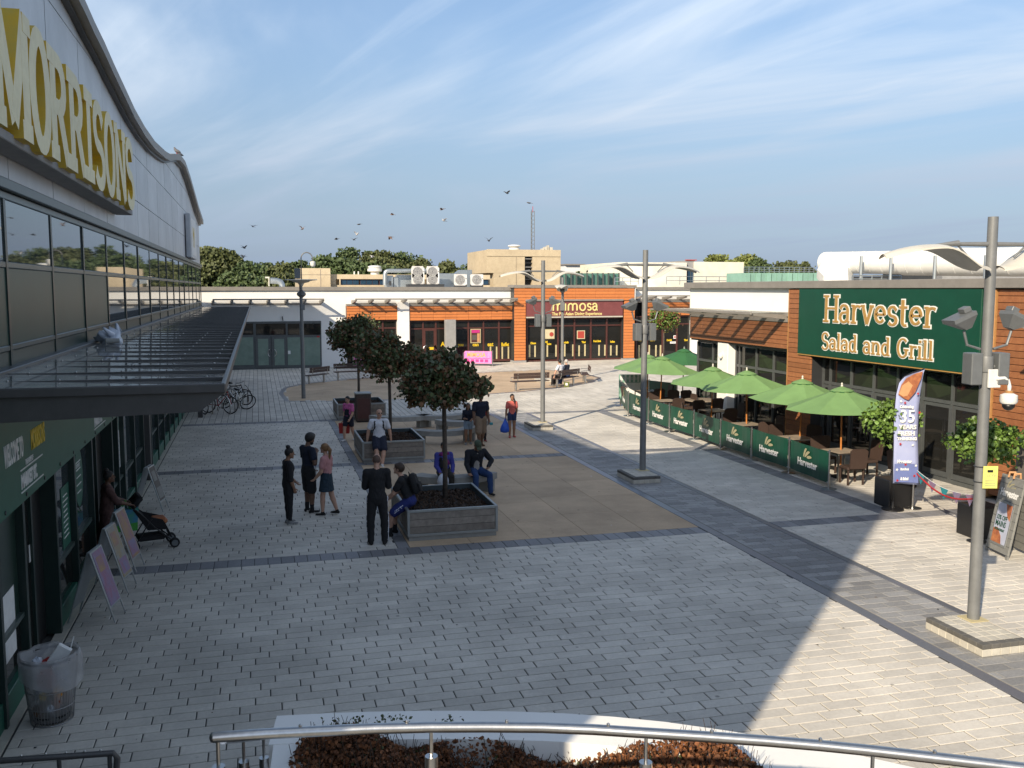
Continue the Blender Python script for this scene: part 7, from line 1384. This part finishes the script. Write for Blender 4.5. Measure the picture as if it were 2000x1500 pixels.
# standing group of three on the left
c = person('woman in black with hair in a bun and grey trainers, left of the standing trio', .55, 20.21, R(-78), 1.63, 'skin_mid', 'black_cloth', 'elbow', ('tight', 'black_cloth'), 'shoe_grey', ('bun', 'hair_black'), fem=True, arms=(((.14, .02, -1), (.03, .32, -1)), ((.12, .12, -1), (-.2, .6, -.6))), hem=.07, head=(0, 8), sole='shoe_white', bulk=1.06)
c = person('bearded man in navy T-shirt and black shorts, middle of the standing trio', 1.01, 21.12, R(-62), 1.80, 'skin_dark', 'navy', 'short', ('shorts', 'black_cloth', .92), 'shoe_black', ('bushy', 'hair_black'), beard=True, arms=(((.42, -.05, -.9), (-.35, .35, .75)), ((.1, .2, -1), (-.1, .75, -.75))), head=(-10, 22), socks='black_cloth', hem=.04, sole='shoe_white', legs=(((.05, .05, -1), (0, -.02, -1)), ((.10, .12, -1), (0, -.06, -1))))
hb_ = c['M'] @ Vector(c['hands'][1]); t = thing('water_bottle', 'clear water bottle held by the bearded man', 'bottle'); MB().lathe([(.028, 0), (.032, .02), (.032, .13), (.012, .18), (.012, .2)], hb_ + Vector((0, 0, -.10)), 12).obj('bottle', 'liner_clear', t, smooth=40); MB().lathe([(.014, 0), (.014, .02)], hb_ + Vector((0, 0, .10)), 10).obj('cap', 'bag_blue', t)
c = person('woman with blond ponytail, pink top and denim skirt, right of the standing trio', 1.38, 20.80, R(62), 1.60, 'skin_fair', 'pink', 'short', ('skirt', 'denim_skirt', .185, .125), 'shoe_black', ('pony', 'hair_blond'), fem=True, arms=(((.1, -.05, -1), (-.15, .5, -.8)), ((.15, .15, -1), (-.15, .62, -.65))), legs=(((.02, -.20, -1), (0, -.34, -1)), ((.02, .14, -1), (0, .02, -1))), sole='shoe_white', head=(10, 0), bulk=1.05)
def stripe(c):
    for i, (hp, kn, an) in enumerate(c['jl']):
        sx_ = 1 if i == 0 else -1
        for k in range(10): a = hp + (kn - hp) * k / 9 if k < 5 else kn + (an - kn) * (k - 5) / 5; b = hp + (kn - hp) * (k + 1) / 9 if k < 4 else kn + (an - kn) * max(k - 4, 0) / 5; r_ = c['h'] * ((.066 - .005 * k) if k < 5 else (.0455 - .002 * (k - 5))); c['B'].cone(a + V3(sx_ * r_, 0, 0), b + V3(sx_ * r_, 0, 0), .006 * c['h'], .006 * c['h'], 'white_shirt', .003)
c = person('man in black with white trouser stripe standing with his back to the camera', 2.16, 18.10, R(-6), 1.80, 'skin_fair', 'black_cloth', 'elbow', ('trousers', 'black_cloth'), 'shoe_black', ('bald', 'hair_short'), arms=(((.10, .30, -.95), (-.45, .55, .75)), ((.12, .28, -.95), (-.8, .55, .1))), head=(6, 14), hem=.09, extra=stripe, bulk=1.0, legs=(((.12, .02, -1), (.0, -.02, -1)), ((.10, 0, -1), (0, 0, -1))))
def bstripe(c):
    for i, (hp, kn, an) in enumerate(c['jl']):
        for q in (-.5, .5): c['B'].cone(hp + (kn - hp) * .3 + V3((1 if i == 0 else -1) * .058 * c['h'], 0, q * .02 * c['h']), hp + (kn - hp) * .78 + V3((1 if i == 0 else -1) * .055 * c['h'], 0, q * .02 * c['h']), .005 * c['h'], .005 * c['h'], 'white_shirt', .002)
c = person('teenage boy in black T-shirt and blue shorts perched on the nearest planter corner', 2.88, 18.62, R(68), 1.70, 'skin_fair', 'black_cloth', 'short', ('shorts', 'blue_short', .85), 'shoe_black', ('fringe', 'hair_brown'), lean=20, seat=.60, arms=(((.08, .45, -.9), (-.30, .75, -.7)), ((.08, .5, -.9), (-.32, .78, -.65))), legs=(((.12, .82, -.55), (.02, .02, -1)), ((.16, .78, -.55), (.02, .12, -1))), head=(6, -6), socks='black_cloth', extra=bstripe)
backpack('black backpack worn by the boy on the planter', c)
# the others
c = person('bald man in white polo and sunglasses leaning on the middle planter', 3.28, 26.78, R(176), 1.80, 'skin_fair', 'white_shirt', 'short', ('shorts', 'shorts_navy', .85), 'shoe_white', ('bald', 'skin_fair'), seat=.60, arms=(((.32, -.10, -.95), (.14, -.06, -1)), ((.32, -.10, -.95), (.14, -.06, -1))), legs=(((.04, .80, -.6), (-.06, .35, -.95)), ((.06, .72, -.7), (-.14, .45, -.9))), glasses=True, head=(-18, 2), extra=straps, vox=.011, hem=.03, bulk=1.08)
def bib(c): B, pt, h = c['B'], c['pt'], c['h']; B.ecap(pt(.06, .055), pt(.17, .062), c['X'], (.062 * h, .018 * h), (.052 * h, .016 * h), 'dungaree', .006); [B.cone(pt(.17, .072, s * .045), pt(.27, .03, s * .058), .010 * h, .010 * h, 'dungaree', .003) for s in (-1, 1)]; [B.cone(pt(.27, .03, s * .058), pt(.15, -.065, s * .03), .010 * h, .010 * h, 'dungaree', .003) for s in (-1, 1)]
c = person('woman in pink top and navy dungaree shorts walking past the farthest planter', 2.80, 30.95, R(140), 1.50, 'skin_fair', 'hot_pink', 'short', ('shorts', 'dungaree', .62), 'shoe_white', ('short', 'hair_black'), fem=True, legs=WK, arms=(((.15, -.2, -1), (.05, .1, -1)), ((.15, .12, -1), (-.1, .55, -.75))), extra=bib, vox=.011, head=(-8, 10))
hb_ = c['M'] @ Vector(c['hands'][0]); t = thing('shopping_bag', 'dark red bag carried by the woman in pink', 'bag'); MB().prism([(-.15, -.40), (.17, -.40), (.20, -.06), (-.17, -.06)], -.06, .06, frameM(hb_, RT)).obj('bag', 'rubbish_red', t); MB().tube([hb_ + RT * -.1 + Vector((0, 0, -.06)), hb_ + Vector((0, 0, .02)), hb_ + RT * .1 + Vector((0, 0, -.06))], .01, 6).obj('handle', 'rubbish_red', t)
def scarf(c): B, pt, h = c['B'], c['pt'], c['h']; B.cone(pt(.285, .03, -.05), pt(.28, .045, .05), .03 * h, .03 * h, 'scarf', .01); B.ecap(pt(.28, .05, .03), pt(.13, .075, -.05), c['X'], (.03 * h, .018 * h), (.034 * h, .016 * h), 'scarf', .008); B.ecap(pt(.22, .056, .05), pt(.08, .07, .05), c['X'], (.026 * h, .018 * h), (.03 * h, .018 * h), 'black_cloth', .008)
LAP = (((.06, .92, -.12), (.0, .12, -1)), ((.06, .92, -.12), (0, .12, -1)))
c = person('elderly woman in royal blue cardigan and purple scarf on the stone bench', 4.27, 22.22, R(182), 1.56, 'skin_mid', 'royal', 'long', ('trousers', 'skirt_dark'), 'shoe_black', ('short', 'hair_black'), seat=.45, fem=True, arms=(((.16, .25, -1), (-.25, .8, -.55)), ((.2, .18, -1), (-.2, .75, -.65))), legs=LAP, extra=scarf, vox=.0105, bulk=1.12)
hb_ = c['M'] @ Vector(c['hands'][0]); t = thing('carrier_bag', 'white carrier bag on the elderly woman\'s lap', 'bag'); o = MB(); 
vs = []; fs_ = []
for i in range(9):
    for j in range(12): th, ph = math.pi * i / 8, 2 * math.pi * j / 12; rr = random.uniform(.86, 1.1); vs.append(hb_ + Vector((.02 + .14 * math.sin(th) * math.cos(ph) * rr, -.10 + .10 * math.sin(th) * math.sin(ph) * rr, -.14 + .17 * math.cos(th) * rr)))
for i in range(8):
    for j in range(12): fs_.append((i * 12 + j, i * 12 + (j + 1) % 12, (i + 1) * 12 + (j + 1) % 12, (i + 1) * 12 + j))
o.add(vs, fs_).obj('bag', 'bag_white', t, smooth=True); MB().tube([hb_ + Vector((0, -.1, .0)), hb_ + Vector((.0, -.02, .05)), hb_ + Vector((.05, -.1, .0))], .008, 6).obj('handle', 'bag_white', t)
def shirtfront(c): B, pt, h = c['B'], c['pt'], c['h']; B.ecap(pt(.04, .050), pt(.25, .052), c['X'], (.048 * h, .026 * h), (.032 * h, .022 * h), 'shirt_grey', .008)
c = person('man in dark jacket, jeans and camouflage cap sitting with bowed head', 5.03, 22.16, R(186), 1.74, 'skin_mid', 'jacket', 'long', ('trousers', 'jeans'), 'shoe_black', ('cap', 'camo'), lean=10, seat=.45, arms=(((.22, .30, -.9), (-.05, .75, -.65)), ((.62, .05, -.75), (-.55, .65, -.45))), legs=(((.10, .9, -.12), (.02, .1, -1)), ((.34, .86, -.12), (.02, .12, -1))), head=(0, 42), extra=shirtfront, bulk=1.15, vox=.0105)
c = person('man in navy T-shirt and khaki shorts walking, his head behind the tree', 6.70, 28.7, R(188), 1.74, 'skin_dark', 'navy', 'short', ('shorts', 'khaki', .95), 'sandal', ('short', 'hair_black'), legs=(((.04, .22, -1), (0, .04, -1)), ((.04, -.16, -1), (0, -.3, -1))), vox=.011, hem=.06, bulk=1.1)
c = person('girl with long black hair in light denim shorts beside the man in khaki shorts', 6.42, 29.25, R(170), 1.34, 'skin_mid', 'navy', 'elbow', ('shorts', 'denim_light', .45), 'shoe_grey', ('long', 'hair_black'), fem=True, legs=(((.03, .12, -1), (0, 0, -1)), ((.03, -.1, -1), (0, -.18, -1))), arms=(((.1, .15, -1), (-.25, .7, .1)), ((.12, .1, -1), (-.3, .7, -.1))), vox=.011, sole='shoe_white')
c = person('child in red top partly hidden behind the man in khaki shorts', 7.02, 29.75, R(185), 1.24, 'skin_mid', 'redcloth', 'short', ('trousers', 'black_cloth'), 'bike_red', ('short', 'hair_black'), vox=.011, arms=(((.1, .1, -1), (-.1, .5, -.8)), ((.2, .1, -1), (.1, .6, -.6))))
hb_ = c['M'] @ Vector(c['hands'][1]); bx('tissue_packet', 'teal', None, hb_.x - .05, hb_.x + .06, hb_.y - .08, hb_.y, hb_.z - .05, hb_.z + .03, .01, label='blue and white packet held by the child in red', cat='packet')
c = person('girl in coral T-shirt and denim shorts walking with a blue carrier bag', 8.15, 30.32, R(176), 1.47, 'skin_mid', 'coral', 'short', ('shorts', 'denim', .42), 'flipflop', ('short', 'hair_black'), fem=True, legs=(((.02, .10, -1), (0, .0, -1)), ((.02, -.06, -1), (0, -.12, -1))), arms=(((.20, .02, -1), (.1, .05, -1)), ((.12, -.05, -1), (-.1, -.2, -1))), vox=.0105, head=(-8, 6), bulk=.92, hem=.03,
           extra=lambda c: (c['B'].cone(c['hd'](-.035, -.03, .0), c['hd'](-.055, .03, -.09), .018 * c['h'], .02 * c['h'], 'hair_black', .01), c['B'].cone(c['hd'](-.055, .03, -.09), c['hd'](-.06, .04, -.2), .02 * c['h'], .008 * c['h'], 'hair_black', .01)))
hb_ = c['M'] @ Vector(c['hands'][0]); t = thing('carrier_bag', 'full blue carrier bag hanging from the hand of the girl in coral', 'bag'); vs = []; fs_ = []
pr = [(.015, .02), (.03, -.03), (.07, -.10), (.13, -.2), (.16, -.32), (.15, -.42), (.08, -.45), (.01, -.455)]
for k, (r_, z_) in enumerate(pr):
    for j in range(14): a = 2 * math.pi * j / 14; rr = r_ * (1 + .10 * math.sin(3 * a + k)); vs.append(hb_ + Vector((-.02 + rr * math.cos(a), rr * .6 * math.sin(a), z_ - .02)))
for k in range(len(pr) - 1):
    for j in range(14): fs_.append((k * 14 + j, (k + 1) * 14 + j, (k + 1) * 14 + (j + 1) % 14, k * 14 + (j + 1) % 14))
MB().add(vs, fs_).obj('bag', 'bag_blue', t, smooth=True); MB().tube([hb_ + Vector((-.05, 0, -.06)), hb_ + Vector((-.02, 0, .03)), hb_ + Vector((.01, 0, -.06))], .01, 6).obj('handle', 'bag_blue', t)
al = Vector((math.cos(R(217)), math.sin(R(217)), 0)); bc = Vector((15.1, 45.7, 0))
p = bc + al * .38; person('dark haired man in white shirt seated on the sunlit bench, back to the camera', p.x, p.y, R(37), 1.75, 'skin_fair', 'white_shirt', 'short', ('trousers', 'black_cloth'), 'shoe_grey', ('short', 'hair_black'), seat=.47, lean=6, legs=LAP, arms=(((.75, .25, -.6), (.35, .3, -.9)), ((.55, .1, -.75), (.2, .2, -1))), vox=.014, extra=lambda c: c['B'].cone(c['pt'](.28, -.02, .05), c['pt'](.06, -.07, -.03), .014 * c['h'], .014 * c['h'], 'black_cloth', .003), head=(20, 0))
p = bc - al * .22; person('white haired person in navy seated on the sunlit bench, back to the camera', p.x, p.y, R(42), 1.68, 'skin_fair', 'navy', 'short', ('trousers', 'jeans'), 'shoe_grey', ('short', 'hair_grey'), seat=.47, lean=8, legs=LAP, arms=(((.15, .3, -.9), (-.2, .8, -.5)), ((.15, .3, -.9), (-.2, .8, -.5))), vox=.014, head=(35, 0))
p = bc + al * .5 + Vector((-.25, .25, 0)); t = thing('carrier_bag', 'small green and white bag under the bench of the seated pair', 'bag'); MB().prism([(-.12, 0), (.12, 0), (.15, .25), (-.13, .27)], -.07, .07, frameM((15.05, 45.35, .0), RT)).obj('bag', 'leaf_pale', t); MB().prism([(-.06, .1), (.05, .08), (.06, .2), (-.05, .22)], .071, .075, frameM((15.05, 45.35, .0), RT)).obj('print', 'white_paint', t)
c = person('woman in patterned dress pushing a pushchair out of the supermarket', -2.80, 18.72, R(-72), 1.60, 'skin_dark', 'floral', 'elbow', ('dress', 'floral', .34, .125), 'shoe_black', ('bun', 'hair_black'), fem=True, arms=(((.10, .45, -.85), (0, .92, -.30)), ((.10, .45, -.85), (0, .92, -.30))), legs=WK, bulk=1.08, lean=4)
# ------------------------------------------------------------------ pushchair
pc = thing('pushchair', 'black folding pushchair with an orange red bag in its seat', 'pushchair', (-2.08, 19.05, 0), R(-76))
for sx_ in (-.22, .22):
    MB().tube([(sx_, -.62, .98), (sx_, -.5, 1.0), (sx_, -.2, .72), (sx_, .05, .42), (sx_, .38, .12)], .014, 8).obj('frame_tube', 'black_plastic', pc, smooth=60); MB().tube([(sx_, -.32, .10), (sx_, -.1, .45), (sx_, .0, .60)], .013, 8).obj('frame_tube', 'black_plastic', pc, smooth=60)
    for y_ in (-.32, .40):
        for dx in (-.035, .035):
            wl = MB().tube([(sx_ + dx + .012 * 0, y_ + .075 * math.cos(R(q)), .09 + .075 * math.sin(R(q))) for q in range(0, 360, 20)], .018, 8, closed=True).obj('wheel', 'rubber', pc, smooth=True); MB().tube([(sx_ + dx - .012, y_, .09), (sx_ + dx + .012, y_, .09)], .06, 12).obj('hub', 'lamp_grey', wl)
MB().tube([(-.22, -.62, .98), (.22, -.62, .98)], .017, 8).obj('handle', 'black_plastic', pc)
MB().add([(-.21, -.30, .82), (.21, -.30, .82), (.21, -.05, .42), (-.21, -.05, .42), (-.21, .28, .40), (.21, .28, .40), (.21, .36, .2), (-.21, .36, .2)] + [(-.21, -.33, .80), (.21, -.33, .80), (.21, -.08, .38), (-.21, -.08, .38), (-.21, .28, .36), (.21, .28, .36), (.21, .33, .2), (-.21, .33, .2)], [(0, 1, 2, 3), (3, 2, 5, 4), (4, 5, 6, 7), (9, 8, 11, 10), (10, 11, 12, 13), (13, 12, 15, 14), (0, 3, 11, 8), (3, 4, 12, 11), (4, 7, 15, 12), (1, 9, 10, 2), (2, 10, 13, 5), (5, 13, 14, 6)]).obj('seat', 'black_cloth', pc)
for sx_ in (-1, 1): MB().prism([(-.30, .82), (-.05, .42), (.28, .40), (.2, .56), (-.1, .66)], -.005, .005, frameM((sx_ * .215, 0, 0), (0, 1, 0))).obj('side_panel', 'black_cloth', pc)
MB().tube([(-.2, -.34, .85), (-.22, -.2, 1.0), (.22, -.2, 1.0), (.2, -.34, .85)], .06, 8).obj('hood', 'black_cloth', pc, smooth=True); text_obj('lettering', 'buggy' if False else 'Easylife', .07, 'white_paint', pc, frameM((.222, -.12, .53), (0, 1, -.35), (0, .35, 1)), .002) if False else None
bx('orange_bag', 'food', pc, -.17, .17, .0, .30, .44, .58, .05); bx('basket', 'black_cloth', pc, -.18, .18, -.25, .25, .16, .26, .03)
t = thing('shopping_bag', 'blue and green printed shopping bag hanging on the pushchair handle', 'bag', (-2.50, 18.82, 0), R(-76)); MB().prism([(-.20, .42), (.20, .42), (.24, .82), (-.24, .82)], -.08, .08, frameM((0, 0, 0), (0, 1, 0))).obj('bag', 'bag_print', t); MB().prism([(-.21, .405), (.205, .405), (.215, .56), (-.215, .52)], -.084, .084, frameM((0, 0, 0), (0, 1, 0))).obj('grass_print', 'bag_green', t); [MB().tube([(s * .05, -.08, .82), (s * .05, .02, .98), (s * .05, .1, .82)], .012, 6).obj('handle', 'bag_green', t) for s in (-1, 1)]
